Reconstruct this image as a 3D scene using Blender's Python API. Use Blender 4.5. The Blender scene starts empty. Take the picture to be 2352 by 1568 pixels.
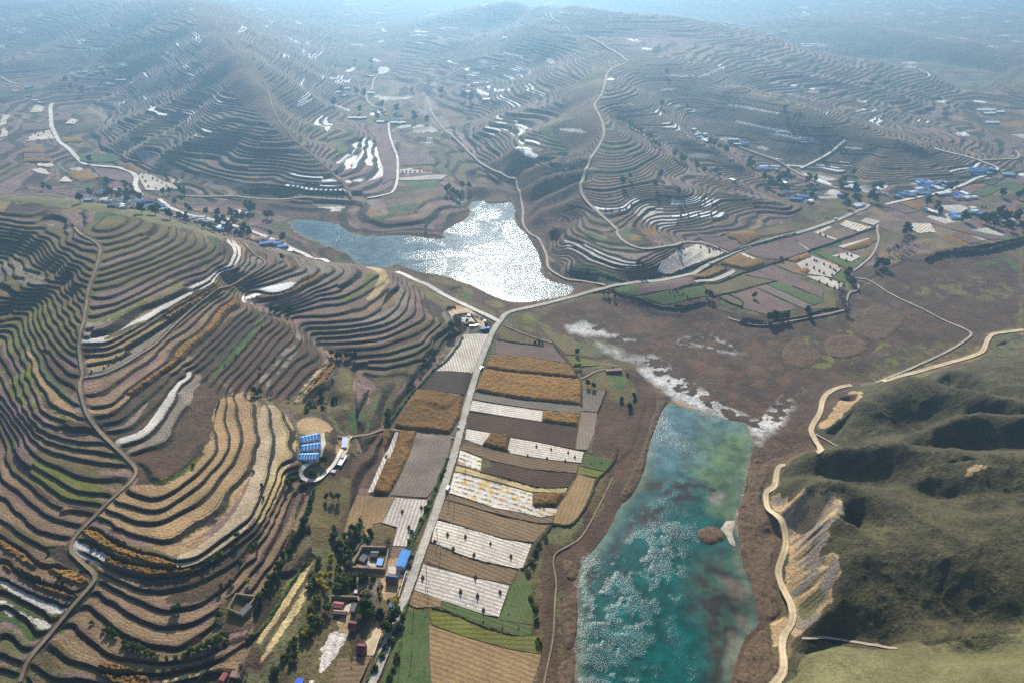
import bpy, bmesh, math, random
import numpy as np
from mathutils import Vector, Matrix
from mathutils.geometry import delaunay_2d_cdt

scene = bpy.context.scene
COL = scene.collection
random.seed(7)
rng = np.random.default_rng(11)

# ---------------------------------------------------------------- camera, sky, sun, exposure
HC = 360.0
PITCH = math.radians(31.0)
FPX = 1568.0                      # focal length in pixels of a 2352 px wide picture
CX, CY = 1176.0, 784.0
cam_d = bpy.data.cameras.new('camera')
cam_d.sensor_width = 36.0
cam_d.lens = 36.0 * FPX / 2352.0
cam_d.clip_start = 1.0
cam_d.clip_end = 40000.0
cam = bpy.data.objects.new('camera', cam_d)
COL.objects.link(cam)
cam.location = (0, 0, HC)
cam.rotation_euler = (math.pi / 2 - PITCH, 0, 0)
scene.camera = cam

SUN_EL = math.radians(33.0)
SUN_AZ = math.radians(-2.0)       # measured from +Y (view direction), positive to the right
world = bpy.data.worlds.new('World')
scene.world = world
world.use_nodes = True
wn = world.node_tree
bg = wn.nodes.get('Background') or wn.nodes.new('ShaderNodeBackground')
sky = wn.nodes.new('ShaderNodeTexSky')
sky.sky_type = 'NISHITA'
sky.sun_disc = False
sky.sun_elevation = SUN_EL
sky.sun_rotation = SUN_AZ
sky.air_density = 1.0
sky.dust_density = 1.5
sky.ozone_density = 1.6
wn.links.new(sky.outputs[0], bg.inputs[0])
bg.inputs[1].default_value = 0.085
sd = bpy.data.lights.new('sun', 'SUN')
sd.energy = 5.0
sd.angle = math.radians(0.55)
sd.color = (1.0, 0.94, 0.85)
sun = bpy.data.objects.new('sun', sd)
COL.objects.link(sun)
sdir = Vector((math.sin(SUN_AZ) * math.cos(SUN_EL), math.cos(SUN_AZ) * math.cos(SUN_EL), math.sin(SUN_EL)))
sun.rotation_euler = sdir.to_track_quat('Z', 'Y').to_euler()
sun.location = (0, 1500, 1500)
scene.view_settings.view_transform = 'Standard'
scene.view_settings.look = 'None'
scene.view_settings.exposure = 0.72
scene.view_settings.gamma = 1.0
scene.render.engine = 'CYCLES'
scene.cycles.max_bounces = 5
scene.cycles.diffuse_bounces = 2
scene.cycles.glossy_bounces = 2
scene.cycles.transmission_bounces = 2
scene.cycles.transparent_max_bounces = 6
scene.cycles.volume_bounces = 0
scene.cycles.sample_clamp_indirect = 1.2
scene.cycles.caustics_reflective = False
scene.cycles.caustics_refractive = False
scene.cycles.use_adaptive_sampling = False
scene.cycles.use_denoising = False

# ---------------------------------------------------------------- pixels and rays
cp, sp = math.cos(PITCH), math.sin(PITCH)
def ray_dir(u, v):
    a = (np.asarray(u, float) - CX) / FPX
    b = (CY - np.asarray(v, float)) / FPX
    return a, cp + b * sp, -sp + b * cp
def project(X, Y, Z):
    zc = Y * cp - (Z - HC) * sp
    yc = Y * sp + (Z - HC) * cp
    return CX + FPX * X / zc, CY - FPX * yc / zc
def at_z(u, v, z):
    a, b, c = ray_dir(u, v)
    k = (np.asarray(z, float) - HC) / c
    return a * k, b * k
SC = 1400.0 / 2352.0
K = 2352.0 / 4096.0
ORG = {k: (x, y, SC) for k, (x, y) in dict(A=(0, 0), B=(1350, 0), C=(2696, 0), D=(0, 900), E=(1350, 900), F=(2696, 900), G=(0, 1798), H=(1350, 1798), I=(2696, 1798)).items()}
ORG.update(J=(1350, 2150, .1913), K=(1350, 2400, .2111), L=(1150, 1650, .1913), M=(1750, 1200, .12755), N=(300, 740, .38265), P=(3150, 650, .4022), U=(0, 0, 1 / K))
def T(s):
    """'D 560,790 720,760 E 10,20' -> list of points; a letter names the part of the survey sheet the numbers count from, U = whole sheet."""
    out = []; ox = oy = 0.0; sc = 1.0
    for w in s.split():
        if w in ORG:
            ox, oy, sc = ORG[w][0] * K, ORG[w][1] * K, ORG[w][2] * K
        else:
            a, b = w.split(','); out.append((ox + float(a) * sc, oy + float(b) * sc))
    return out
def resample(P, step):
    P = np.array(P, float)
    if len(P) == 1: return P
    d = np.hypot(*(P[1:] - P[:-1]).T); L = np.concatenate([[0], np.cumsum(d)])
    n = max(2, int(L[-1] / step) + 1)
    s = np.linspace(0, L[-1], n)
    return np.stack([np.interp(s, L, P[:, i]) for i in range(P.shape[1])], 1)

# ---------------------------------------------------------------- survey of heights: (height in metres, line on the sheet)
Y0 = HC * math.tan(PITCH)
def q_of(X, Y):
    t = Y + Y0
    return np.arctan2(X, t), np.log(np.hypot(X, t))
cx_, cy_, cz_ = [], [], []
def addw(X, Y, z):
    cx_.append(float(X)); cy_.append(float(Y)); cz_.append(float(z))
def line(z, s, step=30.0, z2=None, back=None):
    P = resample(T(s), step)
    n = len(P)
    for i, (u, v) in enumerate(P):
        zz = z if z2 is None else z + (z2 - z) * i / max(1, n - 1)
        X, Y = at_z(u, v, zz)
        addw(X, Y, zz)
        if back:
            for (k, dz) in back:
                r = math.hypot(X, Y); addw(X * (r + k) / r, Y * (r + k) / r, zz + dz)
def prof(s, zs, step=30.0, back=None):
    """polyline with a height given at each of its points"""
    P = [(p[0], p[1], z) for p, z in zip(T(s), zs)]
    for (u, v, zz) in resample(P, step):
        X, Y = at_z(u, v, zz); addw(X, Y, zz)
        if back:
            for (k, dz) in back:
                r = math.hypot(X, Y); addw(X * (r + k) / r, Y * (r + k) / r, zz + dz)
TOP, DZ = 95.0, 2.25
def zi(i): return TOP - DZ * i
# near hill, right of the ridge path
R = {1: 'D 545,60 640,85 760,85 880,55 915,25',
 3: 'D 680,180 850,150 1050,65',
 5: 'D 650,300 950,210 1130,120 1180,80',
 8: 'D 610,430 800,400 1100,280 1300,200 1380,120',
 10: 'D 590,565 800,530 1150,350 1420,250 1500,160',
 12: 'D 555,715 680,690 900,560 1200,430 1500,300 1560,200',
 14: 'D 550,805 760,790 1000,650 1300,480 1600,320 1640,220 1580,130',
 16: 'D 560,880 740,860 1000,720 1130,620 1400,470 1630,310 1670,220',
 18: 'D 575,1025 750,1000 1000,850 1300,600 1500,440 1780,280 1780,240',
 19: 'D 560,1150 720,1130 900,980 1200,740 1550,450',
 20: 'D 580,1215 760,1200 930,1080 1250,790 1590,470',
 21: 'D 590,1290 750,1270 930,1110 1200,930 1630,520',
 22: 'D 620,1345 800,1320 1000,1160 1230,980 1680,560',
 23: 'D 690,1400 900,1360 1060,1200 1170,1030',
 23.6: 'D 1290,990 1720,580',
 24: 'D 780,1490 980,1430 1100,1300 1250,990',
 24.9: 'D 1390,1020 1800,600',
 25: 'D 850,1560 1100,1460 1240,1250 1330,1010',
 27: 'D 1500,1050 1880,650',
 29: 'D 1620,1070 1960,680',
 31: 'D 1720,1110 2050,760',
 33: 'D 1850,1165 2140,850',
 35: 'D 2010,1200 2270,930'}
for i, s in R.items(): line(zi(i), s)
Lb = {27: 'G 840,290 960,325 1150,300 1350,150 1450,0 D 1440,1330 1480,1160',
 28: 'G 760,350 900,390 1100,410 1330,260 1500,80 D 1530,1450 1525,1300 1500,1165',
 29: 'G 700,410 900,480 1100,490 1350,370 1550,130 D 1610,1430 1600,1300 1560,1165',
 29.7: 'G 770,520 950,560 1150,570 1400,430 1600,180 D 1690,1450 1680,1300 1640,1180',
 30.3: 'G 640,480 960,625 1200,640 1380,560 1560,400 1720,130 D 1765,1430 1750,1300 1720,1190',
 31.6: 'G 560,590 850,720 1180,790 1320,770 1500,650 1700,480 1800,300 1900,0 D 1890,1350 1840,1230',
 33: 'G 480,680 680,780 1000,880 1290,830 1560,680 1770,510 1900,230',
 34: 'G 640,790 900,950 1100,1000 1400,880 1700,700',
 35: 'G 660,880 900,1010 1100,1100 1350,1060 1560,900 1750,620 1960,200',
 36: 'G 610,960 850,1110 1080,1200 1300,1180 1500,1060 1650,900 1800,700 2010,240',
 37: 'G 530,1050 800,1230 1000,1310 1200,1340 1430,1200 1700,950 1850,750 2090,240',
 38: 'G 420,1170 700,1350 950,1430 1300,1430 1650,1260',
 39: 'G 310,1280 550,1450 800,1510 1100,1500 1650,1370',
 40: 'G 180,1430 400,1540 700,1567'}
for i, s in Lb.items(): line(zi(i), s)
# left of the ridge path
Lf = {3.6: 'D 660,220 560,190 480,150 420,60 380,0',
 5: 'D 630,300 560,260 470,220 400,190 330,110 200,60 0,20',
 7: 'D 600,385 530,330 440,300 360,230 300,150 170,110 0,80',
 8.5: 'D 570,460 510,420 460,330 300,260 290,180 180,120 0,100',
 11.5: 'D 560,640 500,540 480,430 430,360 340,320 190,280 170,200 0,170',
 12: 'D 540,700 450,560 420,470 360,420 200,420 140,380 100,300 70,220 0,200',
 14: 'D 530,790 430,670 380,570 350,490 300,450 250,465 170,460 60,380 20,260',
 15.4: 'D 525,850 400,760 330,640 290,500 270,475 170,500 0,470',
 17: 'D 530,960 420,900 330,800 250,620 230,500 150,545 0,560',
 18.5: 'D 545,1080 400,1000 300,850 200,650 160,560 0,610',
 20: 'D 560,1200 430,1150 270,1000 220,800 120,620',
 21.6: 'D 590,1330 500,1340 330,1230 180,1000 100,720 80,620',
 23: 'D 640,1390 400,1360 240,1300 150,1050 60,850 30,650',
 24: 'D 700,1470 500,1460 270,1400 120,1200 50,1000 0,880',
 25.3: 'D 800,1567 500,1510 250,1430 80,1190 0,1100',
 26.4: 'G 910,160 700,130 350,40 250,0 D 200,1430 60,1250 0,1180',
 27.3: 'G 800,270 600,220 300,120 170,20',
 28.2: 'G 720,330 500,280 300,170 190,110 100,20',
 29.6: 'G 640,400 450,370 300,300 170,180 70,80 D 60,1500 0,1330',
 31: 'G 530,510 350,440 160,330 0,190',
 32.6: 'G 430,640 250,590 100,490 0,400',
 34.3: 'G 600,880 450,860 300,790 100,650 0,590',
 35.2: 'G 520,990 300,930 0,760',
 36: 'G 480,1050 250,990 0,850',
 37: 'G 380,1150 200,1040 0,940',
 38.2: 'G 270,1250 100,1150 0,1090',
 40: 'G 180,1420 0,1360', 41.5: 'G 0,1500 150,1550'}
for i, s in Lf.items(): line(zi(i), s)
# hill crown and its far side
CREST = ('A 0,1310 350,1325 700,1370 1000,1420 D 1350,40 1600,105 1780,205 2000,215 2200,262 E 60,268 200,275 350,300',
     [78, 86, 87, 83, 74, 64, 55, 45, 36, 31, 23, 12])
prof(*CREST, back=[(22, -7), (55, -22), (100, -40)])
line(92.5, 'A 500,1440 640,1400')
line(90, 'A 300,1450 450,1380')
# eastern spur
Es = {19.5: 'D 1530,430 1700,370 1850,300 1900,270',
 21.5: 'D 1560,440 1800,380 2030,300 1960,240', 22.5: 'D 1620,460 1900,400 2110,310 2060,275',
 23.5: 'D 1650,515 1900,480 2180,350 2200,310', 24.5: 'D 1740,540 2000,480 2290,310 2230,265',
 26: 'E 0,400 90,330', 27: 'D 1850,590 2130,480 E 0,460 160,360 170,300', 29: 'D 1930,600 2200,545 E 0,545 150,500 280,400 350,350 330,310',
 30: 'D 1960,640 2150,620 E 0,600 200,560 300,470 400,400', 31: 'E 0,645 150,630 330,550 410,450 410,370',
 32.4: 'D 2060,720 E 0,700 200,680 390,610 455,530 440,400', 34: 'D 2110,780 E 0,760 300,720 500,620 530,560 510,450',
 35: 'E 0,800 300,770 530,660 580,560 540,400', 36: 'D 2180,830 E 0,835 250,835 450,760 630,650 610,560',
 37: 'E 180,890 400,850 560,790 700,650', 38: 'E 150,925 400,910 600,830 740,650', 39: 'E 130,965 350,970 550,900 660,790',
 40: 'E 150,1000 300,1040 560,970'}
for i, s in Es.items(): line(zi(i), s)
# valley between the hill and the road
line(22, 'D 2000,1350 2000,1500 G 2010,100'); line(19, 'D 2200,1400 2200,1500 2150,1250')
line(14, 'D 2300,1000 2300,1250'); line(9, 'E 0,1200 50,1350 0,1500'); line(8, 'E 300,1250 300,1400 200,1500')
line(12, 'G 2200,100 2150,300 2100,500'); line(8, 'G 2050,750 1850,1150 1700,1400'); line(6, 'G 2200,700 2100,1000 2000,1300 1900,1500')
line(3, 'H 200,300 100,500 0,800 50,1100 0,1450'); line(8, 'E 400,1050 560,900'); line(3, 'E 700,800 640,1000 520,1150 400,1330 300,1480')
line(9, 'G 1500,1250 1700,1150'); line(6,'G 1600,1560 1750,1450')
line(4, 'E 850,750 780,900 650,1120'); line(6, 'E 600,400 700,500 780,600')
line(1, 'U 850,1600 905,1440 975,1250 1045,1040 1090,870 1135,755 1150,730')
line(1, 'E 1130,590 1400,520 1800,420 2100,390 F 150,310 600,110 1010,0')
line(2, 'E 420,325 640,430 880,560')
line(-1, 'H 1380,60 1300,400 1200,700 1100,1100'); line(-1, 'E 1300,900 1500,1300 1800,1100 1300,700')
line(0, 'H 700,1300 1000,1500'); line(-3, 'H 1400,500 1380,900 1400,1500 E 1950,1400 1900,1100 2000,1000')
line(-3, 'H 1600,1500 1600,900 1700,700 1950,300 E 2060,1500 2140,1250 2200,1160')
line(-4, 'H 1900,1500 2100,900 2200,400 E 2300,1350')
line(-2, 'E 1500,600 1700,800 2000,900 2300,900 1800,500 2200,600'); line(-2, 'F 500,900 1000,900 1500,600 2000,500 2300,300')
line(-2, 'F 300,1200 700,1050 1200,950 1800,800'); line(-2, 'F 700,1400 850,1250')
line(-4, 'I 100,100 100,800 50,1400'); line(-3, 'I 450,300 600,800 500,1300 520,1500')
line(-2, 'U 680,515 800,560 1000,600 1190,680 1300,660'); line(-2, 'U 1230,560 1120,470 1090,600')
line(-1, 'E 700,350 950,480 1250,560 1600,400')
line(0, 'F 300,400 700,350 1000,450 600,150 1100,50 1500,100'); line(0, 'C 1400,1500 1800,1450 2300,1500 2200,1250')
line(1, 'F 1700,100 2300,50'); line(2, 'C 1000,1450 1300,1420 900,1320')
# eastern eroded hills
line(3, 'I 650,1567 740,1450 735,1330 740,1220 810,1110 800,1020 730,900 705,820 755,650 745,560 650,330 620,260 690,150 740,110')
line(3, 'F 960,1560 985,1530 915,1390 980,1270 1060,1115 1190,1085')
line(2, 'F 1400,1060 1660,985 1900,920 2060,865 2130,740 2352,705')
CR = [(14, -5), (30, -12)]
prof('F 1270,1120 1500,1065 1800,1095 2100,1150 2352,1200', [16, 32, 42, 52, 60], back=CR)
line(12, 'F 2150,900 2352,880'); prof('F 1800,980 2100,930 2352,990', [14, 26, 40])
prof('F 1650,1060 2000,1080 2300,1110', [20, 32, 44])
prof('F 1150,1430 1400,1460 1700,1400', [12, 20, 30]); prof('F 1180,1230 1270,1200', [16, 24]); prof('F 1000,1330 1100,1400', [4, 9])
prof('F 1650,1430 1900,1335 2150,1310 2352,1320', [34, 48, 56, 66], back=CR)
prof('F 1650,1500 2000,1480 2352,1430', [32, 42, 56])
prof('I 760,105 900,70 1100,45 1400,35 1800,60 2100,60 2352,60', [8, 18, 30, 42, 54, 62, 70], back=CR)
prof('F 1100,1500 1300,1540', [8, 20])
prof('I 1400,110 1700,190 2000,250', [36, 46, 56]); prof('I 800,200 1000,190 1250,270', [6, 16, 34])
prof('I 1350,290 1700,240 2000,330 2352,300', [38, 46, 54, 64])
prof('I 700,235 900,212 1060,230 1300,315 1500,380 1750,435 2050,465 2352,440', [11, 22, 30, 42, 48, 54, 61, 68], back=CR)
prof('I 1350,330 1700,310 2000,390 2300,385', [40, 47, 55, 64])
prof('I 690,290 850,285 1060,305 1130,380 1130,440', [20, 32, 44, 50, 50])
prof('I 690,330 760,480 800,600', [6, 7, 7]); prof('I 800,330 900,420 950,500', [20, 22, 22]);
prof('I 1040,560 1100,700 1100,800 1060,1000', [38, 40, 39, 33]); prof('I 800,750 800,900 850,1050', [8, 8, 10]); prof('I 950,700 950,900', [26, 24])
prof('I 1180,500 1280,480', [37, 40]); prof('I 1050,1010 950,1100 820,1200', [36, 24, 10])
prof('I 1300,600 1700,700 2200,800', [46, 56, 66]); prof('I 1300,900 1800,950 2300,1050', [38, 48, 59])
prof('I 800,1260 1100,1290 1350,1330 1650,1320 1900,1260 2352,1215', [5, 15, 25, 36, 46, 57])
prof('I 1150,1150 1500,1150 1900,1150 2300,1150', [25, 34, 44, 54])
prof('I 800,1370 1100,1320 1400,1360 1800,1320 2200,1290 2352,1290', [8, 20, 30, 40, 50, 56])
prof('I 900,1500 1400,1480 1900,1450 2352,1420', [20, 40, 56, 66]); prof('I 1100,1600 1800,1600 2352,1600', [36, 60, 78])
# middle western mountain
prof('A 1230,12 1400,150 1540,350 1640,500 1790,600 1850,800 2000,950 2150,1080 2300,1220 2340,1310',
     [172, 158, 142, 122, 98, 70, 48, 33, 19, 9], step=16)
prof('A 100,12 500,6 800,8 1100,8 1230,12', [60, 90, 120, 158, 172])
prof('A 1230,12 1420,35 1650,85 1850,115 2100,150', [172, 152, 118, 84, 44])
line(12, 'A 780,850 830,940 960,1005 1100,1060 1260,1150 1500,1200 1650,1235 1900,1260', step=16)
line(3, 'A 770,885 820,965 945,1060 1110,1125 1270,1200 1480,1275 1600,1320 1900,1335', step=16)
prof('A 2000,1345 2340,1345 B 100,1400 100,1500 300,1520 650,1500 720,1430', [4, 4, 4, 3, 4, 4, 3])
for z, s in [(125, 'A 1000,200'), (80, 'A 800,300'), (20, 'A 550,400'), (15, 'A 850,430'), (48, 'A 1000,500'), (12, 'A 650,620'), (17, 'A 900,650'),
             (112, 'A 1300,400'), (92, 'A 1300,520'), (30, 'A 1000,700'), (42, 'A 1300,800'), (76, 'A 1500,720'), (25, 'A 1500,1050'), (19, 'A 1100,950'), (27, 'A 1750,1100'),
             (16, 'A 1850,1190'), (50, 'A 1700,950'), (84, 'A 1650,700'), (98, 'A 1480,560'),
             (74, 'A 2000,450'), (15, 'A 2300,560'), (98, 'A 1850,420'), (60, 'A 2100,330'), (70, 'A 1950,250'), (110, 'A 1700,200'), (20, 'B 20,450'), (14, 'B 60,620'), (14, 'B 330,700'),
             (15, 'B 100,200'), (15, 'B 300,450'), (12, 'B 600,560'), (10, 'B 640,740'), (14, 'A 2250,700'), (25, 'A 2150,800'), (50, 'A 1950,780'), (68, 'A 1880,680'), (26, 'B 0,850'),
             (31, 'A 2100,950'), (20, 'A 0,600'), (14, 'A 0,900'), (10, 'A 0,1150'), (6, 'A 400,800'), (5, 'A 400,1000'), (4, 'A 500,1250'), (4, 'A 700,1200'), (3, 'A 1000,1350'), (2, 'A 1300,1420'),
             (3, 'A 750,800'), (2, 'A 900,1000'), (2, 'A 1200,1220'), (1, 'A 1600,1400'), (2, 'D 1500,0'), (2, 'D 1990,190'), (6, 'A 500,520'), (15, 'A 300,300'), (48, 'A 100,100'), (26, 'A 150,420'), (8, 'A 50,500'),
             (70, 'A 500,40'), (90, 'A 850,20'), (8, 'A 200,700'), (4, 'A 150,1250'),(10,'A 250,560')]:
    line(z, s)
line(26, 'A 2180,1080 2330,1010 B 60,960 110,880 60,830'); line(14, 'B 0,1215 150,1215 280,1170 290,1050 250,930 180,870')
line(8, 'B 370,850 400,1050 420,1290 550,1100 650,950 700,1150 800,1330'); line(5, 'B 300,1500 600,1500'); line(4, 'B 850,1250 1000,1250')
prof('B 600,560 640,740 800,950 950,1100 1180,1240', [11, 8, 4, 2, 0])
# central mountain with the ridge road
prof('B 1560,38 1410,90 1480,160 1560,210 1800,320 1950,420 1810,480 1770,650 1715,710 1795,900 1700,1080 1620,1300 1730,1400 1900,1560',
     [170, 150, 136, 130, 119, 112, 107, 95, 86, 70, 52, 34, 29, 22], step=16)
prof('B 1200,15 1330,45', [142, 140], back=[(150, -25), (300, -60)])
prof('B 1560,35 1700,65 2000,85 2262,110 C 250,150 560,220 1000,350 1350,410 1700,480 2050,660', [170, 162, 152, 140, 124, 105, 72, 50, 30, 8], step=30, back=[(200, -40), (420, -80)])
for z, s in [(20, 'B 700,450'), (24, 'B 850,510'), (22, 'B 900,620'), (20, 'B 1050,720'), (6, 'B 900,800'), (20, 'B 950,900'), (34, 'B 1200,930'), (44, 'B 1150,450'), (66, 'B 1400,420'),
             (96, 'B 1600,300'), (70, 'B 1500,600'), (86, 'B 1650,560'), (54, 'B 1500,780'), (42, 'B 1350,850'), (41, 'B 1480,1000'), (45, 'B 1600,1000'), (15, 'B 1300,1200'), (25, 'B 1420,1220'),
             (33, 'B 1530,1180'), (7, 'B 1300,1350'), (20, 'B 1500,1350'), (13, 'B 1500,1500'), (2, 'B 1180,1260'), (1, 'B 1260,1450'), (4, 'E 1300,20'), (9, 'E 1400,40'), (3, 'E 1430,250'), (44, 'B 1180,780'),
             (60, 'B 900,250'), (30, 'B 400,330'), (90, 'B 1200,150'), (110, 'B 1350,160'), (20, 'B 250,100'), (12, 'B 980,1010'), (26, 'B 1180,1080'), (50, 'B 1200,600')]:
    line(z, s)
line(8, 'E 1550,285 1750,310 1960,395 2200,380 2352,330'); line(14, 'E 1480,110 1600,150 1800,260 2000,300 2130,260')
line(19, 'E 1560,30 1700,130 1850,180 2000,205 2200,150'); line(4, 'E 1600,340 1500,260')
line(29, 'B 1740,1410 1900,1415 2010,1345'); line(14, 'B 2140,1510 2290,1500 2352,1480'); line(22, 'B 2010,1440 2100,1380 2352,1380')
prof('B 1920,830 2150,950 2352,1080 C 60,1060 300,1150 600,1210', [60, 46, 34, 30, 20, 11])
prof('B 2060,560 2150,750 C 0,850 280,1010 470,1130 520,1175', [88, 72, 58, 34, 22, 14])
prof('C 80,730 150,850 220,960 330,1010 560,1180 850,1250', [56, 38, 27, 22, 12, 7])
prof('C -50,440 100,480 300,560 750,770 1200,880 1550,950 1700,1010 2000,1100 2150,1150', [110, 103, 88, 66, 50, 38, 28, 11, 4])
for z, s in [(20, 'C 460,970'), (9, 'C 850,1120'), (6, 'C 1290,1220'), (5, 'C 1700,1200'), (4, 'C 2000,1180'), (118, 'C 0,250'), (60, 'C 600,650'), (42, 'C 1200,800'), (6, 'C 2050,880'), (3, 'C 2120,720'),
             (56, 'C 1000,600'), (32, 'C 1400,700'), (24, 'C 1750,580'), (3, 'C 2352,900'), (2, 'C 2352,1050'), (45, 'C 300,800'), (30, 'C 700,970'), (26, 'C 1080,1010'), (100, 'C 300,420'), (80, 'C 700,500'),
             (21, 'C 0,1400'), (32, 'C 0,1200'), (14, 'C 300,1400'), (20, 'C 380,1240'), (6, 'C 640,1440'), (8, 'C 880,1390'), (9, 'C 0,1540'), (6, 'C 500,1540'), (4, 'C 700,1300'), (34,'B 2300,1300'), (26,'C 400,1100'), (6,'C 600,1250')]:
    line(z, s)
# far country
for z, s in [(4, 'C 1050,355'), (4, 'C 1700,462'), (4, 'C 2150,600'), (46, 'C 1500,190'), (66, 'C 900,110'), (20, 'C 1900,350'), (10, 'C 2200,500'), (12, 'C 2300,300'), (30, 'C 2100,60'), (0, 'C 400,150'), (0, 'C 100,60'), (40, 'C 1200,230')]:
    line(z, s)
for th in np.radians(np.arange(-38, 39, 7)):
    for r, z in ((4600, 20), (6200, 60), (9000, 90), (14000, 120)):
        addw(r * math.sin(th), r * math.cos(th), z + 30 * math.sin(th * 9 + r * .001))
for th in (-52, -44, 44, 52):
    for r in (330, 500, 800, 1300, 2200): 
        z = (40 if th < 0 else 70) if r < 900 else 25
        addw(r * math.sin(math.radians(th)), r * math.cos(math.radians(th)) - 100, z)
cx_, cy_, cz_ = map(np.array, (cx_, cy_, cz_))

# thin plate surface through the survey, in log-polar coordinates
def tps_fit(P, z, lam):
    n = len(P)
    d2 = ((P[:, None] - P[None]) ** 2).sum(-1)
    Km = 0.5 * d2 * np.log(d2 + 1e-12)
    A = np.zeros((n + 3, n + 3))
    A[:n, :n] = Km + lam * np.eye(n)
    A[:n, n] = 1; A[:n, n + 1:] = P; A[n, :n] = 1; A[n + 1:, :n] = P.T
    return np.linalg.solve(A, np.concatenate([z, [0, 0, 0]]))
def tps_eval(P, w, Q):
    out = np.empty(len(Q)); n = len(P)
    for i in range(0, len(Q), 6000):
        q = Q[i:i + 6000]
        d2 = (q[:, None, 0] - P[None, :, 0]) ** 2 + (q[:, None, 1] - P[None, :, 1]) ** 2
        out[i:i + 6000] = (0.5 * d2 * np.log(d2 + 1e-12)) @ w[:n] + w[n] + q @ w[n + 1:]
    return out
qa, ql = q_of(cx_, cy_)
ok = np.abs(qa) < math.radians(58)
CP = np.stack([qa, ql], 1)[ok]
CZ = cz_[ok]
wts = tps_fit(CP, CZ, 6e-5)
NA, NL = 360, 460
GA = np.linspace(math.radians(-60), math.radians(60), NA)
GL = np.linspace(math.log(300.0), math.log(15000.0), NL)
ga, gl = np.meshgrid(GA, GL, indexing='ij')
BASE = tps_eval(CP, wts, np.stack([ga.ravel(), gl.ravel()], 1)).reshape(NA, NL)
BASE = np.clip(BASE, -14, 230)
def base_h(X, Y):
    a, l = q_of(X, Y)
    fa = np.clip((a - GA[0]) / (GA[1] - GA[0]), 0, NA - 1.001); fl = np.clip((l - GL[0]) / (GL[1] - GL[0]), 0, NL - 1.001)
    ia = fa.astype(int); il = fl.astype(int); fa = fa - ia; fl = fl - il
    # smooth (Catmull-Rom) interpolation
    def wgt(t): return (-.5 * t + t * t - .5 * t ** 3, 1 - 2.5 * t * t + 1.5 * t ** 3, .5 * t + 2 * t * t - 1.5 * t ** 3, -.5 * t * t + .5 * t ** 3)
    wa, wl = wgt(fa), wgt(fl)
    out = 0
    for i in range(4):
        ii = np.clip(ia + i - 1, 0, NA - 1); row = 0
        for j in range(4):
            row = row + wl[j] * BASE[ii, np.clip(il + j - 1, 0, NL - 1)]
        out = out + wa[i] * row
    return out

# ---------------------------------------------------------------- numeric helpers
def _hash(i, j, s):
    h = (i.astype(np.int64) * 374761393 + j.astype(np.int64) * 668265263 + s * 974711) & 0xffffffff
    h = ((h ^ (h >> 13)) * 1274126177) & 0xffffffff
    return ((h ^ (h >> 16)) & 0xffff) / 65535.0
def vnoise(x, y, s=0):
    i = np.floor(x); j = np.floor(y); fx = x - i; fy = y - j
    fx = fx * fx * (3 - 2 * fx); fy = fy * fy * (3 - 2 * fy)
    i = i.astype(np.int64); j = j.astype(np.int64)
    a = _hash(i, j, s); b = _hash(i + 1, j, s); c = _hash(i, j + 1, s); d = _hash(i + 1, j + 1, s)
    return (a + (b - a) * fx) * (1 - fy) + (c + (d - c) * fx) * fy
def fbm(x, y, o=3, s=0):
    t = 0; a = .5
    for k in range(o):
        t = t + a * vnoise(x, y, s + k * 17); x = x * 2.03 + 5.1; y = y * 2.03 - 3.7; a *= .5
    return t / (1 - .5 ** o)
def sstep(a, b, x):
    t = np.clip((x - a) / (b - a), 0, 1); return t * t * (3 - 2 * t)
def inpoly(X, Y, P):
    P = np.asarray(P, float)
    m = (X >= P[:, 0].min()) & (X <= P[:, 0].max()) & (Y >= P[:, 1].min()) & (Y <= P[:, 1].max())
    out = np.zeros(X.shape, bool)
    idx = np.nonzero(m)
    if len(idx[0]) == 0: return out
    x = X[idx]; y = Y[idx]; c = np.zeros(len(x), bool)
    for k in range(len(P)):
        x1, y1 = P[k - 1]; x2, y2 = P[k]
        if y1 == y2: continue
        c ^= ((y1 > y) != (y2 > y)) & (x < (x2 - x1) * (y - y1) / (y2 - y1) + x1)
    out[idx] = c
    return out
def dist_poly(X, Y, P, dmax, closed=False):
    """distance to a polyline, only exact below dmax"""
    D = np.full(X.shape, dmax, float)
    P = np.asarray(P, float)
    pairs = [(P[k], P[k + 1]) for k in range(len(P) - 1)]
    if closed: pairs.append((P[-1], P[0]))
    m0 = (X > P[:, 0].min() - dmax) & (X < P[:, 0].max() + dmax) & (Y > P[:, 1].min() - dmax) & (Y < P[:, 1].max() + dmax)
    I = np.nonzero(m0.ravel())[0]
    if len(I) == 0: return D
    Xr = X.ravel()[I]; Yr = Y.ravel()[I]; Dr = np.full(len(I), dmax, float)
    for a, b in pairs:
        x0, x1 = min(a[0], b[0]) - dmax, max(a[0], b[0]) + dmax
        y0, y1 = min(a[1], b[1]) - dmax, max(a[1], b[1]) + dmax
        J = np.nonzero((Xr > x0) & (Xr < x1) & (Yr > y0) & (Yr < y1))[0]
        if len(J) == 0: continue
        px = Xr[J] - a[0]; py = Yr[J] - a[1]; bx, by = b[0] - a[0], b[1] - a[1]
        h = np.clip((px * bx + py * by) / (bx * bx + by * by + 1e-9), 0, 1)
        Dr[J] = np.minimum(Dr[J], np.hypot(px - bx * h, py - by * h))
    D.ravel()[I] = Dr
    return D
_KS = np.exp(np.linspace(math.log(170), math.log(11000), 700))
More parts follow.
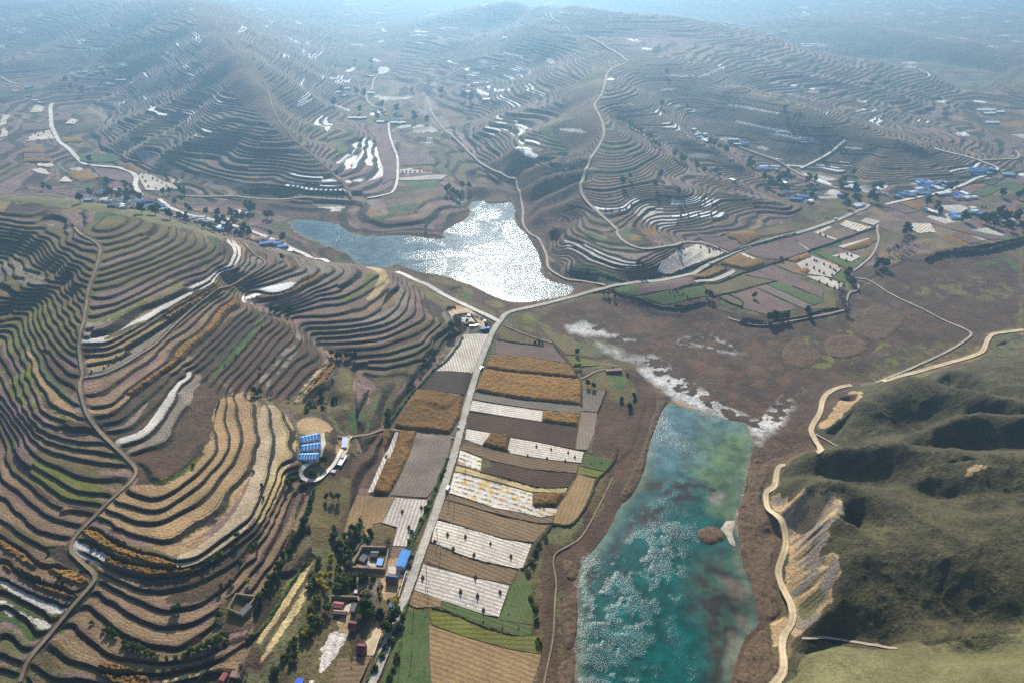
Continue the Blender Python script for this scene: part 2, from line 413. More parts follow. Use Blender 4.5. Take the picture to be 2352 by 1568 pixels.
def to_world(pts, hf=base_h):
    """sheet points -> where their sight line first meets the surveyed surface"""
    P = np.array(pts, float)
    a, b, c = ray_dir(P[:, 0], P[:, 1])
    X = a[:, None] * _KS; Y = b[:, None] * _KS; Z = HC + c[:, None] * _KS
    g = Z - hf(X, Y)
    hit = g <= 0
    j = np.argmax(hit, 1); j[~hit.any(1)] = len(_KS) - 1; j = np.clip(j, 1, None)
    r = np.arange(len(P))
    g0 = g[r, j - 1]; g1 = g[r, j]; f = np.clip(g0 / (g0 - g1 + 1e-9), 0, 1)
    k = _KS[j - 1] + (_KS[j] - _KS[j - 1]) * f
    return np.stack([a * k, b * k], 1)
def W(s): return to_world(T(s))
def smooth_poly(P, n=2, closed=True):
    P = np.asarray(P, float)
    for _ in range(n):
        if closed:
            Q = np.roll(P, -1, 0)
            P = np.stack([.75 * P + .25 * Q, .25 * P + .75 * Q], 1).reshape(-1, 2)
        else:
            A = .75 * P[:-1] + .25 * P[1:]; B = .25 * P[:-1] + .75 * P[1:]
            P = np.concatenate([P[:1], np.stack([A, B], 1).reshape(-1, 2), P[-1:]])
    return P

# ---------------------------------------------------------------- lines and outlines of the land
UPPER_LAKE = smooth_poly(W('U 665,505 700,503 760,507 790,515 800,530 850,540 900,540 960,548 1000,550 1025,545 1015,528 1040,510 1060,505 1080,490 1077,460 1085,450 1110,452 1140,446 1165,450 1185,470 1180,500 1190,520 1210,530 1215,545 1235,570 1245,600 1240,620 1260,640 1300,650 1320,658 1310,672 1270,680 1225,690 1190,693 1160,688 1120,672 1090,655 1060,645 1020,630 960,625 900,610 850,608 800,590 760,570 720,550 690,540 670,520'), 1)
LOWER_LAKE = smooth_poly(W('U 1535,920 1560,925 1620,945 1680,963 1715,965 1722,990 1730,1020 1725,1050 1715,1070 1712,1100 1705,1140 1695,1165 1684,1190 1692,1220 1700,1250 1705,1290 1720,1330 1738,1370 1745,1420 1735,1440 1715,1450 1700,1490 1690,1520 1665,1610 1325,1610 1325,1450 1330,1350 1332,1290 1350,1272 1375,1245 1400,1210 1420,1160 1450,1130 1470,1100 1485,1060 1490,1020 1500,970 1520,935'), 1)
MARSH = W('E 1230,570 1400,520 1600,470 1780,430 1830,490 1950,500 2060,540 2150,590 2300,600 F 20,570 170,530 240,520 400,600 440,650 620,670 870,620 1100,580 1160,470 1240,390 1340,330 1480,260 1560,230 1700,240 1760,220 1900,200 2200,150 2352,130 2352,690 2170,715 2090,760 2050,850 1650,975 1400,1045 1190,1075 1050,1110 980,1190 900,1390 960,1500 I 720,90 600,250 720,480 730,560 690,700 680,830 760,1000 780,1120 650,1170 650,1350 640,1567 350,1567 H 1600,1567 1450,1567 1420,1000 1420,700 1560,600 1750,300 1850,80 E 1950,1500 2050,1200 2000,1020 1900,950 1750,930 1640,900 1600,800 1450,700 1300,640')
ROADS = [  # kind, width, line
 ('road', 6.2, 'U 845,1590 905,1440 935,1360 975,1250 1010,1150 1045,1040 1065,960 1090,870 1115,800 1135,755 E 1100,640 1125,600 1200,570 1400,520 1600,465 1800,420 1960,402 2100,390 2352,345 F 150,310 370,195 600,110 850,55 1010,0 C 1100,1480 1290,1400 1310,1375'),
 ('concrete_road', 6.0, 'E 1090,655 1040,628 880,555 640,430 500,370 400,310'),
 ('concrete_road', 6.0, 'D 2205,258 2080,218 1990,180 1900,130 1740,65 1580,8 A 1400,1475 1250,1448 1150,1405 1070,1345'),
 ('concrete_road', 7.0, 'A 950,1320 915,1270 910,1240 920,1200 900,1170 860,1145 780,1125 600,1110 540,1085 480,1020 400,960 370,900 345,850 345,780 335,730 352,695'),
 ('dirt_road', 4.6, 'I 650,1580 700,1530 740,1480 742,1400 735,1330 735,1260 750,1200 790,1150 812,1090 800,1020 765,950 730,880 705,820 708,770 735,700 755,640 745,560 720,490 690,420 650,330 620,265 640,240 680,220 690,190 688,150 705,122 745,110'),
 ('dirt_road', 4.6, 'I 945,65 985,40 985,0 F 960,1470 915,1390 930,1340 980,1270 990,1200 1010,1150 1060,1115 1120,1095 1190,1085'),
 ('dirt_road', 4.6, 'F 1400,1060 1480,1030 1660,985 1900,920 2060,865 2085,830 2100,780 2130,740 2170,730 2250,722 2352,705'),
 ('track', 2.6, 'F 1355,1058 1600,955 1850,840 1960,770 2010,730 1960,700 1800,630 1650,550 1450,460 1330,370 1220,360'),
 ('track', 3.4, 'B 1200,1230 1230,1300 1250,1400 1240,1500 1300,1567 E 1350,60 1380,120 1410,170 1410,280 1520,340 1600,355 1650,355 1800,410'),
 ('track', 4.0, 'B 600,650 620,740 680,840 800,930 900,1050 1000,1130 1130,1210 1200,1230'),
 ('track', 4.2, 'B 1400,90 1430,125 1480,160'), ('track', 4.4, 'B 1530,180 1560,210 1700,260 1850,340 1950,415'),
 ('track', 4.4, 'B 1950,420 1900,440 1810,480 1800,560 1770,650 1715,710 1770,800 1797,900 1760,980 1700,1080 1660,1180 1620,1290 1680,1370 1760,1440 1840,1510 1900,1567 E 1870,40 1900,100 2000,155 2100,170 2260,150 2340,110 F 130,120 200,115 370,190'),
 ('footpath', 2.6, 'D 505,20 540,70 660,125 680,180 650,300 590,440 575,600 540,740 530,850 560,1010 530,1060 550,1150 580,1270 680,1400 850,1560 G 900,100 925,150 860,240 650,430 440,650 560,760 640,830 645,880 500,1040 300,1290 180,1430 140,1567'),
 ('footpath', 2.0, 'D 565,1022 750,990 1000,845 1130,720 1300,560 1450,445 1560,405 1700,330 1790,270 1775,235 1690,190 1640,125'),
 ('footpath', 2.4, 'E 0,1418 120,1416 220,1410 320,1360 500,1380 740,1415 830,1445'),
 ('footpath', 1.8, 'E 1110,670 1250,730 1350,770 1440,795'), ('footpath', 2.2, 'E 1620,1035 1660,1025 1740,980 1810,972'),
 ('track', 3.0, 'F 1370,0 1362,40 1380,100 1340,200 1250,280 1195,315'),
 ('track', 2.2, 'F 360,620 480,665 620,678 870,630 1110,585 1165,560 1160,500 1180,450 1240,440 1240,400'),
 ('concrete_road', 4.2, 'B 345,820 345,900 370,980 410,1060 400,1290 300,1320 200,1335'),
 ('concrete_road', 5.0, 'C 1420,1378 1680,1320 1850,1285 2000,1220 2170,1150 2175,1125 2000,1060 1750,1000'),
 ('concrete_road', 4.0, 'C 850,1130 950,1085 1050,1030 1150,940'), ('track', 4.0, 'C 2050,1075 2200,1075 2310,1065 2325,1040 2290,1010'),
 ('track', 4.0, 'C 400,965 600,1040 750,1100 850,1180 1000,1240 1100,1270'),
 ('concrete_road', 3.2, 'G 2140,85 2050,110 2020,140 2025,190 2080,220 2150,205 2200,150 2270,70 2300,0'),
 ('dirt_road', 5.0, 'D 2290,1567 2330,1500 E 60,1440 90,1420'), ('track', 5.0, 'B 190,620 200,690 240,720 320,735 325,775'), ('track', 5.0, 'B 275,500 240,540 230,610'),
 ('footpath', 2.2, 'A 1800,600 1840,780 1950,920 2060,1010 2150,1090 2290,1210 2345,1310'), ('track', 5.0, 'A 0,510 140,570'), ('footpath', 3.0, 'B 0,1190 50,1220 90,1330'),
 ('track', 3.6, 'A 1250,1318 1500,1330 1860,1328 2340,1345'), ('footpath', 1.1, 'H 1850,180 1780,330 1650,580 1560,640 1460,690 1445,760 1475,880 1460,1000 1455,1250 1400,1500 1385,1590'),
 ('track', 1.6, 'I 870,1235 960,1240 1100,1280 1200,1305 1350,1330 1500,1335'), ('footpath', 2.0, 'B 1000,470 1650,475'), ('track', 1.4,'F 950,1405 1080,1470 1240,1530'),
]
ROADS = [r for r in ROADS if r[2] != 'B 1000,470 1650,475']
ROADW = [(k, w, smooth_poly(W(s), 2, closed=False)) for k, w, s in ROADS]
def crest_back(k):
    out = []
    for (u, v), z in zip(T(CREST[0]), CREST[1]):
        x, y = at_z(u, v, z); r = math.hypot(x, y); out.append((x * (r + k) / r, y * (r + k) / r))
    return np.array(out)
BACK = crest_back(70.0)
# ground that is not cut into terraces
BARE = [W(s) for s in (
 'U 640,510 1000,560 1330,640 1540,640 1900,460 F 1200,0 C 2100,1500 2352,1420 F 2352,700 2000,900 1200,1090 900,1400 I 650,300 750,560 700,800 820,1100 720,1300 600,1800 H 200,1800 400,1300 650,650 830,100 E 1000,1000 1080,680 900,600 700,560 560,450 400,330 200,240 B 60,1567',   # valley floors
 'U 1548,1700 1700,1500 1690,1300 1750,1050 1850,950 2000,880 2400,760 2500,1700',              # eastern hills
 'B 1000,1080 1250,1060 1560,1020 1640,1040 1680,980 1790,880 1790,780 1720,700 1780,560 1830,480 1800,440 1600,560 1450,640 1560,640 1500,780 1350,900 1600,1010 1300,1110 1620,1300 1500,1440 1500,1567 1250,1567 1230,1350 1180,1240',
 'A 1280,20 1500,20 1600,260 1700,420 1830,620 1880,780 2020,950 1900,930 1700,740 1560,640 1420,500 1440,380 1350,260',
 'D 1190,1130 1330,1050 1460,1120 1440,1300 1380,1450 1200,1567 1100,1567 1250,1400 1300,1250',
 'D 1560,1080 1700,1140 2200,1200 2268,900 2400,1000 2400,1567 G 2352,0 2352,900 2100,700 2060,200 2010,130 D 1990,1400 1960,1250 1750,1170',
 'G 1500,1000 1700,960 1740,1000 1650,1200 1500,1230 1440,1130', 'G 320,660 460,640 600,780 640,870 560,900 520,840 340,720',
 'C 800,250 1700,460 2352,620 2352,0 1200,0', 'B 0,0 400,0 500,200 350,500 0,470', 'G 1700,1300 2352,500 2352,1700 1500,1700')]
BARE.append(MARSH)
BARE.append(W('A 770,860 960,1015 1260,1160 1650,1245 1950,1270 1950,1350 1600,1345 1270,1220 945,1080 760,900'))
DOME = np.concatenate([BACK[:6], W('D 1500,110 1350,60 1150,0 A 1100,1520 700,1430 500,1400 0,1350')])
BARE.append(DOME)
LEFT_OF_PATH = np.concatenate([BACK[:2] + np.array([[-60, 0], [0, 0]]), W('D 480,30 660,125 680,180 650,300 590,440 575,600 540,740 530,850 560,1010 530,1060 550,1150 580,1270 680,1400 850,1560 G 925,150 860,240 650,430 440,650 640,830 645,880 500,1040 300,1290 180,1430 100,1700 -300,1700')])
NEAR_HILL = np.concatenate([BACK[:1] + np.array([[-120, 20]]), BACK[:-1], W('E 450,330 640,430 760,560 780,640 720,760 620,900 450,980 150,1040 D 2230,900 2180,1000 2050,1160 1950,1250 1990,1400 2000,1567 G 2100,230 1980,500 1850,800 1700,1050 1700,1250 1200,1640 -300,1700')])
DOUBLE = [W('B 1560,210 1950,340 2352,400 C 900,600 2352,900 2352,1200 1300,1250 600,1300 1200,1567 F 0,150 E 2300,330 1980,420 1550,330 1380,100 B 1500,1300 1560,1000 1700,700 1750,480')]

# carved features: outline, depth, bank width
BANKS = [(MARSH, 1.2, 5), ]
PITS = [(smooth_poly(W(s), 1), d, w) for s, d, w in (
 ('E 1380,60 1450,0 B 1400,1500 1560,1530 E 1480,90 1420,110', 14, 12), ('E 1530,330 1560,280 1720,320 1800,400 1700,390', 7, 8),
 ('E 730,430 840,400 850,440 800,470', 5, 5), ('I 800,200 860,170 950,180 1000,200 940,225', 8, 8), ('I 1000,520 1180,470 1285,470 1280,520 1180,560', 16, 14),
 ('I 780,1290 900,1260 1100,1300 1080,1340 850,1365', 10, 10), ('F 1080,1500 1200,1470 1330,1530 1150,1567', 9, 9), ('F 960,1400 1190,1240 1230,1260 1150,1400', 7, 9),
 ('F 1650,1060 1800,980 2000,990 2300,1100 2340,1170 2100,1130 1800,1090', 14, 14), ('I 1750,160 1900,90 2100,90 2000,150', 10, 12), ('F 1070,1160 1230,1130 1260,1170 1170,1190', 6, 6),
 ('I 960,720 1060,690 1100,740 1080,800 960,790', 12, 10), ('I 770,1440 850,1430 900,1460 800,1510', 6, 6), ('G 0,0 40,60 60,150 0,100', 8, 10), ('B 460,930 560,920 700,940 710,975 600,985', 6, 10),
 ('D 2190,1290 2300,1280 2352,1400 2300,1420', 2, 6), ('F 430,620 620,640 630,670 480,660', 3, 4))]
CLIFF = W('I 660,300 720,250 850,290 1060,310 1140,370 1140,440 1060,560 1050,650 1110,720 1100,850 1070,1000 920,1110 820,1200 810,1050 750,880 770,640 720,440')
ERODED = [(W('A 770,840 960,1000 1260,1140 1650,1225 1950,1250 1950,1350 1600,1340 1270,1215 945,1075 760,900'), 4.0, 18.0), (W('F 1190,1085 1400,1055 1800,985 2100,860 2352,870 2600,900 I 2500,1700 800,1700 820,1100 700,800 750,560 650,300 740,100 F 960,1400'), 4.2, 24.0),
          (W('B 1000,1060 1600,1010 1780,900 1700,1080 1620,1300 1700,1450 1500,1567 1250,1567 1200,1240'), 9.0, 60.0)]
SPURS = [(a, w, W(s)) for a, w, s in (
 (7, 24, 'A 1300,460 1120,500 960,530'), (8, 26, 'A 1400,520 1150,560 880,590 720,690'), (6, 22, 'A 1300,640 1120,670 990,690'), (8, 26, 'A 1400,650 1200,710 1010,770 780,870'),
 (8, 24, 'A 1450,740 1250,775 1080,810 830,950'), (7, 22, 'A 1520,830 1380,850 1230,870 960,1010'), (6, 20, 'A 1600,900 1440,925 1310,950 1100,1070'), (9, 40, 'A 1250,200 1050,250 850,330 600,400'), (8, 34, 'A 1350,300 1100,370 900,420'),
 (8, 30, 'A 1700,330 1900,430 2150,540 2300,560'), (7, 24, 'A 1850,640 2000,680 2080,660'), (7, 26, 'B 1150,420 900,410 740,430'), (7, 26, 'B 1300,440 1050,460 830,490'), (7, 24, 'B 1450,480 1300,490 1120,490'), (6, 22, 'B 1250,540 1100,560 980,570 900,600'),
 (7, 24, 'B 1500,620 1300,640 1080,690'), (7, 24, 'B 1500,720 1300,760 1070,810 1000,880'), (6, 20, 'B 1480,850 1350,890 1240,940 1190,1050'), (10, 50, 'B 1300,200 1000,260 700,330 500,230'),
 (7, 16, 'B 1660,1100 1400,1130 1200,1215'), (7, 16, 'B 1650,1170 1430,1230 1230,1300'), (7, 15, 'B 1620,1260 1420,1350 1245,1440'), (6, 15, 'B 1560,1380 1400,1440 1290,1500'), (-6, 12, 'B 1660,1130 1420,1180 1210,1260'), (-6, 12, 'B 1640,1215 1420,1290 1240,1370'),
 (6, 14, 'B 1400,1040 1250,1060 1060,1100'), (6, 14, 'B 1500,1050 1350,1080 1120,1170'), (-7, 14, 'A 1950,1290 1700,1290'), (7, 24, 'C 350,620 600,640 850,680 1000,720'), (7, 24, 'C 900,520 1150,580 1400,620 1500,660'), (6, 22, 'C 1300,560 1500,620 1700,640 1850,680'), (6, 20, 'C 1100,760 1250,760 1350,770'),
 (5, 16, 'C 100,950 250,1020 430,1110'), (6, 18, 'C 200,1200 330,1230 440,1260'), (6, 18, 'C 400,1330 600,1370 720,1400'), (6, 16, 'C 1500,960 1580,980 1650,1010'), (-5, 14, 'C 1350,1000 1250,1080 1180,1180'),
 (4, 13, 'I 700,235 900,212 1060,230 1300,315 1500,380 1750,435 2050,465 2352,440'), (6, 14, 'I 1400,110 1700,190 2000,250 2352,250'), (6, 14, 'I 1350,290 1700,240 2000,330 2352,300'), (7, 14, 'F 1650,1430 1900,1335 2150,1310 2352,1320'), (6, 16, 'F 1650,1060 2000,1080 2300,1110'), (6, 14, 'I 760,105 900,70 1100,45 1400,35 1800,60 2100,60'),
 (-3.5, 12, 'I 1000,160 1250,240 1480,300 1700,320 2000,400 2300,390'), (-3.5, 13, 'I 1300,100 1600,230 1900,290 2200,300'), (-3.5, 13, 'F 1650,1500 2000,1480 2352,1430'), (-3.5, 14, 'F 1500,1290 1750,1230 2050,1230 2352,1260'), (-3.5, 10, 'I 1120,1100 1180,950 1200,820'), (-1.2, 12, 'I 1600,1180 1500,1020 1420,860 1380,700'), (-1.2, 10, 'I 1900,1150 1850,1000 1800,850'), (-1.2, 12, 'I 2200,1120 2150,950 2100,800'), (4, 10, 'I 1300,1200 1320,1000 1280,800'),
 (8, 60, 'C 1000,150 1250,250 1300,330'), (8, 60, 'C 1250,170 1500,280 1550,400'), (8, 50, 'C 1550,230 1800,330 1850,420'))]
LAKES = [(UPPER_LAKE, -3.2), (LOWER_LAKE, -5.0)]
TABLES = []

def land(X, Y, full=False):
    """height of the ground; with full=True also the numbers its material needs"""
    H = base_h(X, Y)
    e = 4.0
    sx = (base_h(X + e, Y) - H) / e; sy = (base_h(X, Y + e) - H) / e
    slope = np.hypot(sx, sy)
    rr = np.hypot(X, Y)
    # wobble of the terrace edges, stronger far away where the survey is sparse
    far = sstep(900, 1500, rr)
    H = H + (fbm(X / 30, Y / 30, 2, 5) - .5) * 1.7 * (1 - far) + far * (fbm(X / 90, Y / 90, 3, 9) - .5) * 12 * sstep(.03, .12, slope)
    for am, w, P in SPURS:
        d = dist_poly(X, Y, P, 2.4 * w); H = H + am * (np.exp(-(d / w) ** 2) - math.exp(-5.76))
    tm = sstep(.035, .075, slope)
    near = inpoly(X, Y, NEAR_HILL)
    tm = np.where(near, np.maximum(tm, sstep(.01, .03, slope)), tm)
    for P in BARE: tm = np.where(inpoly(X, Y, P), 0, tm)
    for k, w, P in ROADW:
        d = dist_poly(X, Y, P, 12.0)
        tm = tm * sstep(w * .5, w * .5 + 3.5, d)
    n = (TOP - H) / DZ
    dbl = np.zeros(X.shape, bool)
    for P in DOUBLE: dbl |= inpoly(X, Y, P)
    dbl &= ~near
    ff = np.where(near, 1.0, np.where(dbl, 1.4, .70)); nn = n * ff; dz = DZ / ff
    nn = nn + (fbm(X / 7, Y / 7, 2, 3) - .5) * np.where(dbl, .12, .10)
    p = nn + .5; k = np.floor(p); r = p - k
    wr = np.where(near, .24, .32)
    st = sstep(.5 - wr / 2, .5 + wr / 2, r)
    tl = np.where(near, .06, .12); Zt = TOP - dz * (k - .5 + st * (1 - tl) + r * tl)
    # here and there two steps run together into one
    k2 = np.floor(p / 2); r2 = p / 2 - k2; L = np.where(near, 55.0, 80.0)
    mg = _hash(np.floor(X / L + 1.2 * fbm(X / 120, Y / 120, 2, 171)) * 3 + k2, np.floor(Y / L / 1.4 + fbm(X / 120, Y / 120, 2, 172)), 17) < np.where(near, .10, .30)
    st2 = sstep(.5 - wr * .42, .5 + wr * .42, r2); Zt = np.where(mg, TOP - 2 * dz * (k2 - .25 + st2 * (1 - tl) + r2 * tl), Zt)
    nn = np.where(mg, p / 2 - .5, nn); r = np.where(mg, r2, r); k = np.where(mg, k2 * 2, k)
    # eroded relief
    er = np.zeros(X.shape)
    for P, amp, sc in ERODED:
        m = inpoly(X, Y, P)
        if m.any():
            x = X[m]; y = Y[m]
            d = dist_poly(x, y, P, 30.0, closed=True)
            wx = x + 14 * (fbm(x / 40, y / 40, 2, 21) - .5); wy = y + 14 * (fbm(x / 40, y / 40, 2, 22) - .5)
            g = 0; a = 1.0; s = sc
            for o in range(4):
                g = g + a * (1 - np.abs(2 * vnoise(wx / s, wy / s * .55, 31 + o) - 1)); a *= .5; s *= .5
            er[m] = (g - 1.2) * amp * sstep(0, 25, d)
    Z = H + (Zt - H) * tm + er
    # cliff ribs
    m = inpoly(X, Y, CLIFF)
    if m.any():
        x = X[m]; y = Y[m]; d = dist_poly(x, y, CLIFF, 14.0, closed=True)
        rib = np.abs(2 * vnoise((y + .5 * x) / 9, x / 45, 41) - 1) * 7 + np.abs(2 * vnoise((y + .5 * x) / 3.5, x / 14, 43) - 1) * 3.4
        Z[m] += (rib - 4.6) * sstep(0, 12, d)
    for P, dp, wd in BANKS:
        i = inpoly(X, Y, P); d = dist_poly(X, Y, P, wd, closed=True)
        Z = Z - dp * np.where(i, sstep(0, wd, d), 0)
    for P, dp, wd in PITS:
        i = inpoly(X, Y, P); d = dist_poly(X, Y, P, wd, closed=True)
        Z = Z - dp * np.where(i, sstep(0, wd, d) * (.7 + .6 * vnoise(X / 5, Y / 5, 77)), 0)
    for P, lv in LAKES:
        i = inpoly(X, Y, P); d = dist_poly(X, Y, P, 40, closed=True)
        near_l = np.where(d < 40, 1, 0) | i
        bed = lv - .15 - 2.5 * sstep(0, 14, d)
        shore = np.minimum(Z, np.maximum(lv + .25 + d * .10, Z * sstep(12, 40, d) + (lv + .25 + d * .10) * (1 - sstep(12, 40, d))))
        shore = np.maximum(shore, lv + .2)
        Z = np.where(i, bed, np.where(near_l > 0, shore, Z))
    # small roughness
    Z = Z + (fbm(X / 3.2, Y / 3.2, 2, 61) - .5) * .35 * (1 - np.clip(tm * (np.abs(r - .5) > .16), 0, 1) * .8)
    if not full: return Z
    return Z, nn, tm, k, r, dbl, near, slope, rr
def gz(X, Y):
    X = np.atleast_1d(np.asarray(X, float)); Y = np.atleast_1d(np.asarray(Y, float)); return land(X, Y)

# ---------------------------------------------------------------- materials
def new_mat(name):
    m = bpy.data.materials.new(name); m.use_nodes = True; nt = m.node_tree; nt.nodes.clear()
    out = nt.nodes.new('ShaderNodeOutputMaterial'); b = nt.nodes.new('ShaderNodeBsdfPrincipled')
    nt.links.new(b.outputs[0], out.inputs[0]); b.inputs['Roughness'].default_value = .9
    b.inputs['Specular IOR Level'].default_value = .15
    return m, nt, b
class G:
    """short hand for node graphs"""
    def __init__(s, nt): s.nt = nt; s.co = nt.nodes.new('ShaderNodeTexCoord').outputs['Object']; s.geo = None
    def n(s, t, **kw):
        x = s.nt.nodes.new('ShaderNode' + t)
        for k, v in kw.items(): setattr(x, k, v)
        return x
    def put(s, sock, v):
        if isinstance(v, bpy.types.NodeSocket): s.nt.links.new(v, sock)
        elif isinstance(v, (tuple, list)) and len(v) == 3 and sock.type == 'RGBA': sock.default_value = (*v, 1)
        else: sock.default_value = v
    def m(s, op, a, b=0.0, c=0.0, clamp=False):
        x = s.n('Math', operation=op, use_clamp=clamp)
        for i, v in enumerate((a, b, c)): s.put(x.inputs[i], v)
        return x.outputs[0]
    def mix(s, f, a, b, mode='MIX'):
        x = s.n('Mix', data_type='RGBA', blend_type=mode)
        s.put(x.inputs[0], f); s.put(x.inputs[6], a); s.put(x.inputs[7], b); return x.outputs[2]
    def noise(s, sc, det=3.0, vec=None, rough=.55, dist=0.0):
        x = s.n('TexNoise'); x.inputs['Scale'].default_value = sc; x.inputs['Detail'].default_value = det; x.inputs['Roughness'].default_value = rough
        x.inputs['Distortion'].default_value = dist
        s.nt.links.new(vec or s.co, x.inputs['Vector']); return x.outputs['Fac']
    def ramp(s, v, a, b, c=0.0, d=1.0):
        x = s.n('MapRange', interpolation_type='SMOOTHSTEP'); s.put(x.inputs[0], v)
        for i, q in enumerate((a, b, c, d)): x.inputs[i + 1].default_value = q
        return x.outputs[0]
    def attr(s, name): 
        x = s.n('Attribute', attribute_name=name); return x
    def scale(s, f, col):
        x = s.n('VectorMath', operation='SCALE'); s.put(x.inputs[0], col); s.put(x.inputs['Scale'], f); return x.outputs[0]
    def bump(s, h, st, dist=1.0):
        x = s.n('Bump'); s.put(x.inputs['Height'], h); x.inputs['Strength'].default_value = st; x.inputs['Distance'].default_value = dist; return x.outputs[0]
def land_material():
    m, nt, b = new_mat('land_surface'); g = G(nt)
    col = g.attr('albedo').outputs['Color']; prm = g.n('SeparateColor'); nt.links.new(g.attr('ground').outputs['Color'], prm.inputs[0])
    tm, bush, fur = prm.outputs[0], prm.outputs[1], prm.outputs[2]
    nn = g.attr('level').outputs['Fac']
    wob = g.m('MULTIPLY', g.m('SUBTRACT', g.noise(.45, 3), .5), .16)
    fr = g.m('FRACT', g.m('ADD', g.m('ADD', nn, .5), wob))
    d = g.m('ABSOLUTE', g.m('SUBTRACT', fr, .5))
    riser = g.m('MULTIPLY', g.ramp(g.m('SUBTRACT', d, g.attr('riser').outputs['Fac']), 0, .045, 1, 0), tm)
    lip = g.m('MULTIPLY', g.ramp(g.m('ABSOLUTE', g.m('SUBTRACT', fr, .30)), 0.02, .06, 1, 0), tm)
    n1 = g.noise(.05, 4); n2 = g.noise(.55, 3); n3 = g.noise(.22, 2)
    tone = g.m('MULTIPLY', g.ramp(n1, .3, .7, .80, 1.18), g.ramp(n2, .25, .75, .78, 1.2))
    fs = g.m('SINE', g.m('MULTIPLY', nn, 40.0)); fs = g.m('MULTIPLY', g.m('ADD', fs, g.m('MULTIPLY', n3, .6)), g.m('MULTIPLY', fur, .16))
    tone = g.m('ADD', tone, fs)
    tread = g.scale(tone, col)
    brush = g.mix(g.ramp(n2, .35, .65), (.062, .040, .026), (.026, .019, .013))
    brush = g.mix(g.ramp(g.noise(.09, 3), .5, .7, 0, .7), brush, (.085, .08, .028))
    c = g.mix(riser, tread, brush)
    c = g.mix(g.m('MULTIPLY', lip, .45), c, brush)
    v = g.n('TexVoronoi'); v.inputs['Scale'].default_value = .28; nt.links.new(g.co, v.inputs['Vector'])
    sp = g.m('MULTIPLY', g.ramp(g.m('ADD', v.outputs['Distance'], g.m('MULTIPLY', n2, .4)), .38, .56, 1, 0), bush)
    c = g.mix(g.m('MULTIPLY', sp, .8), c, (.022, .022, .013))
    li = g.m('MULTIPLY', g.ramp(g.noise(.8, 4, rough=.7), .52, .66), bush); c = g.mix(g.m('MULTIPLY', li, .55), c, (.17, .145, .075))
    mot = g.m('MULTIPLY', g.ramp(g.noise(.12, 5, rough=.65), .42, .62, 1, 0), bush); c = g.mix(g.m('MULTIPLY', mot, .5), c, (.035, .03, .02))
    nt.links.new(c, b.inputs['Base Color'])
    nt.links.new(g.bump(g.m('ADD', n2, g.m('MULTIPLY', g.noise(1.6, 2), .6)), .8, 1.1), b.inputs['Normal'])
    return m
M_LAND = land_material()

# ---------------------------------------------------------------- colours painted on the land (dry albedo of soil and plants)
C = dict(tan=(.34, .235, .135), soil=(.235, .165, .105), purple=(.20, .138, .118), dark=(.085, .06, .045), olive=(.145, .115, .058), green=(.085, .115, .045), moss=(.15, .15, .045),
         pale=(.56, .51, .44), white=(.86, .84, .80), corn=(.24, .138, .052), cornd=(.175, .10, .042), straw=(.46, .36, .2), straw2=(.44, .35, .24), grey=(.24, .20, .16), salt=(.68, .65, .60), reed=(.12, .076, .052),
         sand=(.42, .30, .18), grass=(.145, .135, .07), river=(.30, .24, .20), brown=(.105, .068, .046), eros=(.080, .070, .036), film=(.70, .64, .53), erosd=(.06, .068, .035))
for _k, _c in C.items():
    _m = sum(_c) / 3
    if _k not in ('white', 'pale', 'salt', 'film'): C[_k] = tuple(max(.01, _m + (q - _m) * 1.22) * .93 for q in _c)
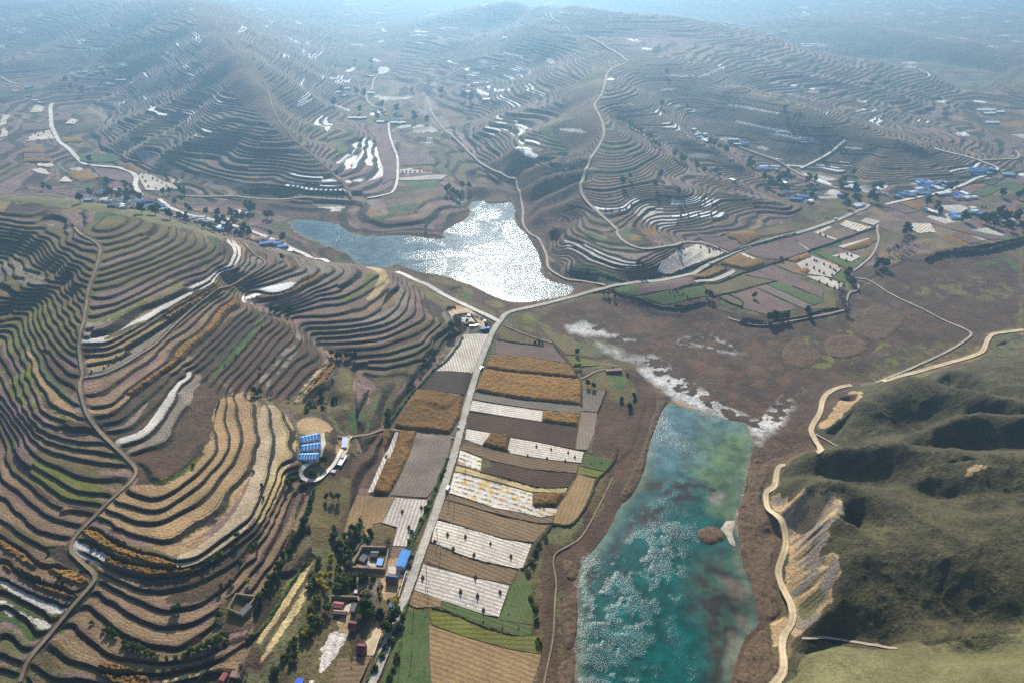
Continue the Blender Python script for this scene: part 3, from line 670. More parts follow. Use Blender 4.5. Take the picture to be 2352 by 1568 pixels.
PAINT = [  # colour, ragged edge in metres, outline, flags: f furrows, c standing corn, b bushes, x not terraced
 ('eros', 6, 'F 1190,1085 1400,1055 1800,985 2100,860 2352,870 2700,900 I 2600,1700 700,1700 790,1400 820,1100 720,800 760,560 650,300 740,110 985,30 F 960,1400 1000,1200', 'b'),
 ('grass', 8, 'I 780,1510 800,1380 1100,1320 1350,1345 1800,1270 2352,1215 2700,1200 2700,1800 600,1800', ''),
 ('grass', 8, 'F 2100,780 2140,730 2352,710 2352,870 2150,880', 'b'),
 ('sand', 3, 'I 655,290 720,240 860,290 1060,305 1140,370 1140,450 1020,540 1060,600 940,700 1110,720 1100,850 1060,1010 920,1110 820,1210 810,1060 750,880 770,640 720,440', ''),
 ('grey', 2, 'I 655,290 720,240 860,290 1060,305 1140,370 1140,450 1020,540 1060,600 940,700 1110,720 1100,850 1060,1010 920,1110 820,1210 810,1060 750,880 770,640 720,440', 's'),
 ('grass', 8, 'I 900,900 1060,850 1030,1000 850,1060', ''), 
 ('sand', 2, 'F 985,1280 1010,1180 1070,1120 1260,1110 1270,1160 1150,1260 1000,1380 960,1330', ''),
 ('brown', 4, 'F 1065,1170 1100,1130 1250,1125 1200,1190', ''),
 ('sand', 4, 'I 650,1320 650,1160 780,1080 790,1120 720,1250', ''), ('sand', 3, 'I 1910,220 2030,150 2080,170 1960,240', ''),
 ('brown', 5, 'U 1230,720 1350,690 1600,690 1750,740 1950,730 2000,640 2100,580 2352,560 2352,740 2200,790 2000,860 1860,1000 1800,1050 1700,1150 1760,1400 1700,1568 1650,1568 1740,1420 1720,1100 1730,960 1540,900 1480,840 1400,780 1300,750', ''),
 ('reed', 4, 'F 680,870 740,750 900,760 1000,860 1015,890 900,950 780,960', ''), ('reed', 4, 'F 980,830 1020,740 1200,720 1330,800 1240,880 1100,890', ''),
 ('reed', 4, 'F 1180,690 1150,600 1500,480 1900,600 1520,690 1390,780 1300,770', ''), ('reed', 6, 'F 0,620 600,700 800,740 680,860 800,980 700,1250 500,1230 300,1100 0,930', ''),
 ('reed', 8, 'E 1300,600 1800,440 2300,640 2352,900 2250,950 1900,760 1500,680', ''), ('moss', 10, 'F 860,760 1000,740 960,800 1020,880 1230,880 1560,680 1620,650 1400,820 1100,930 900,960 990,880', ''),
 ('moss', 10, 'F 1060,690 1160,680 1240,760 1180,740', ''), ('olive', 18, 'F 1100,980 1500,830 1900,740 2000,760 1900,880 1400,1040', 'b'), ('moss', 10, 'F 1420,930 1480,890 1530,920 1450,960', ''),
 ('green', 14, 'F 1980,240 2300,200 2352,300 2300,330 2100,280', ''), ('olive', 18, 'F 1500,380 2000,330 2352,420 2200,520 1700,480', ''),
 ('reed', 3, 'F 560,1560 600,1430 780,1330 800,1200 900,1120 1000,1130 900,1380 960,1520 I 720,90 620,250 660,400 700,600 640,800 700,1000 640,1150 660,1350 600,1567 400,1567 470,1400 580,1200 550,1000 470,800 430,500 500,150', 'b'),
 ('salt', 6, 'E 1500,670 1560,650 1700,640 1740,690 1900,740 2050,780 1960,790 1800,740 1660,735 1560,720', 'm'), ('salt', 10, 'F 0,800 100,720 300,750 500,820 420,860 240,850 100,800', 'sm'),
 ('salt', 12, 'E 1690,740 1850,790 2000,860 2150,880 2200,960 2050,920 1850,860', 'sm'),
 ('salt', 5, 'E 1980,950 2100,910 2200,950 2352,1020 F 100,1060 300,1120 480,1250 500,1310 380,1310 200,1250 0,1160 E 2260,1180 2100,1040', 'm'),
 ('salt', 3, 'F 545,1290 620,1240 740,1180 770,1300 700,1370 600,1430 570,1510 500,1400 500,1310', 'm'), ('salt', 9, 'F 620,1250 740,1160 820,1110 880,1080 840,1170 740,1240', 'sm'), ('sand', 5, 'F 0,1150 200,1250 380,1310 500,1320 510,1440 570,1510 560,1500 500,1400 480,1300 300,1320 100,1240 0,1190', ''),
 ('reed', 3, 'F 165,1140 260,1130 290,1170 180,1180', ''), ('reed', 3, 'F 310,1220 400,1230 440,1270 340,1280', ''), ('reed', 2, 'F 190,980 500,1050 640,1240 560,1260 300,1200 200,1080', ''),
 ('dark', 6, 'U 1250,710 1500,690 1900,720 2000,640 2200,570 2352,600 2352,740 2100,800 1900,950 1750,1000 1560,900 1480,840 1350,740', 's'),
 # shore between fields and lower lake
 ('brown', 4, 'E 1750,1150 1850,1150 2040,1100 2050,1000 1950,960 2000,950 2120,1080 2220,1180 2150,1350 2080,1500 H 2070,100 1930,350 1800,600 1620,740 1500,720 1460,680 1600,620 1750,450 1830,300 1870,80 E 1900,1560 1700,1540 1750,1300', ''),
 ('dark', 3, 'E 1900,960 2000,960 2040,1060 2040,1150 1980,1250 1960,1400 1900,1350 2000,1200 2020,1100', ''),
 ('reed', 3, 'E 2100,1080 2230,1180 2150,1350 2070,1567 H 2050,150 1930,340 1890,300 1990,100 E 2060,1500 2120,1250', 'b'), ('brown', 4, 'H 1400,620 1500,700 1480,900 1480,1300 1400,1567 1330,1567 1370,1200 1380,900 1320,760', ''),
 ('reed', 3, 'H 1480,720 1620,740 1610,850 1560,870 1500,800', 'b'), ('reed', 3, 'H 1480,1000 1600,930 1620,1050 1600,1300 1540,1340 1510,1150', 'b'), ('reed', 3, 'H 1480,1420 1580,1380 1600,1600 1460,1600', 'b'),
 ('olive', 3, 'H 1260,800 1330,620 1400,590 1400,760 1340,900 1360,1240 1310,1240 1310,950', 'b'),
 # shores of the upper lake, hill foot
 ('brown', 4, 'D 1860,60 1960,100 2180,160 2300,220 E 200,250 500,300 800,370 1100,500 1280,520 1500,480 1620,400 1560,340 1380,240 1320,130 1250,0 1350,80 1420,280 1650,360 1740,420 1300,580 1180,600 900,520 700,440 480,340 300,260 0,240 D 1990,150', ''),
 ('brown', 5, 'B 850,1260 1150,1230 1240,1340 1230,1420 1200,1370 1130,1340 900,1310', ''), ('brown', 4, 'B 620,1500 740,1470 880,1400 870,1330 920,1420 760,1520 700,1550', ''), ('brown', 4, 'A 1450,1360 1650,1320 2000,1340 2352,1420 2352,1470 1980,1480 1850,1440 1700,1420', ''),
 ('grass', 2, 'E 960,510 1050,500 1150,540 1080,560', ''), ('green', 2, 'E 820,455 880,450 910,480 890,505 840,480', ''), ('olive', 3, 'E 600,340 760,360 900,420 930,480 800,430 640,380', ''),
 ('dark', 3, 'A 780,855 830,940 960,1010 1100,1070 1260,1155 1500,1205 1650,1240 1930,1262 1930,1335 1600,1325 1480,1278 1270,1203 1110,1128 945,1063 820,970 770,890', 'b'),
 # river beds
 ('river', 4, 'A 560,715 640,720 720,760 780,830 830,900 960,980 1100,1060 1250,1150 1480,1240 1640,1320 1400,1320 1200,1230 1000,1110 850,1030 760,940 690,850 690,790', ''),
 ('olive', 8, 'A 1000,1080 1250,1180 1480,1270 1560,1310 1400,1310 1150,1200', ''), ('straw', 5, 'A 1080,1170 1180,1210 1300,1290 1250,1290 1120,1210', ''),
 ('river', 5, 'B 560,560 620,530 680,560 640,640 700,790 860,900 920,960 940,1060 880,1020 780,930 650,840 560,760 520,730 600,740', ''),
 ('olive', 8, 'B 640,960 740,930 860,1060 1060,1180 900,1250 800,1180 680,1060', ''), ('reed', 8, 'B 900,1220 1080,1200 1180,1250 1230,1330 1150,1330 1000,1290', ''),
 # eroded flank of the central mountain
 ('brown', 5, 'B 940,1060 1250,1040 1600,1010 1790,900 1700,1080 1620,1300 1700,1400 1560,1567 1250,1567 1190,1240', ''), ('olive', 6, 'B 1500,1000 1790,720 1800,500 1600,640 1450,700 1560,800', ''),
 ('olive', 5, 'E 1420,140 1450,130 1530,230 1550,270 1480,240', ''), ('green', 4, 'E 1550,275 1660,255 1960,390 1850,405 1700,330', 'x'), ('moss', 6, 'B 1350,880 1420,870 1590,1010 1500,1020 1400,960', ''),
 # bald brown ridge
 ('brown', 12, 'A 1280,20 1500,20 1600,260 1700,420 1830,620 1880,780 2050,1000 2200,1140 2340,1290 2150,1180 1850,930 1560,640 1420,500 1440,380 1350,260', ''),
 ('brown', 10, 'B 1440,560 1760,560 1700,720 1780,900 1700,1080 1400,900 1560,800', ''),
 # near hill
 ('olive', 3, 'D 0,0 400,0 480,60 670,200 580,480 550,720 530,850 400,900 0,900', ''), ('moss', 6, 'D 0,640 120,600 250,480 330,500 520,800 300,640 250,560 330,800 200,640 240,900 400,1280 600,1400 300,1300 100,1200 0,1100', 's'),
 ('moss', 7, 'D 560,480 700,700 1000,520 1300,350 1480,180 1400,250 1200,360 900,520 600,680', 's'), ('olive', 3, 'D 480,0 1100,0 1380,100 1450,180 1300,260 900,440 600,540 560,500 650,280 680,160', ''),
 ('brown', 3, 'D 600,1300 900,1120 1200,960 1330,1000 1250,1300 1100,1567 830,1567 700,1400', 'b'), ('brown', 3, 'D 1330,1000 1560,1100 1500,1180 1420,1300 1440,1400 1250,1567 1050,1567 1220,1300', 'b'), ('brown', 2, 'G 860,0 1300,0 1280,130 1100,210 930,200 900,100', ''),
 ('moss', 4, 'G 1200,170 1350,40 1420,-80 1440,-20 1300,120 1180,220 1000,220', 'x'),
 ('brown', 2, 'D 1200,970 1640,530 1960,680 2220,880 2000,1200 1560,1080', 'f'), ('dark', 2, 'D 1270,990 1400,1010 1830,600 1700,560', ''), ('green', 1.5, 'D 1390,1020 1780,600 1810,605 1640,830 1430,1025', 'x'),
 ('grey', 4, 'D 1690,1080 1860,900 2000,700 2080,740 1900,1000 1760,1140', 's'), ('straw', 2, 'D 1960,1190 2200,890 2220,920 2000,1195', 'cx'), ('corn', 2, 'D 2020,1195 2240,905 2265,930 2180,1060 2060,1190', 'c'),
 ('olive', 4, 'D 2010,1180 2100,1160 2352,1000 2352,1200 2268,1300 2100,1260 2000,1210', 'b'), ('brown', 4, 'D 1980,1250 2150,1260 2268,1340 2268,1567 G 2352,0 2352,300 2200,250 2180,120 2240,0 D 2200,1300', 'b'),
 ('sand', 2, 'D 1980,1330 2050,1290 2180,1310 2250,1380 2160,1400 2030,1420', ''), ('sand', 2, 'D 2250,1450 2352,1420 2352,1500 2290,1567 2260,1540', ''), ('sand', 2, 'D 1545,1130 1660,1120 1700,1160 1640,1175 1560,1155', ''),
 ('pale', 1.5, 'D 560,790 720,760 1000,610 1300,430 1560,290 1600,240 1500,100 1560,110 1640,210 1620,260 1550,320 1300,470 1000,640 740,780 560,800', 'fk'),
 ('purple', 2, 'D 580,500 850,420 1200,300 1350,190 1380,120 1390,100 1350,230 1100,360 800,500 590,520', ''), ('purple', 2, 'D 680,240 900,190 1080,110 1100,130 900,220 660,300', ''),
 ('dark', 2, 'D 560,870 800,760 1000,660 1140,600 1140,560 1340,420 1360,440 1140,640 980,700 700,850', ''), ('olive', 2, 'D 700,740 820,690 960,640 980,650 860,720 700,790', ''),
 ('corn', 1, 'D 1130,615 1350,405 1440,390 1465,412 1300,560 1190,640', 'ck'),
 ('tan', 2, 'D 560,900 1140,630 1190,640 1000,800 750,960 560,970', ''), ('grey', 2, 'D 570,980 750,930 1120,650 1190,640 1000,810 760,990 580,1020', ''), ('grey', 2, 'D 1470,370 1620,250 1700,200 1780,250 1560,380', ''),
 ('soil', 2, 'D 550,1070 760,1010 1010,860 1250,640 1480,440 1560,440 1250,760 900,990 700,1130 560,1150', 'f'), ('soil', 2, 'D 560,1170 800,1100 1000,960 1300,700 1570,460 1600,480 1400,680 1000,1000 760,1200 580,1215', 'f'),
 ('tan', 2, 'D 580,1225 780,1190 920,1090 920,1110 760,1270 600,1270', 'f'), ('corn', 1.4, 'D 890,1120 980,1020 1200,860 1420,670 1600,470 1635,520 1400,780 1180,960 1000,1085 930,1115', 'ck'),
 ('grey', 2, 'D 1560,440 1760,380 2030,310 1980,230 2150,240 2300,300 2280,340 2100,470 1850,500 1640,500', ''), ('purple', 2, 'D 1730,540 2080,440 2140,480 1850,580 1780,570', 'x'),
 ('white', 1, 'D 1628,490 1800,430 1980,395 2005,405 1850,455 1640,512', 'k'), ('cornd', 1, 'D 1660,512 1860,460 2010,410 2090,380 2200,345 2215,360 2060,420 1900,490 1700,520', 'ck'), ('corn', 1, 'D 1975,395 2080,340 2140,325 2165,340 2050,395 1995,408', 'c'),
 ('straw', 1.5, 'E 170,283 250,285 340,330 350,380 300,440 250,500 180,515 250,420 285,350 250,310', 'x'), ('grey', 3, 'E 40,260 100,260 100,320 40,380 0,390 0,330', ''), ('moss', 4, 'E 200,310 280,340 270,400 100,500 0,530 0,480 150,430', ''),
 ('soil', 3, 'E 0,560 250,520 400,380 420,500 330,560 0,620', ''), ('grey', 3, 'E 360,330 460,440 500,560 460,620 300,680 0,720 0,680 250,640 420,540', ''), ('grey', 2, 'E 380,560 430,520 420,600 280,640 180,650', ''), ('purple', 3, 'E 0,740 400,680 520,560 620,500 600,620 450,720 0,800', ''),
 ('grass', 2, 'E 180,880 400,830 540,780 560,795 400,850 170,900', ''), ('grass', 2, 'E 150,920 400,880 600,815 620,830 400,905 140,935', ''), ('grass', 2, 'E 130,960 350,940 590,870 620,850 560,910 350,965 130,975', ''), ('grass', 2, 'E 160,985 300,1000 560,940 540,970 300,1030 150,1000', ''),
 ('olive', 5, 'E 640,780 760,640 830,700 720,840 560,960 400,1110 250,1330 150,1300 250,1150 0,1050 0,1010 350,1010', 'b'), ('dark', 3, 'E 590,440 700,500 720,600 640,640 560,520', ''), ('olive', 4, 'E 480,370 720,480 900,560 800,580 590,500', ''),
 ('olive', 4, 'E 0,950 90,960 80,1160 0,1200', ''), ('olive', 4, 'E 50,1120 200,1220 400,1130 380,1200 300,1370 0,1400 0,1200', 'b'), ('purple', 1.5, 'E 125,1015 170,1010 270,1075 240,1120 190,1135 90,1120', 'x'),
 ('green', 1.5, 'E 65,1215 170,1230 180,1295 228,1310 220,1380 120,1400 85,1395', ''), ('green', 1.5, 'E 190,1225 270,1188 305,1195 270,1235', ''),
 ('tan', 1.5, 'D 1420,1320 1430,1250 1490,1160 1560,1150 1640,1180 1740,1200 1750,1300 1740,1567 1330,1567 1440,1400', 'f'), ('tan', 1.5, 'G 835,270 900,235 1150,230 1350,80 1440,-60 1750,-60 1730,100 1560,400 1380,560 1200,640 960,640 640,480 700,400 770,340', 'f'),
 ('pale', 1.5, 'D 780,1470 980,1410 1070,1300 1180,1130 1210,990 1250,990 1220,1150 1100,1350 1000,1440 850,1500', 'fk'), ('grey', 1.5, 'D 850,1550 1080,1440 1180,1280 1270,1030 1320,1010 1260,1200 1150,1420 1000,1530 880,1570', 'fk'), ('grey', 2, 'D 720,1380 850,1340 960,1200 1010,1130 980,1230 880,1370 740,1400', ''),
 ('straw2', 1.5, 'D 1790,1230 1840,1225 1930,1400 1900,1600 G 1800,300 1500,640 1330,770 1180,770 1350,700 1600,480 1740,200 1770,0 D 1780,1400', 'k'), ('tan', 1.5, 'G 1000,650 1230,640 1420,560 1400,600 1190,725 1050,680', ''),
 ('straw', 1.5, 'D 1840,1230 1900,1240 2000,1400 1990,1500 G 1960,80 1920,140 1910,210 1770,515 1700,480 1820,250 1830,100 1900,0 D 1900,1400', ''),
 ('corn', 1, 'G 540,540 600,515 800,610 1000,700 1190,765 1190,790 1060,780 850,720 600,610', 'c'), ('pale', 1, 'G 455,640 500,600 580,630 650,650 725,690 690,775 560,725 480,690', 'f'),
 ('cornd', 1, 'G 725,685 860,735 1000,790 1260,800 1310,820 1200,860 1050,870 850,810 700,770', 'c'), ('dark', 2, 'G 880,870 1100,890 1300,850 1600,620 1720,480 1780,520 1650,680 1400,880 1100,980 950,920', 'b'), ('brown', 2, 'G 1080,980 1400,890 1700,640 1750,560 1740,650 1550,900 1350,1030 1150,1050', 'b'),
 ('soil', 1.5, 'G 660,850 800,860 920,940 1130,1050 1140,1080 900,990 700,890', ''), ('soil', 1.5, 'G 1350,1070 1480,990 1700,680 1900,300 2000,200 2010,250 1880,500 1650,900 1400,1130 1050,1190 820,1080 620,940 640,900 900,1030 1080,1110', 'f'),
 ('soil', 1.5, 'G 1690,960 1760,760 1900,560 2050,250 2095,240 2060,400 1950,650 1760,960 1700,990', ''), ('soil', 1.5, 'G 545,1030 600,970 820,1110 1080,1210 1300,1190 1450,1170 1460,1190 1250,1330 1050,1310 780,1220', 'f'),
 ('soil', 1.5, 'G 430,1150 480,1110 640,1200 760,1280 1000,1400 1200,1440 1400,1420 1640,1280 1640,1300 1350,1440 1000,1480 700,1350', ''), ('soil', 1.5, 'G 330,1260 380,1205 560,1330 700,1430 620,1490 500,1400', 'f'), ('cornd', 1, 'G 640,1480 700,1430 850,1470 1010,1540 1000,1600 800,1600', 'c'), ('straw', 1.5, 'G 1050,1567 1200,1530 1480,1450 1440,1500 1200,1600', 'f'),
 ('dark', 2, 'G 320,680 430,650 600,800 640,860 540,870 520,780 340,740', 'b'), ('olive', 2, 'G 180,1400 240,1320 300,1330 400,1450 480,1600 180,1600', 'b'),
 # left of the path, low
 ('tan', 1.5, 'D 170,860 200,830 330,1080 500,1250 580,1320 490,1325 350,1210 230,1010', 'f'), ('grey', 2, 'D 420,1120 500,1230 560,1280 540,1180', ''), ('grey', 2, 'D 100,180 150,260 180,360 340,410 260,420 150,400 90,300 80,210', ''), ('grey', 2, 'D 160,250 230,330 380,400 340,400 200,350', ''), ('grey', 2, 'D 20,230 50,220 100,330 40,340', ''),
 ('purple', 2, 'D 420,0 480,60 560,90 665,130 670,180 560,140 460,60', ''),
 ('soil', 2, 'D 300,1340 450,1380 640,1400 680,1440 500,1430 330,1370', ''), ('soil', 2, 'D 290,1395 500,1450 700,1465 800,1550 600,1510 380,1450', ''), ('soil', 2, 'D 210,1400 260,1390 400,1470 620,1530 800,1600 G 900,150 700,110 500,60 260,0', ''),
 ('olive', 2, 'G 160,20 300,0 420,50 700,170 870,200 800,270 500,160 200,40', ''), ('moss', 2, 'G 180,50 400,130 800,290 730,330 500,260 240,130', ''), ('moss', 2, 'G 220,120 500,280 710,340 640,400 480,350 300,280 200,170', ''),
 ('soil', 2, 'G 0,60 60,110 200,270 350,360 600,430 560,500 330,420 150,310 0,180', ''), ('soil', 2, 'G 0,250 80,330 250,430 400,510 500,540 430,620 260,570 100,470 0,380', ''), ('olive', 2, 'G 0,500 120,560 220,680 340,720 320,750 150,660 0,560', ''),
 ('corn', 1, 'G 0,600 120,680 250,760 360,760 480,810 600,880 590,910 470,890 330,800 200,790 60,690 0,650', 'c'), ('cornd', 1, 'G 0,725 120,800 300,880 450,930 530,970 500,1010 300,950 130,850 0,770', 'c'),
 ('pale', 2, 'G 0,840 100,890 200,970 340,1020 480,1050 380,1120 240,1060 100,970 0,910', ''), ('pale', 2, 'G 0,1000 100,1060 200,1120 370,1160 300,1230 150,1140 0,1070', ''), ('grass', 2, 'G 0,1190 100,1230 230,1310 180,1400 80,1400 0,1340', ''), ('grass', 2, 'G 0,1430 180,1480 260,1600 0,1600', ''),
 # foreground valley
 ('olive', 4, 'G 2110,290 2180,200 2352,160 2352,380 2250,560 2100,700 2020,650', ''), ('moss', 4, 'G 1700,1200 1900,900 2060,740 2130,720 2080,800 1900,1000 1730,1280 1650,1290', ''), ('brown', 3, 'G 1690,1230 1750,1100 1900,850 2050,680 1900,800 1740,1000 1660,1180', 'b'),
 ('straw', 1, 'G 2070,735 2105,730 2090,800 1760,1300 1715,1295 1900,1000', 'f'), ('straw', 1, 'G 2100,830 2128,820 2100,950 1780,1420 1740,1415 1950,1080', 'f'), ('brown', 2, 'G 2110,740 2100,820 1950,1060 1740,1400 1770,1310 2060,860', 'b'),
 ('grass', 4, 'G 1700,1567 1900,1300 2100,950 2150,900 2160,1100 2050,1300 1900,1500 1850,1600', 'b'), ('olive', 4, 'G 2000,1500 2200,1150 2352,1180 2100,1567', 'b'), ('pale', 1.5, 'G 2200,1230 2352,1190 2352,1230 2130,1560 2060,1560', 'fs'),
 ('sand', 2, 'H 180,1130 240,1100 300,1170 290,1260 200,1390 100,1380 60,1330 140,1200 120,1150', ''), ('sand', 2, 'H 300,780 370,700 460,800 440,870 380,1000 290,1000 300,850 120,830 0,820 0,780 120,770', ''), ('sand', 2, 'H 0,1120 120,1100 160,1180 60,1240 0,1220', ''),
 ('grey', 2, 'H 420,780 480,760 520,790 480,870 430,860', ''), ('olive', 2, 'H 200,560 240,500 400,515 360,640 240,610', ''), ('olive', 3, 'H 480,640 620,380 700,150 760,20 830,0 700,250 560,650 480,760 430,700', 'b'), ('green', 3, 'H 200,1520 290,1350 400,1200 420,1080 480,1060 380,1250 260,1500', 'b'),
 ('sand', 2, 'E 760,540 860,550 960,620 1010,650 940,690 850,660 780,600', ''), ('olive', 3, 'E 1100,680 1180,700 1440,800 1400,820 1340,820 1250,790 1070,760', ''), ('olive', 3, 'E 1130,640 1250,590 1340,600 1360,680 1500,800 1440,790 1250,690', ''), ('moss', 2, 'E 1240,610 1300,600 1330,640 1280,665 1240,640', ''),
 ('olive', 3, 'E 1640,1050 1800,970 1900,1000 1960,1050 2020,1140 1960,1200 1750,1160 1800,1110 1640,1110', ''), ('green', 2, 'E 1815,1020 1840,1000 1960,1040 1970,1070 1830,1060', ''), ('green', 2, 'E 1815,1065 1970,1080 1900,1115 1820,1100', ''), ('brown', 3, 'E 1700,1560 1740,1400 1770,1280 1820,1200 1980,1210 1900,1380 1900,1567', ''),
 # far fields of film and stubble on the terraces
 *[('white', 2, s, 'k') for s in (
  'A 2210,1118 2330,1068 2352,1030 B 20,1110 70,1080 85,1000 80,928 118,925 130,1000 100,1085 60,1115 A 2352,1130 2220,1130', 'A 1955,1172 2315,1240 2310,1252 1950,1190', 'A 1930,1222 2330,1286 2340,1302 1960,1258', 'A 2010,730 2060,690 2060,650 2025,630 2060,632 2085,670 2075,710 2035,735',
  'A 2090,860 2135,775 2160,770 2110,862', 'A 2155,875 2195,790 2225,790 2200,885', 'A 1000,725 1020,725 1065,785 1040,782 1010,755', 'A 1070,790 1110,785 1118,812 1090,815', 'A 1365,888 1410,880 1395,905 1420,932 1395,935 1375,915', 'A 1310,930 1325,928 1375,960 1340,955', 'A 1465,712 1500,710 1540,735 1510,730',
  'A 960,520 985,518 990,530 1040,540 990,542', 'A 1245,478 1260,476 1275,500 1320,520 1280,518', 'A 1175,305 1200,305 1222,318 1195,318', 'A 1000,298 1020,292 1035,298 1015,318', 'A 960,658 980,655 990,682 965,670', 'A 1240,785 1270,770 1330,790 1270,795', 'A 870,575 930,580 900,584', 'A 1085,412 1110,412 1150,425 1110,424',
  'B 105,1130 120,1050 160,1045 165,1110 130,1135', 'B 170,935 190,935 205,1030 200,1100 175,1095', 'B 195,950 220,945 235,1040 235,1110 210,1110', 'B 230,945 255,945 275,1060 270,1130 240,1130', 'B 275,1100 300,1130 295,1180 240,1200 120,1225 40,1220 200,1190 260,1170',
  'B 1065,810 1080,805 1110,850 1175,875 1160,880 1090,850', 'B 1000,880 1020,870 1050,910 1020,915', 'B 1015,870 1030,865 1090,900 1060,905', 'B 1170,880 1190,885 1265,915 1220,915', 'B 1200,865 1310,890 1230,892', 'B 1175,820 1250,845 1360,860 1350,868 1250,860',
  'B 1290,920 1320,910 1330,950 1350,990 1330,998 1300,960', 'B 1230,945 1270,935 1275,975 1250,1000', 'B 1250,1010 1280,1005 1300,1060 1335,1078 1290,1078 1260,1050', 'B 1200,1030 1230,1020 1250,1070 1290,1098 1240,1090',
  'B 1075,680 1110,655 1140,655 1100,680 1140,700 1270,700 1270,710 1130,708', 'B 1115,490 1135,480 1150,520 1200,530 1350,530 1160,537', 'B 980,570 1000,565 1000,590 1060,602 1185,600 1180,609 1050,608', 'B 910,603 1050,628 960,632', 'B 1165,480 1200,495 1340,505 1220,508',
  'B 280,500 270,450 350,450 340,480', 'B 200,780 240,745 310,740 320,770', 'B 830,490 870,465 930,462 890,485', 'B 860,520 890,495 960,490 920,515', 'B 990,485 1080,460 1060,480', 'B 735,415 760,425 820,448 770,440', 'B 1400,395 1430,410 1560,432 1440,420', 'B 500,215 540,205 550,225 740,232 560,237', 'B 470,250 600,262 790,258 600,268', 'B 230,160 340,220 300,205',
  'B 0,520 50,515 0,540', 'B 0,560 110,535 90,560 0,568', 'B 45,470 110,450 120,465 60,480', 'B 200,395 260,395 300,418 250,412', 'B 600,195 910,182 760,192', 'B 440,302 630,308 560,313', 'B 1090,347 1250,380 1240,388 1100,352', 'B 950,420 1010,436 980,434',
  'B 1920,250 2060,285 1960,270', 'B 2110,240 2280,255', 'B 2050,320 2120,335 2060,330', 'B 2120,575 2290,610 2200,600', 'B 2155,672 2340,697 2200,688', 'B 2120,710 2170,745 2175,762 2140,745', 'B 2190,815 2230,830 2240,852 2210,845', 'B 2260,835 2290,845 2305,870 2275,868', 'B 1810,538 1890,522 1850,540',
  'B 2030,1385 2010,1345 1990,1340 1960,1370 1890,1395 1725,1395 1740,1412 1920,1415', 'C 430,703 735,775 600,742', 'C 390,797 790,898 760,904 560,852', 'C 620,885 1060,998 900,966', 'C 1120,975 1270,997 1200,1000', 'C 608,548 700,556 680,562', 'C 708,556 945,590 920,598 800,582', 'C 860,612 1012,630 940,628', 'C 1197,670 1300,690 1240,686',
  'C 1210,775 1300,750 1355,765 1310,775', 'C 1880,908 1950,885 1978,900 1940,914', 'C 1730,655 1850,688 1800,692', 'C 955,1088 1150,1150 1140,1158 980,1112', 'C 2020,1112 2050,1093 2075,1110 2030,1132 1920,1145 1850,1160 1900,1138', 'C 2290,1150 2352,1150 2352,1180 2310,1180', 'C 0,1350 310,1353 310,1366 0,1362', 'C 0,1372 340,1380 340,1392 0,1386', 'C 0,1443 400,1439 390,1452 0,1456',
  'C 1110,1088 1210,1108 1180,1114', 'C 1600,798 1750,812 1620,806', 'C 0,835 30,840 45,870 10,870', 'C 240,895 410,938 380,942', 'C 370,912 450,935 400,930', 'C 80,720 145,735 110,738', 'C 850,1155 900,1170 1060,1235 1070,1250 980,1225 900,1190', 'C 2030,675 2090,690 2060,700 2030,690', 'C 1680,495 1745,510 1700,510', 'C 2190,420 2230,435 2210,440', 'C 570,975 630,990 600,994', 'C 600,1040 720,1060 690,1063', 'C 750,1100 880,1115 820,1130',
  'A 2210,340 2190,350 1890,360 2000,352', 'A 1890,385 1960,372 1940,382', 'A 2010,378 2100,370 2060,378', 'A 1600,215 1640,200 1710,190 1640,210', 'A 2130,540 2310,515 2315,528 2200,542', 'A 2240,565 2352,545 2352,560 2260,570', 'A 2015,530 2035,525 2035,580 2020,580', 'A 2110,360 2190,350 2150,362')],
 *[('pale', 2, s, 'k') for s in ('A 2140,1385 2352,1390 2352,1410 2200,1415', 'B 0,1390 70,1395 60,1412 0,1412', 'B 375,845 600,840 680,890 640,905 500,880', 'B 1980,1420 2060,1372 2080,1370 2010,1432', 'B 2020,1442 2100,1382 2120,1400 2060,1460', 'B 2065,1475 2140,1400 2180,1415 2100,1487', 'B 2105,1500 2190,1425 2222,1450 2150,1512', 'B 2160,1530 2240,1460 2268,1480 2200,1542',
  'E 1560,80 1750,170 1900,230 2050,280 2000,290 1850,250 1700,190 1540,100', 'E 1500,110 1700,220 1850,270 1980,310 1850,300 1700,240', 'C 80,1035 280,1042 200,1050', 'B 1440,880 1600,860 1700,900', 'C 1060,1270 1110,1300 1080,1330 950,1330 1050,1310', 'A 440,1130 600,1125 590,1145 460,1160', 'B 285,650 490,640 490,655 440,670 300,680', 'B 620,60 900,50')],
 *[('corn', 2, s, '') for s in ('E 1960,85 2030,60 2060,20 2110,0 2180,30 2090,95 2000,105', 'C 190,1265 260,1250 380,1228 415,1250 360,1270 230,1270', 'C 550,1035 600,1028 660,1050 620,1062', 'C 1980,1240 2030,1220 2090,1250 2020,1270', 'B 80,1350 150,1350 240,1400 285,1450 170,1450 130,1400', 'C 1080,1040 1250,1065 1420,1075 1250,1085', 'C 200,740 450,790 580,830 420,800', 'A 1650,1180 1750,1195 1740,1215 1670,1205', 'C 2160,830 2352,800 2352,860 2200,850', 'B 335,518 405,515 405,540 345,540')],
 *[('green', 3, s, '') for s in ('B 0,1080 60,960 40,940 0,1060', 'B 1400,880 1430,900 1560,1020 1500,1030 1410,950', 'A 1420,870 1480,840 1510,850 1440,885', 'A 1340,590 1440,560 1500,620 1400,640', 'C 880,1160 940,1145 970,1160 900,1180', 'C 950,1295 1000,1255 1040,1275 1020,1305', 'B 790,740 820,710 830,760 800,770', 'B 130,940 160,940 165,1030 140,1030', 'B 420,1210 640,1215 700,1230 640,1260 430,1240', 'B 170,1470 380,1440 420,1330 420,1400 370,1470 200,1500')],
]
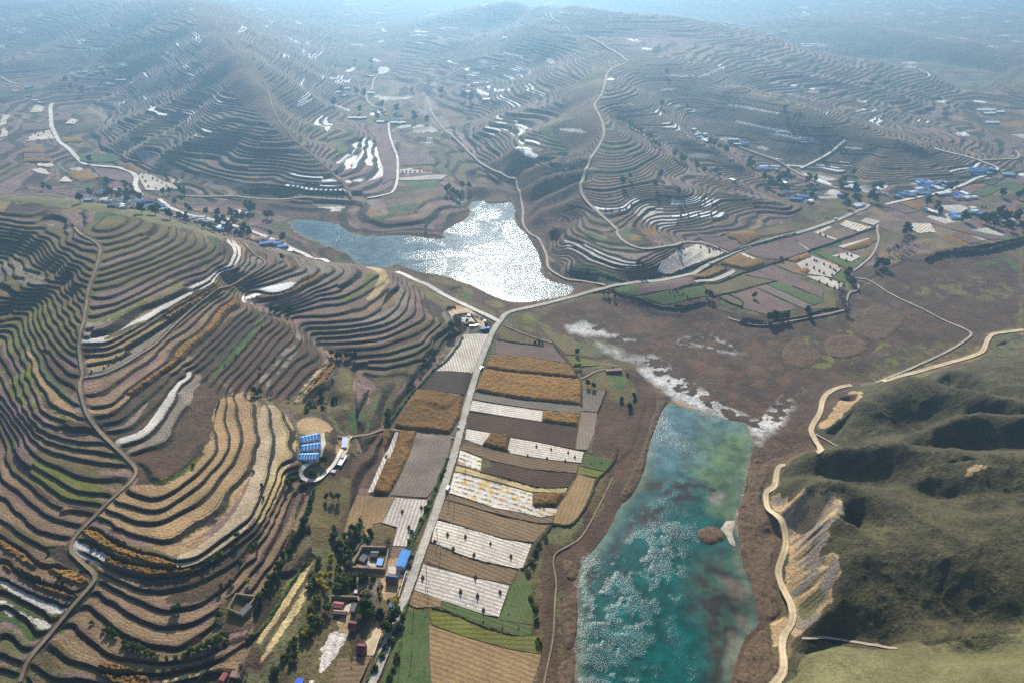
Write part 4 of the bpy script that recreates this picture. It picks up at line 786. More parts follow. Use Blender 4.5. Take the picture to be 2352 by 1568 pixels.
PAINTW = [(C[c], e, smooth_poly(W(s), 1), f) for c, e, s, f in PAINT]
PAINTW.insert(0, (C['grass'], 8, DOME, ''))

def rand01(k, a, b, s):
    return _hash(k.astype(np.int64) * 7 + a, k.astype(np.int64) * 3 + b, s)
def paint(X, Y, nn, tm, k, r, dbl, near, slope, rr):
    N = X.shape
    # parcel number: terrace level and a coarse irregular cell along it
    L = np.where(rr < 900, 70.0, 110.0)
    ci = np.floor(X / L + 1.5 * fbm(X / 300, Y / 300, 2, 71)).astype(np.int64); cj = np.floor(Y / L / 1.6 + fbm(X / 300, Y / 300, 2, 72)).astype(np.int64)
    a = rand01(k, ci, cj, 5)
    kinds = ['purple', 'olive', 'soil', 'brown', 'green', 'grey', 'purple', 'dark']
    lim = [.38, .52, .68, .78, .82, .89, .97, 1.01]
    col = np.zeros(N + (3,)); lo = 0.0
    for kd, hi in zip(kinds, lim):
        m = (a >= lo) & (a < hi); col[m] = C[kd]; lo = hi
    b = rand01(k, ci + 3, cj, 9)
    wl = (b > .99) & (rr > 1100) & (tm > .3); col[wl] = C['white']
    j = .82 + .36 * rand01(k, ci, cj + 5, 13); col *= j[..., None]
    flat = tm < .3
    f = fbm(X / 35, Y / 35, 3, 81)
    base = np.where((f < .45)[..., None], np.array(C['olive']), np.where((f < .6)[..., None], np.array(C['brown']), np.array(C['grass'])))
    # patchwork on the far valley floors
    fx = X + 40 * fbm(X / 200, Y / 200, 2, 91); fy = Y + 40 * fbm(X / 200, Y / 200, 2, 92)
    c2 = _hash(np.floor((fx + .3 * fy) / 46), np.floor((fy - .3 * fx) / 30), 7)
    patch = np.zeros(N + (3,)); lo = 0
    for kd, hi in (('purple', .3), ('olive', .5), ('green', .62), ('soil', .76), ('corn', .80), ('brown', .97), ('pale', 1.01)):
        m = (c2 >= lo) & (c2 < hi); patch[m] = C[kd]; lo = hi
    pm = (rr > 850) & (slope < .09)
    base = np.where(pm[..., None], patch, base)
    col = np.where(flat[..., None], base, col)
    gp = np.zeros(N + (3,)); gp[..., 0] = tm; gp[..., 1] = np.where(flat, .35, 0)
    for P, lv in LAKES:
        d = dist_poly(X, Y, P, 14, closed=True); d = d + 6 * (vnoise(X / 5, Y / 5, 15) - .5)
        sh = (d < 8); col[sh] = C['reed']; gp[sh, 1] = .5
        sh = (d < 2.2); col[sh] = C['grey']
    hz = np.zeros(N)
    for rgb, e, P, fl in PAINTW:
        lo_ = P.min(0) - e - 2; hi_ = P.max(0) + e + 2
        I = np.nonzero((X > lo_[0]) & (X < hi_[0]) & (Y > lo_[1]) & (Y < hi_[1]))
        if len(I[0]) == 0: continue
        x = X[I]; y = Y[I]; s = max(2.0, e * 1.6)
        wx = x + e * 1.6 * (fbm(x / s, y / s, 2, 101) - .5); wy = y + e * 1.6 * (fbm(x / s, y / s, 2, 102) - .5)
        m = inpoly(wx, wy, P)
        if 'k' in fl and m.any():
            lv = (k + (r > .5))[I]; val, cnt = np.unique(lv[m], return_counts=True)
            top = val[np.argmax(cnt)]; keep = [top] + [a_ for a_, c_ in zip(val, cnt) if c_ > .5 * cnt.max()]
            if (tm[I][m]).mean() > .4:
                m = np.isin(lv, keep) & (m | (dist_poly(x, y, P, 5.0, closed=True) < 4.9))
        if 's' in fl: m &= fbm(x / 7, y / 7, 3, 111) > .5
        if 'm' in fl:
            m |= dist_poly(wx, wy, P, 7.0, closed=True) < 6.9
        J = tuple(q[m] for q in I)
        jit = .9 + .2 * vnoise(X[J] / 20, Y[J] / 20, 3)
        if 'c' in fl:
            jit = jit * (.7 + .6 * vnoise(X[J] / 1.6, Y[J] / 1.6, 4)); hz[J] = .9 + 1.5 * vnoise(X[J] / 1.3, Y[J] / 1.3, 6)
        if 'm' in fl:
            dd = dist_poly(wx[m], wy[m], P, 9.0, closed=True) * np.where(inpoly(wx[m], wy[m], P), 1, -1)
            w_ = np.clip(.35 + dd / 9, 0, 1) * np.clip(3.7 * fbm(X[J] / 9, Y[J] / 9, 4, 131) - .5, .42, 1) * (.6 if 's' in fl else 1.0); w_ = w_[:, None]
            col[J] = col[J] * (1 - w_) + np.array(rgb) * (.8 + .3 * fbm(X[J] / 3, Y[J] / 3, 2, 133))[:, None] * w_
            gp[J[0], J[1], 1] = .5; continue
        col[J] = np.array(rgb) * jit[:, None]
        gp[J[0], J[1], 1] = .9 if 'b' in fl else 0.0
        gp[J[0], J[1], 2] = 1.0 if 'f' in fl else 0.0
        if 'x' in fl: gp[J[0], J[1], 0] = 0
    tread = (np.abs(r - .5) > .18) | (tm < .3)
    hz = np.where(tread, hz, 0)
    return col, gp, hz

# ---------------------------------------------------------------- the ground sheet
def lod_rows(ncol, nrow, amax):
    nc = 121
    al = np.linspace(-amax, amax, nc); lt = np.linspace(math.log(318), math.log(14500), 2600)
    A, Lg = np.meshgrid(al, lt, indexing='ij'); Tt = np.exp(Lg)
    X = Tt * np.tan(A); Y = Tt - Y0
    Z = base_h(X, Y); u, v = project(X, Y, Z)
    vm = np.minimum.accumulate(v, 1); vis = v <= vm + 1e-6
    dv = np.abs(np.diff(v, axis=1, prepend=v[:, :1]))
    infr = (v < 1600) & (v > -60)
    wgt = np.where(vis & infr, dv, dv * .06) + (lt[1] - lt[0]) * 22.0
    s = np.cumsum(wgt, 1); s = (s - s[:, :1]) / (s[:, -1:] - s[:, :1])
    rows = np.linspace(0, 1, nrow)
    R_ = np.stack([np.interp(rows, s[i], lt) for i in range(nc)])
    kern = np.exp(-np.linspace(-2, 2, 9) ** 2); kern /= kern.sum()
    pad = np.concatenate([np.repeat(R_[:1], 4, 0), R_, np.repeat(R_[-1:], 4, 0)])
    R_ = sum(kern[i] * pad[i:i + nc] for i in range(9))
    ac = np.linspace(-amax, amax, ncol)
    f = np.interp(ac, al, np.arange(nc)); i0 = np.clip(f.astype(int), 0, nc - 2); f = f - i0
    R2 = R_[i0] * (1 - f)[:, None] + R_[i0 + 1] * f[:, None]
    return ac, R2
NCOL, NROW = 1180, 1000
ac, R2 = lod_rows(NCOL, NROW, math.radians(35.5))
TT = np.exp(R2)
GX = TT * np.tan(ac)[:, None]; GY = TT - Y0
Z, nn, tm, kk, rr_, dbl, near, slope, dist = land(GX, GY, True)
col, gp, hz = paint(GX, GY, nn, tm, kk, rr_, dbl, near, slope, dist)
Z = Z + hz
NSPLIT = dict(A=near, )
def grid_normals(X, Y, Z):
    P = np.stack([X, Y, Z], -1)
    du = np.empty_like(P); dv = np.empty_like(P)
    du[1:-1] = P[2:] - P[:-2]; du[0] = P[1] - P[0]; du[-1] = P[-1] - P[-2]
    dv[:, 1:-1] = P[:, 2:] - P[:, :-2]; dv[:, 0] = P[:, 1] - P[:, 0]; dv[:, -1] = P[:, -1] - P[:, -2]
    n = np.cross(du, dv); n /= np.linalg.norm(n, axis=-1, keepdims=True) + 1e-12
    return n
GN = grid_normals(GX, GY, Z)
def mesh_from(name, co, quads, mat, attrs=None, normals=None, smooth=True):
    me = bpy.data.meshes.new(name)
    nv, nq, w = len(co), len(quads), quads.shape[1]
    me.vertices.add(nv); me.vertices.foreach_set('co', co.astype(np.float32).ravel())
    me.loops.add(nq * w); me.loops.foreach_set('vertex_index', quads.astype(np.int32).ravel())
    me.polygons.add(nq); me.polygons.foreach_set('loop_start', (np.arange(nq) * w).astype(np.int32))
    me.update(calc_edges=True)
    if smooth: me.polygons.foreach_set('use_smooth', np.ones(nq, bool))
    for nm, (ty, data) in (attrs or {}).items():
        at = me.attributes.new(nm, ty, 'POINT')
        if ty == 'FLOAT': at.data.foreach_set('value', data.astype(np.float32).ravel())
        else:
            c4 = np.ones((nv, 4), np.float32); c4[:, :3] = data; at.data.foreach_set('color', c4.ravel())
    me.materials.append(mat)
    if normals is not None: me.normals_split_custom_set_from_vertices(normals.astype(np.float32))
    return me
def link(name, me, parent=None, **props):
    o = bpy.data.objects.new(name, me); COL.objects.link(o)
    if parent is not None: o.parent = parent
    for k_, v_ in props.items(): o[k_] = v_
    return o
FV = np.stack([GX, GY, Z], -1).reshape(-1, 3); FN = GN.reshape(-1, 3); FC = col.reshape(-1, 3); FG = gp.reshape(-1, 3); FL = nn.ravel(); FR = np.where(near, .085, .18).ravel() + .05 * (vnoise(GX / 30, GY / 30, 55).ravel() - .3)
ii, jj = np.meshgrid(np.arange(NCOL - 1), np.arange(NROW - 1), indexing='ij')
q0 = (ii * NROW + jj).ravel()
QUADS = np.stack([q0, q0 + NROW, q0 + NROW + 1, q0 + 1], 1)
fx_ = FV[QUADS].mean(1)
def sub(mask, name, parent=None, **props):
    q = QUADS[mask]
    if len(q) == 0: return None
    u_, inv = np.unique(q.ravel(), return_inverse=True)
    me = mesh_from(name, FV[u_], inv.reshape(-1, 4), M_LAND, dict(albedo=('FLOAT_COLOR', FC[u_]), ground=('FLOAT_COLOR', FG[u_]), level=('FLOAT', FL[u_]), riser=('FLOAT', FR[u_])), FN[u_])
    return link(name, me, parent, **props)
fcx, fcy = fx_[:, 0], fx_[:, 1]
f_near = inpoly(fcx, fcy, NEAR_HILL)
f_east = inpoly(fcx, fcy, ERODED[1][0])
f_marsh = inpoly(fcx, fcy, MARSH) & ~f_east & ~f_near
slp = slope.ravel()[q0]
ftm = tm.ravel()[q0]; fk = kk.ravel()[q0]; fr_ = rr_.ravel()[q0]
tread = f_near & (ftm > .6) & (np.abs(fr_ - .5) > .19)
left = inpoly(fcx, fcy, LEFT_OF_PATH)
hill = sub(f_near & ~tread, 'terraced_hill', kind='structure', label='large terraced hill with curved brown and olive field strips filling the left')
lvl = np.floor(fr_ * 0 + fk + (fr_ > .5))
for side in (0, 1):
    for lv in np.unique(lvl[tread & (left == bool(side))]):
        m = tread & (left == bool(side)) & (lvl == lv)
        if m.sum() > 60: sub(m, 'terrace', hill)
        else: sub(m, 'terrace_edge', hill)
sub(f_east, 'eroded_hills', kind='structure', label='olive grass hills with gullies and a sandy cliff above the dirt road')
sub(f_marsh, 'marsh_ground', kind='structure', label='brown reed marsh with white salt patches round the lakes')
rest = ~(f_near | f_east | f_marsh)
sub(rest & (fcy > 1150) , 'mountains', kind='structure', label='hazy terraced mountains and valleys in the distance')
sub(rest & (fcy <= 1150), 'valley_ground', kind='structure', label='valley floor and lower slopes around the roads and lakes')
# the land to both sides of the picture, coarse
for sgn in (-1, 1):
    al = np.linspace(math.radians(35.45), math.radians(62), 70) * sgn; lt = np.linspace(math.log(318), math.log(14500), 240)
    A, Lg = np.meshgrid(al, lt, indexing='ij'); X = np.exp(Lg) * np.tan(A); Y = np.exp(Lg) - Y0
    z_, n_, t_, k_, r_, d_, ne_, sl_, di_ = land(X, Y, True); c_, g_, h_ = paint(X, Y, n_, t_, k_, r_, d_, ne_, sl_, di_)
    t_ = t_ * 0; g_[..., 0] = 0
    z_[0] -= .6
    i2, j2 = np.meshgrid(np.arange(69), np.arange(239), indexing='ij'); a0 = (i2 * 240 + j2).ravel()
    qd = np.stack([a0, a0 + 240, a0 + 241, a0 + 1], 1)
    if sgn < 0: qd = qd[:, ::-1]
    me = mesh_from('outer_ground', np.stack([X, Y, z_], -1).reshape(-1, 3), qd, M_LAND, dict(albedo=('FLOAT_COLOR', c_.reshape(-1, 3)), ground=('FLOAT_COLOR', g_.reshape(-1, 3)), level=('FLOAT', n_.ravel()), riser=('FLOAT', n_.ravel() * 0 + .1)))
    link('outer_ground', me, kind='structure')

# ---------------------------------------------------------------- haze
def box_mesh(name, x0, x1, y0, y1, z0, z1, mat):
    v = [(x, y, z) for x in (x0, x1) for y in (y0, y1) for z in (z0, z1)]
    f = [(0, 1, 3, 2), (4, 6, 7, 5), (0, 4, 5, 1), (2, 3, 7, 6), (0, 2, 6, 4), (1, 5, 7, 3)]
    me = bpy.data.meshes.new(name); me.from_pydata(v, [], f); me.materials.append(mat); return me
hm = bpy.data.materials.new('haze'); hm.use_nodes = True; hn = hm.node_tree; hn.nodes.clear()
ho = hn.nodes.new('ShaderNodeOutputMaterial'); hv = hn.nodes.new('ShaderNodeVolumePrincipled')
hn.links.new(hv.outputs[0], ho.inputs['Volume'])
hv.inputs['Color'].default_value = (.38, .69, 1.0, 1); hv.inputs['Density'].default_value = .00031; hv.inputs['Anisotropy'].default_value = .74
hm.volume_intersection_method = 'FAST' if hasattr(hm, 'volume_intersection_method') else hm.volume_intersection_method
link('haze', box_mesh('haze', -30000, 30000, -600, 15500, -60, 372, hm), kind='stuff', label='blue white haze lying over the whole valley')

# ---------------------------------------------------------------- sheets cut to an outline and laid on the land
def offset_poly(P, d):
    P = np.asarray(P, float); A = np.roll(P, 1, 0); B = np.roll(P, -1, 0)
    t = B - A; n = np.stack([t[:, 1], -t[:, 0]], 1); n /= np.linalg.norm(n, axis=1, keepdims=True) + 1e-9
    area = .5 * np.sum(P[:, 0] * B[:, 1] - B[:, 0] * P[:, 1])
    return P + n * d * (1 if area > 0 else -1)
def densify(P, step):
    out = []
    for k in range(len(P)):
        a = P[k]; b = P[(k + 1) % len(P)]; n = max(1, int(np.hypot(*(b - a)) / step))
        for i in range(n): out.append(a + (b - a) * i / n)
    return np.array(out)
def fill(P, step, jitter=.25, margin=.45):
    """triangles covering an outline: points, faces, number of rim points"""
    P = densify(np.asarray(P, float), step)
    x0, y0 = P.min(0); x1, y1 = P.max(0)
    gx, gy = np.meshgrid(np.arange(x0 + step / 2, x1, step), np.arange(y0 + step / 2, y1, step * .87))
    gx = gx + (np.arange(gx.shape[0]) % 2)[:, None] * step * .5
    gx = gx + (rng.random(gx.shape) - .5) * step * jitter; gy = gy + (rng.random(gy.shape) - .5) * step * jitter
    m = inpoly(gx, gy, P); x = gx[m]; y = gy[m]
    if len(x):
        d = dist_poly(x, y, P, step, closed=True); k = d > step * margin; x = x[k]; y = y[k]
    pts = [Vector(p) for p in P] + [Vector((a, b)) for a, b in zip(x, y)]
    n = len(P)
    v, e, f, *_ = delaunay_2d_cdt(pts, [], [list(range(n))], 1, 1e-3)
    co = np.array([(p.x, p.y) for p in v]); tri = np.array([t for t in f if len(t) == 3])
    rim = dist_poly(co[:, 0], co[:, 1], P, .05, closed=True) < .02
    if len(tri):
        a, b, c = co[tri[:, 0]], co[tri[:, 1]], co[tri[:, 2]]
        s = (b[:, 0] - a[:, 0]) * (c[:, 1] - a[:, 1]) - (b[:, 1] - a[:, 1]) * (c[:, 0] - a[:, 0])
        tri[s < 0] = tri[s < 0][:, ::-1]
    return co, tri, rim

# water
def water_material(name, sharp, base_rough, spec):
    m, nt, b = new_mat(name); g = G(nt)
    col = g.attr('albedo').outputs['Color']
    nt.links.new(g.scale(g.m('MULTIPLY', g.ramp(g.noise(.12, 4), .3, .7, .7, 1.3), g.ramp(g.noise(.03, 3), .3, .7, .8, 1.2)), col), b.inputs['Base Color'])
    b.inputs['Roughness'].default_value = base_rough; b.inputs['Specular IOR Level'].default_value = spec; b.inputs['IOR'].default_value = 1.33
    wind = g.ramp(g.noise(.009, 3, dist=1.5), .40, .60, .35, 1.0)
    a = g.noise(.9, 2); c = g.noise(2.6, 2); 
    wv = g.n('Mapping'); nt.links.new(g.co, wv.inputs[0]); wv.inputs['Scale'].default_value = (.6, 1.6, 1); wv.inputs['Rotation'].default_value = (0, 0, .3)
    w2 = g.noise(1.0, 3, vec=wv.outputs[0])
    h = g.m('MULTIPLY', g.m('ADD', g.m('ADD', g.m('MULTIPLY', a, .6), g.m('MULTIPLY', c, .25)), g.m('MULTIPLY', w2, .7)), g.m('MULTIPLY', wind, g.attr('calm').outputs['Fac']))
    bp = g.n('Bump'); g.put(bp.inputs['Height'], h); bp.inputs['Strength'].default_value = 1.0; bp.inputs['Distance'].default_value = sharp
    nt.links.new(bp.outputs[0], b.inputs['Normal'])
    return m
M_WATER_A = water_material('lake_water', .24, .15, .09)
M_WATER_B = water_material('pond_water', .36, .22, .34)
def lake(name, P, lv, mat, base, patches, label):
    co, tri, rim = fill(offset_poly(P, 4.0), 3.0)
    X, Y = co.T; col = np.tile(np.array(base, float), (len(co), 1)); calm = np.full(len(co), 1.0 if base[0] > .01 else .42)
    for rgb, e, s, cl in patches:
        Q = smooth_poly(to_world(T(s)), 1)
        wx = X + e * 2 * (fbm(X / 14, Y / 14, 3, 201) - .5); wy = Y + e * 2 * (fbm(X / 14, Y / 14, 3, 202) - .5)
        i = inpoly(wx, wy, Q); d = dist_poly(wx, wy, Q, e, closed=True)
        w = np.where(i, np.clip(.5 + .5 * d / e, 0, 1), np.clip(.5 - .5 * d / e, 0, 1))[:, None]
        if sum(rgb) < .16 or rgb[0] > .2: w = w * sstep(.42, .54, fbm(X / 7, Y / 7, 4, 205))[:, None]
        col = col * (1 - w) + np.array(rgb) * w; calm = calm * (1 - w[:, 0]) + cl * w[:, 0]
    d = dist_poly(X, Y, P, 9, closed=True); i = inpoly(X, Y, P)
    w = np.where(i, 1 - sstep(0, 9, d), 1)[:, None] * .6; col = col * (1 - w) + np.array((.13, .15, .10)) * w; 
    me = mesh_from(name, np.column_stack([X, Y, np.full(len(X), lv)]), tri, mat, dict(albedo=('FLOAT_COLOR', col), calm=('FLOAT', calm)))
    return link(name, me, kind='structure', label=label)
weed = (.03, .026, .02)
lake('lake_water', UPPER_LAKE, -3.2, M_WATER_A, (.055, .10, .12), [], 'bright lake with dazzling sun glitter beyond the road junction')
lake('pond_water', LOWER_LAKE, -5.0, M_WATER_B, (.0, .062, .052),
 [((.0, .07, .066), 14, 'H 1600,1700 1600,950 1700,720 1900,640 2080,520 2260,440 2352,560 2320,900 2300,1700', 1.7), ((.05, .11, .12), 12, 'U 1480,900 1740,900 1740,1060 1600,1100 1480,1080', .8), ((.10, .15, .065), 14, 'U 1620,1000 1740,960 1740,1100 1690,1190 1620,1150 1590,1080', .25), ((.06, .10, .045), 10, 'I 250,100 500,60 480,340 400,420 250,330', .3),
  ((.02, .08, .075), 10, 'H 1620,760 1760,640 1950,400 2070,150 2352,150 2352,300 2150,420 1950,560 1780,700', .6),
  (weed, 5, 'H 1760,690 1850,600 2000,430 2150,330 2352,300 2352,360 2180,470 2080,500 1950,560 1870,680 1800,770', .25), (weed, 2, 'H 1660,830 1700,790 1790,780 1840,840 1790,940 1710,965 1680,900', .1), (weed, 2, 'H 1680,1020 1700,1020 1690,1110 1665,1100', .1),
  ((.05, .10, .05), 5, 'H 2000,110 2080,100 2200,230 2130,250 2020,220', .2), (weed, 6, 'H 2030,190 2200,170 2352,250 2352,330 2100,300', .2), (weed, 4, 'I 0,200 60,170 200,230 350,230 380,300 280,340 100,330 0,340', .2), ((.2, .19, .16), 3, 'I 200,330 290,275 350,285 320,360 250,370', .3),
  ((.04, .075, .05), 8, 'I 130,700 420,660 470,900 550,1100 560,1200 450,1450 370,1567 200,1700 250,1300 100,1000', .25), (weed, 6, 'I 130,780 300,730 470,880 520,1000 420,1100 500,1200 480,1350 350,1567 220,1567 260,1300 120,1050', .15),
  ((.105, .085, .062), 2, 'I 300,850 400,850 500,900 520,960 470,1000 380,950', .2), ((.105, .085, .062), 2, 'I 410,1090 480,1100 540,1170 500,1220 430,1180', .2), ((.105, .085, .062), 2, 'I 350,1190 430,1220 470,1300 440,1400 380,1500 340,1480 380,1300', .2),
  ((.12, .14, .06), 3, 'I 430,640 600,700 470,860 420,760', .3), ((.0, .062, .052), 4, 'I 400,1540 430,1330 500,1240 500,1330 440,1450', .7)],
 'teal green salt lake with white sun glitter and dark weed beds')
# banks and islands standing in the water
def mat_plain(name, c, rough=.9, var=.25, sc=.5, spec=.15, bump=0.0):
    m, nt, b = new_mat(name); g = G(nt)
    t = g.ramp(g.noise(sc, 3), .25, .75, 1 - var, 1 + var)
    nt.links.new(g.scale(t, c), b.inputs['Base Color']); b.inputs['Roughness'].default_value = rough; b.inputs['Specular IOR Level'].default_value = spec
    if bump: nt.links.new(g.bump(g.noise(sc * 3, 2), bump, .3), b.inputs['Normal'])
    return m
M_REED = mat_plain('reed', (.115, .074, .044), var=.4, sc=.6, bump=.6)
M_SALT = mat_plain('salt_crust', (.42, .36, .28), var=.25, sc=.4)
def mound(name, s, z0, h, rough, mat, step=1.6, label=''):
    P = smooth_poly(np.stack(at_z(*np.array(T(s)).T, z0), 1), 1); co, tri, rim = fill(P, step)
    X, Y = co.T; d = dist_poly(X, Y, P, 8, closed=True)
    z = z0 - .3 + (.35 + h) * sstep(0, 3.0, d) + rough * (rng.random(len(X)) - .3) * (~rim)
    return link(name, mesh_from(name, np.column_stack([X, Y, z]), tri, mat), kind='stuff', label=label)
mound('reeds', 'I 142,570 175,520 240,508 300,520 345,560 350,600 300,630 240,643 180,620', -5, 1.3, .9, M_REED, label='round reed island in the teal lake beside a white spit')
mound('reeds', 'B 980,1350 1010,1335 1040,1330 1070,1318 1120,1318 1155,1345 1140,1365 1080,1368 1000,1368', -3.2, 1.2, .8, M_REED, label='low brown reed island in the bright lake')
mound('salt_bank', 'I 295,525 330,500 300,490 340,485 330,465 370,470 400,465 405,400 430,390 450,410 440,450 415,520 400,560 430,660 400,650 370,640 340,570', -5, .5, .1, M_SALT, label='white salt spit reaching to the reed island')
mound('salt_bank', 'I 150,625 200,640 240,650 210,662 160,645', -5, .3, .05, M_SALT, label='small pale bank just below the reed island')

# fields
def field_material(name, c, kind):
    m, nt, b = new_mat(name); g = G(nt)
    oi = g.n('ObjectInfo'); col = oi.outputs['Color']; row = g.attr('row').outputs['Fac']
    big = g.ramp(g.noise(.045, 3), .3, .7, .88, 1.12); fine = g.ramp(g.noise(.7, 3), .25, .75, .8, 1.2)
    tone = g.m('MULTIPLY', big, fine)
    wob = g.m('MULTIPLY', g.m('SUBTRACT', g.noise(.35, 2), .5), 1.6 if kind != 'pale' else .8)
    r = g.m('ADD', row, wob)
    if kind == 'pale':
        s = g.m('SINE', g.m('MULTIPLY', r, 2 * math.pi / 2.7)); s = g.ramp(s, -.5, .6)
        brk = g.ramp(g.noise(.5, 3), .3, .52); s = g.m('MULTIPLY', s, brk)
        c = g.mix(g.m('MULTIPLY', g.m('SUBTRACT', 1.0, s), .55), g.scale(tone, col), (.20, .135, .085))
    elif kind == 'straw':
        s = g.m('SINE', g.m('MULTIPLY', r, 2 * math.pi / 4.6)); v = g.ramp(g.noise(.35, 2), .45, .55)
        c = g.mix(g.m('MULTIPLY', g.ramp(s, -.2, .4), v), g.scale(tone, (.62, .58, .5)), (.26, .17, .07))
        y = g.m('MULTIPLY', g.ramp(g.noise(.22, 1), .60, .66), .8); c = g.mix(y, c, (.62, .36, .05))
    elif kind == 'corn':
        s = g.m('SINE', g.m('MULTIPLY', r, 2 * math.pi / 1.9)); k = g.ramp(g.noise(1.3, 2), .3, .7, .45, 1.45)
        c = g.scale(g.m('MULTIPLY', tone, g.m('ADD', k, g.m('MULTIPLY', s, .12))), col)
        c = g.mix(g.m('MULTIPLY', g.ramp(g.noise(.12, 3), .55, .7), .5), c, (.14, .105, .04))
    else:
        s = g.m('SINE', g.m('MULTIPLY', r, 2 * math.pi / 3.1))
        c = g.scale(g.m('ADD', tone, g.m('MULTIPLY', s, .07 if kind == 'soil' else .03)), col)
        if kind == 'green': c = g.mix(g.m('MULTIPLY', g.ramp(g.noise(.08, 4), .45, .7), .5), c, (.13, .105, .06))
    nt.links.new(c, b.inputs['Base Color'])
    nt.links.new(g.bump(g.m('ADD', g.noise(1.2, 2), g.m('MULTIPLY', s, .2)), .7, .5), b.inputs['Normal'])
    return m
FM = {k: field_material('field_' + k, None, k) for k in ('pale', 'straw', 'corn', 'soil', 'green')}
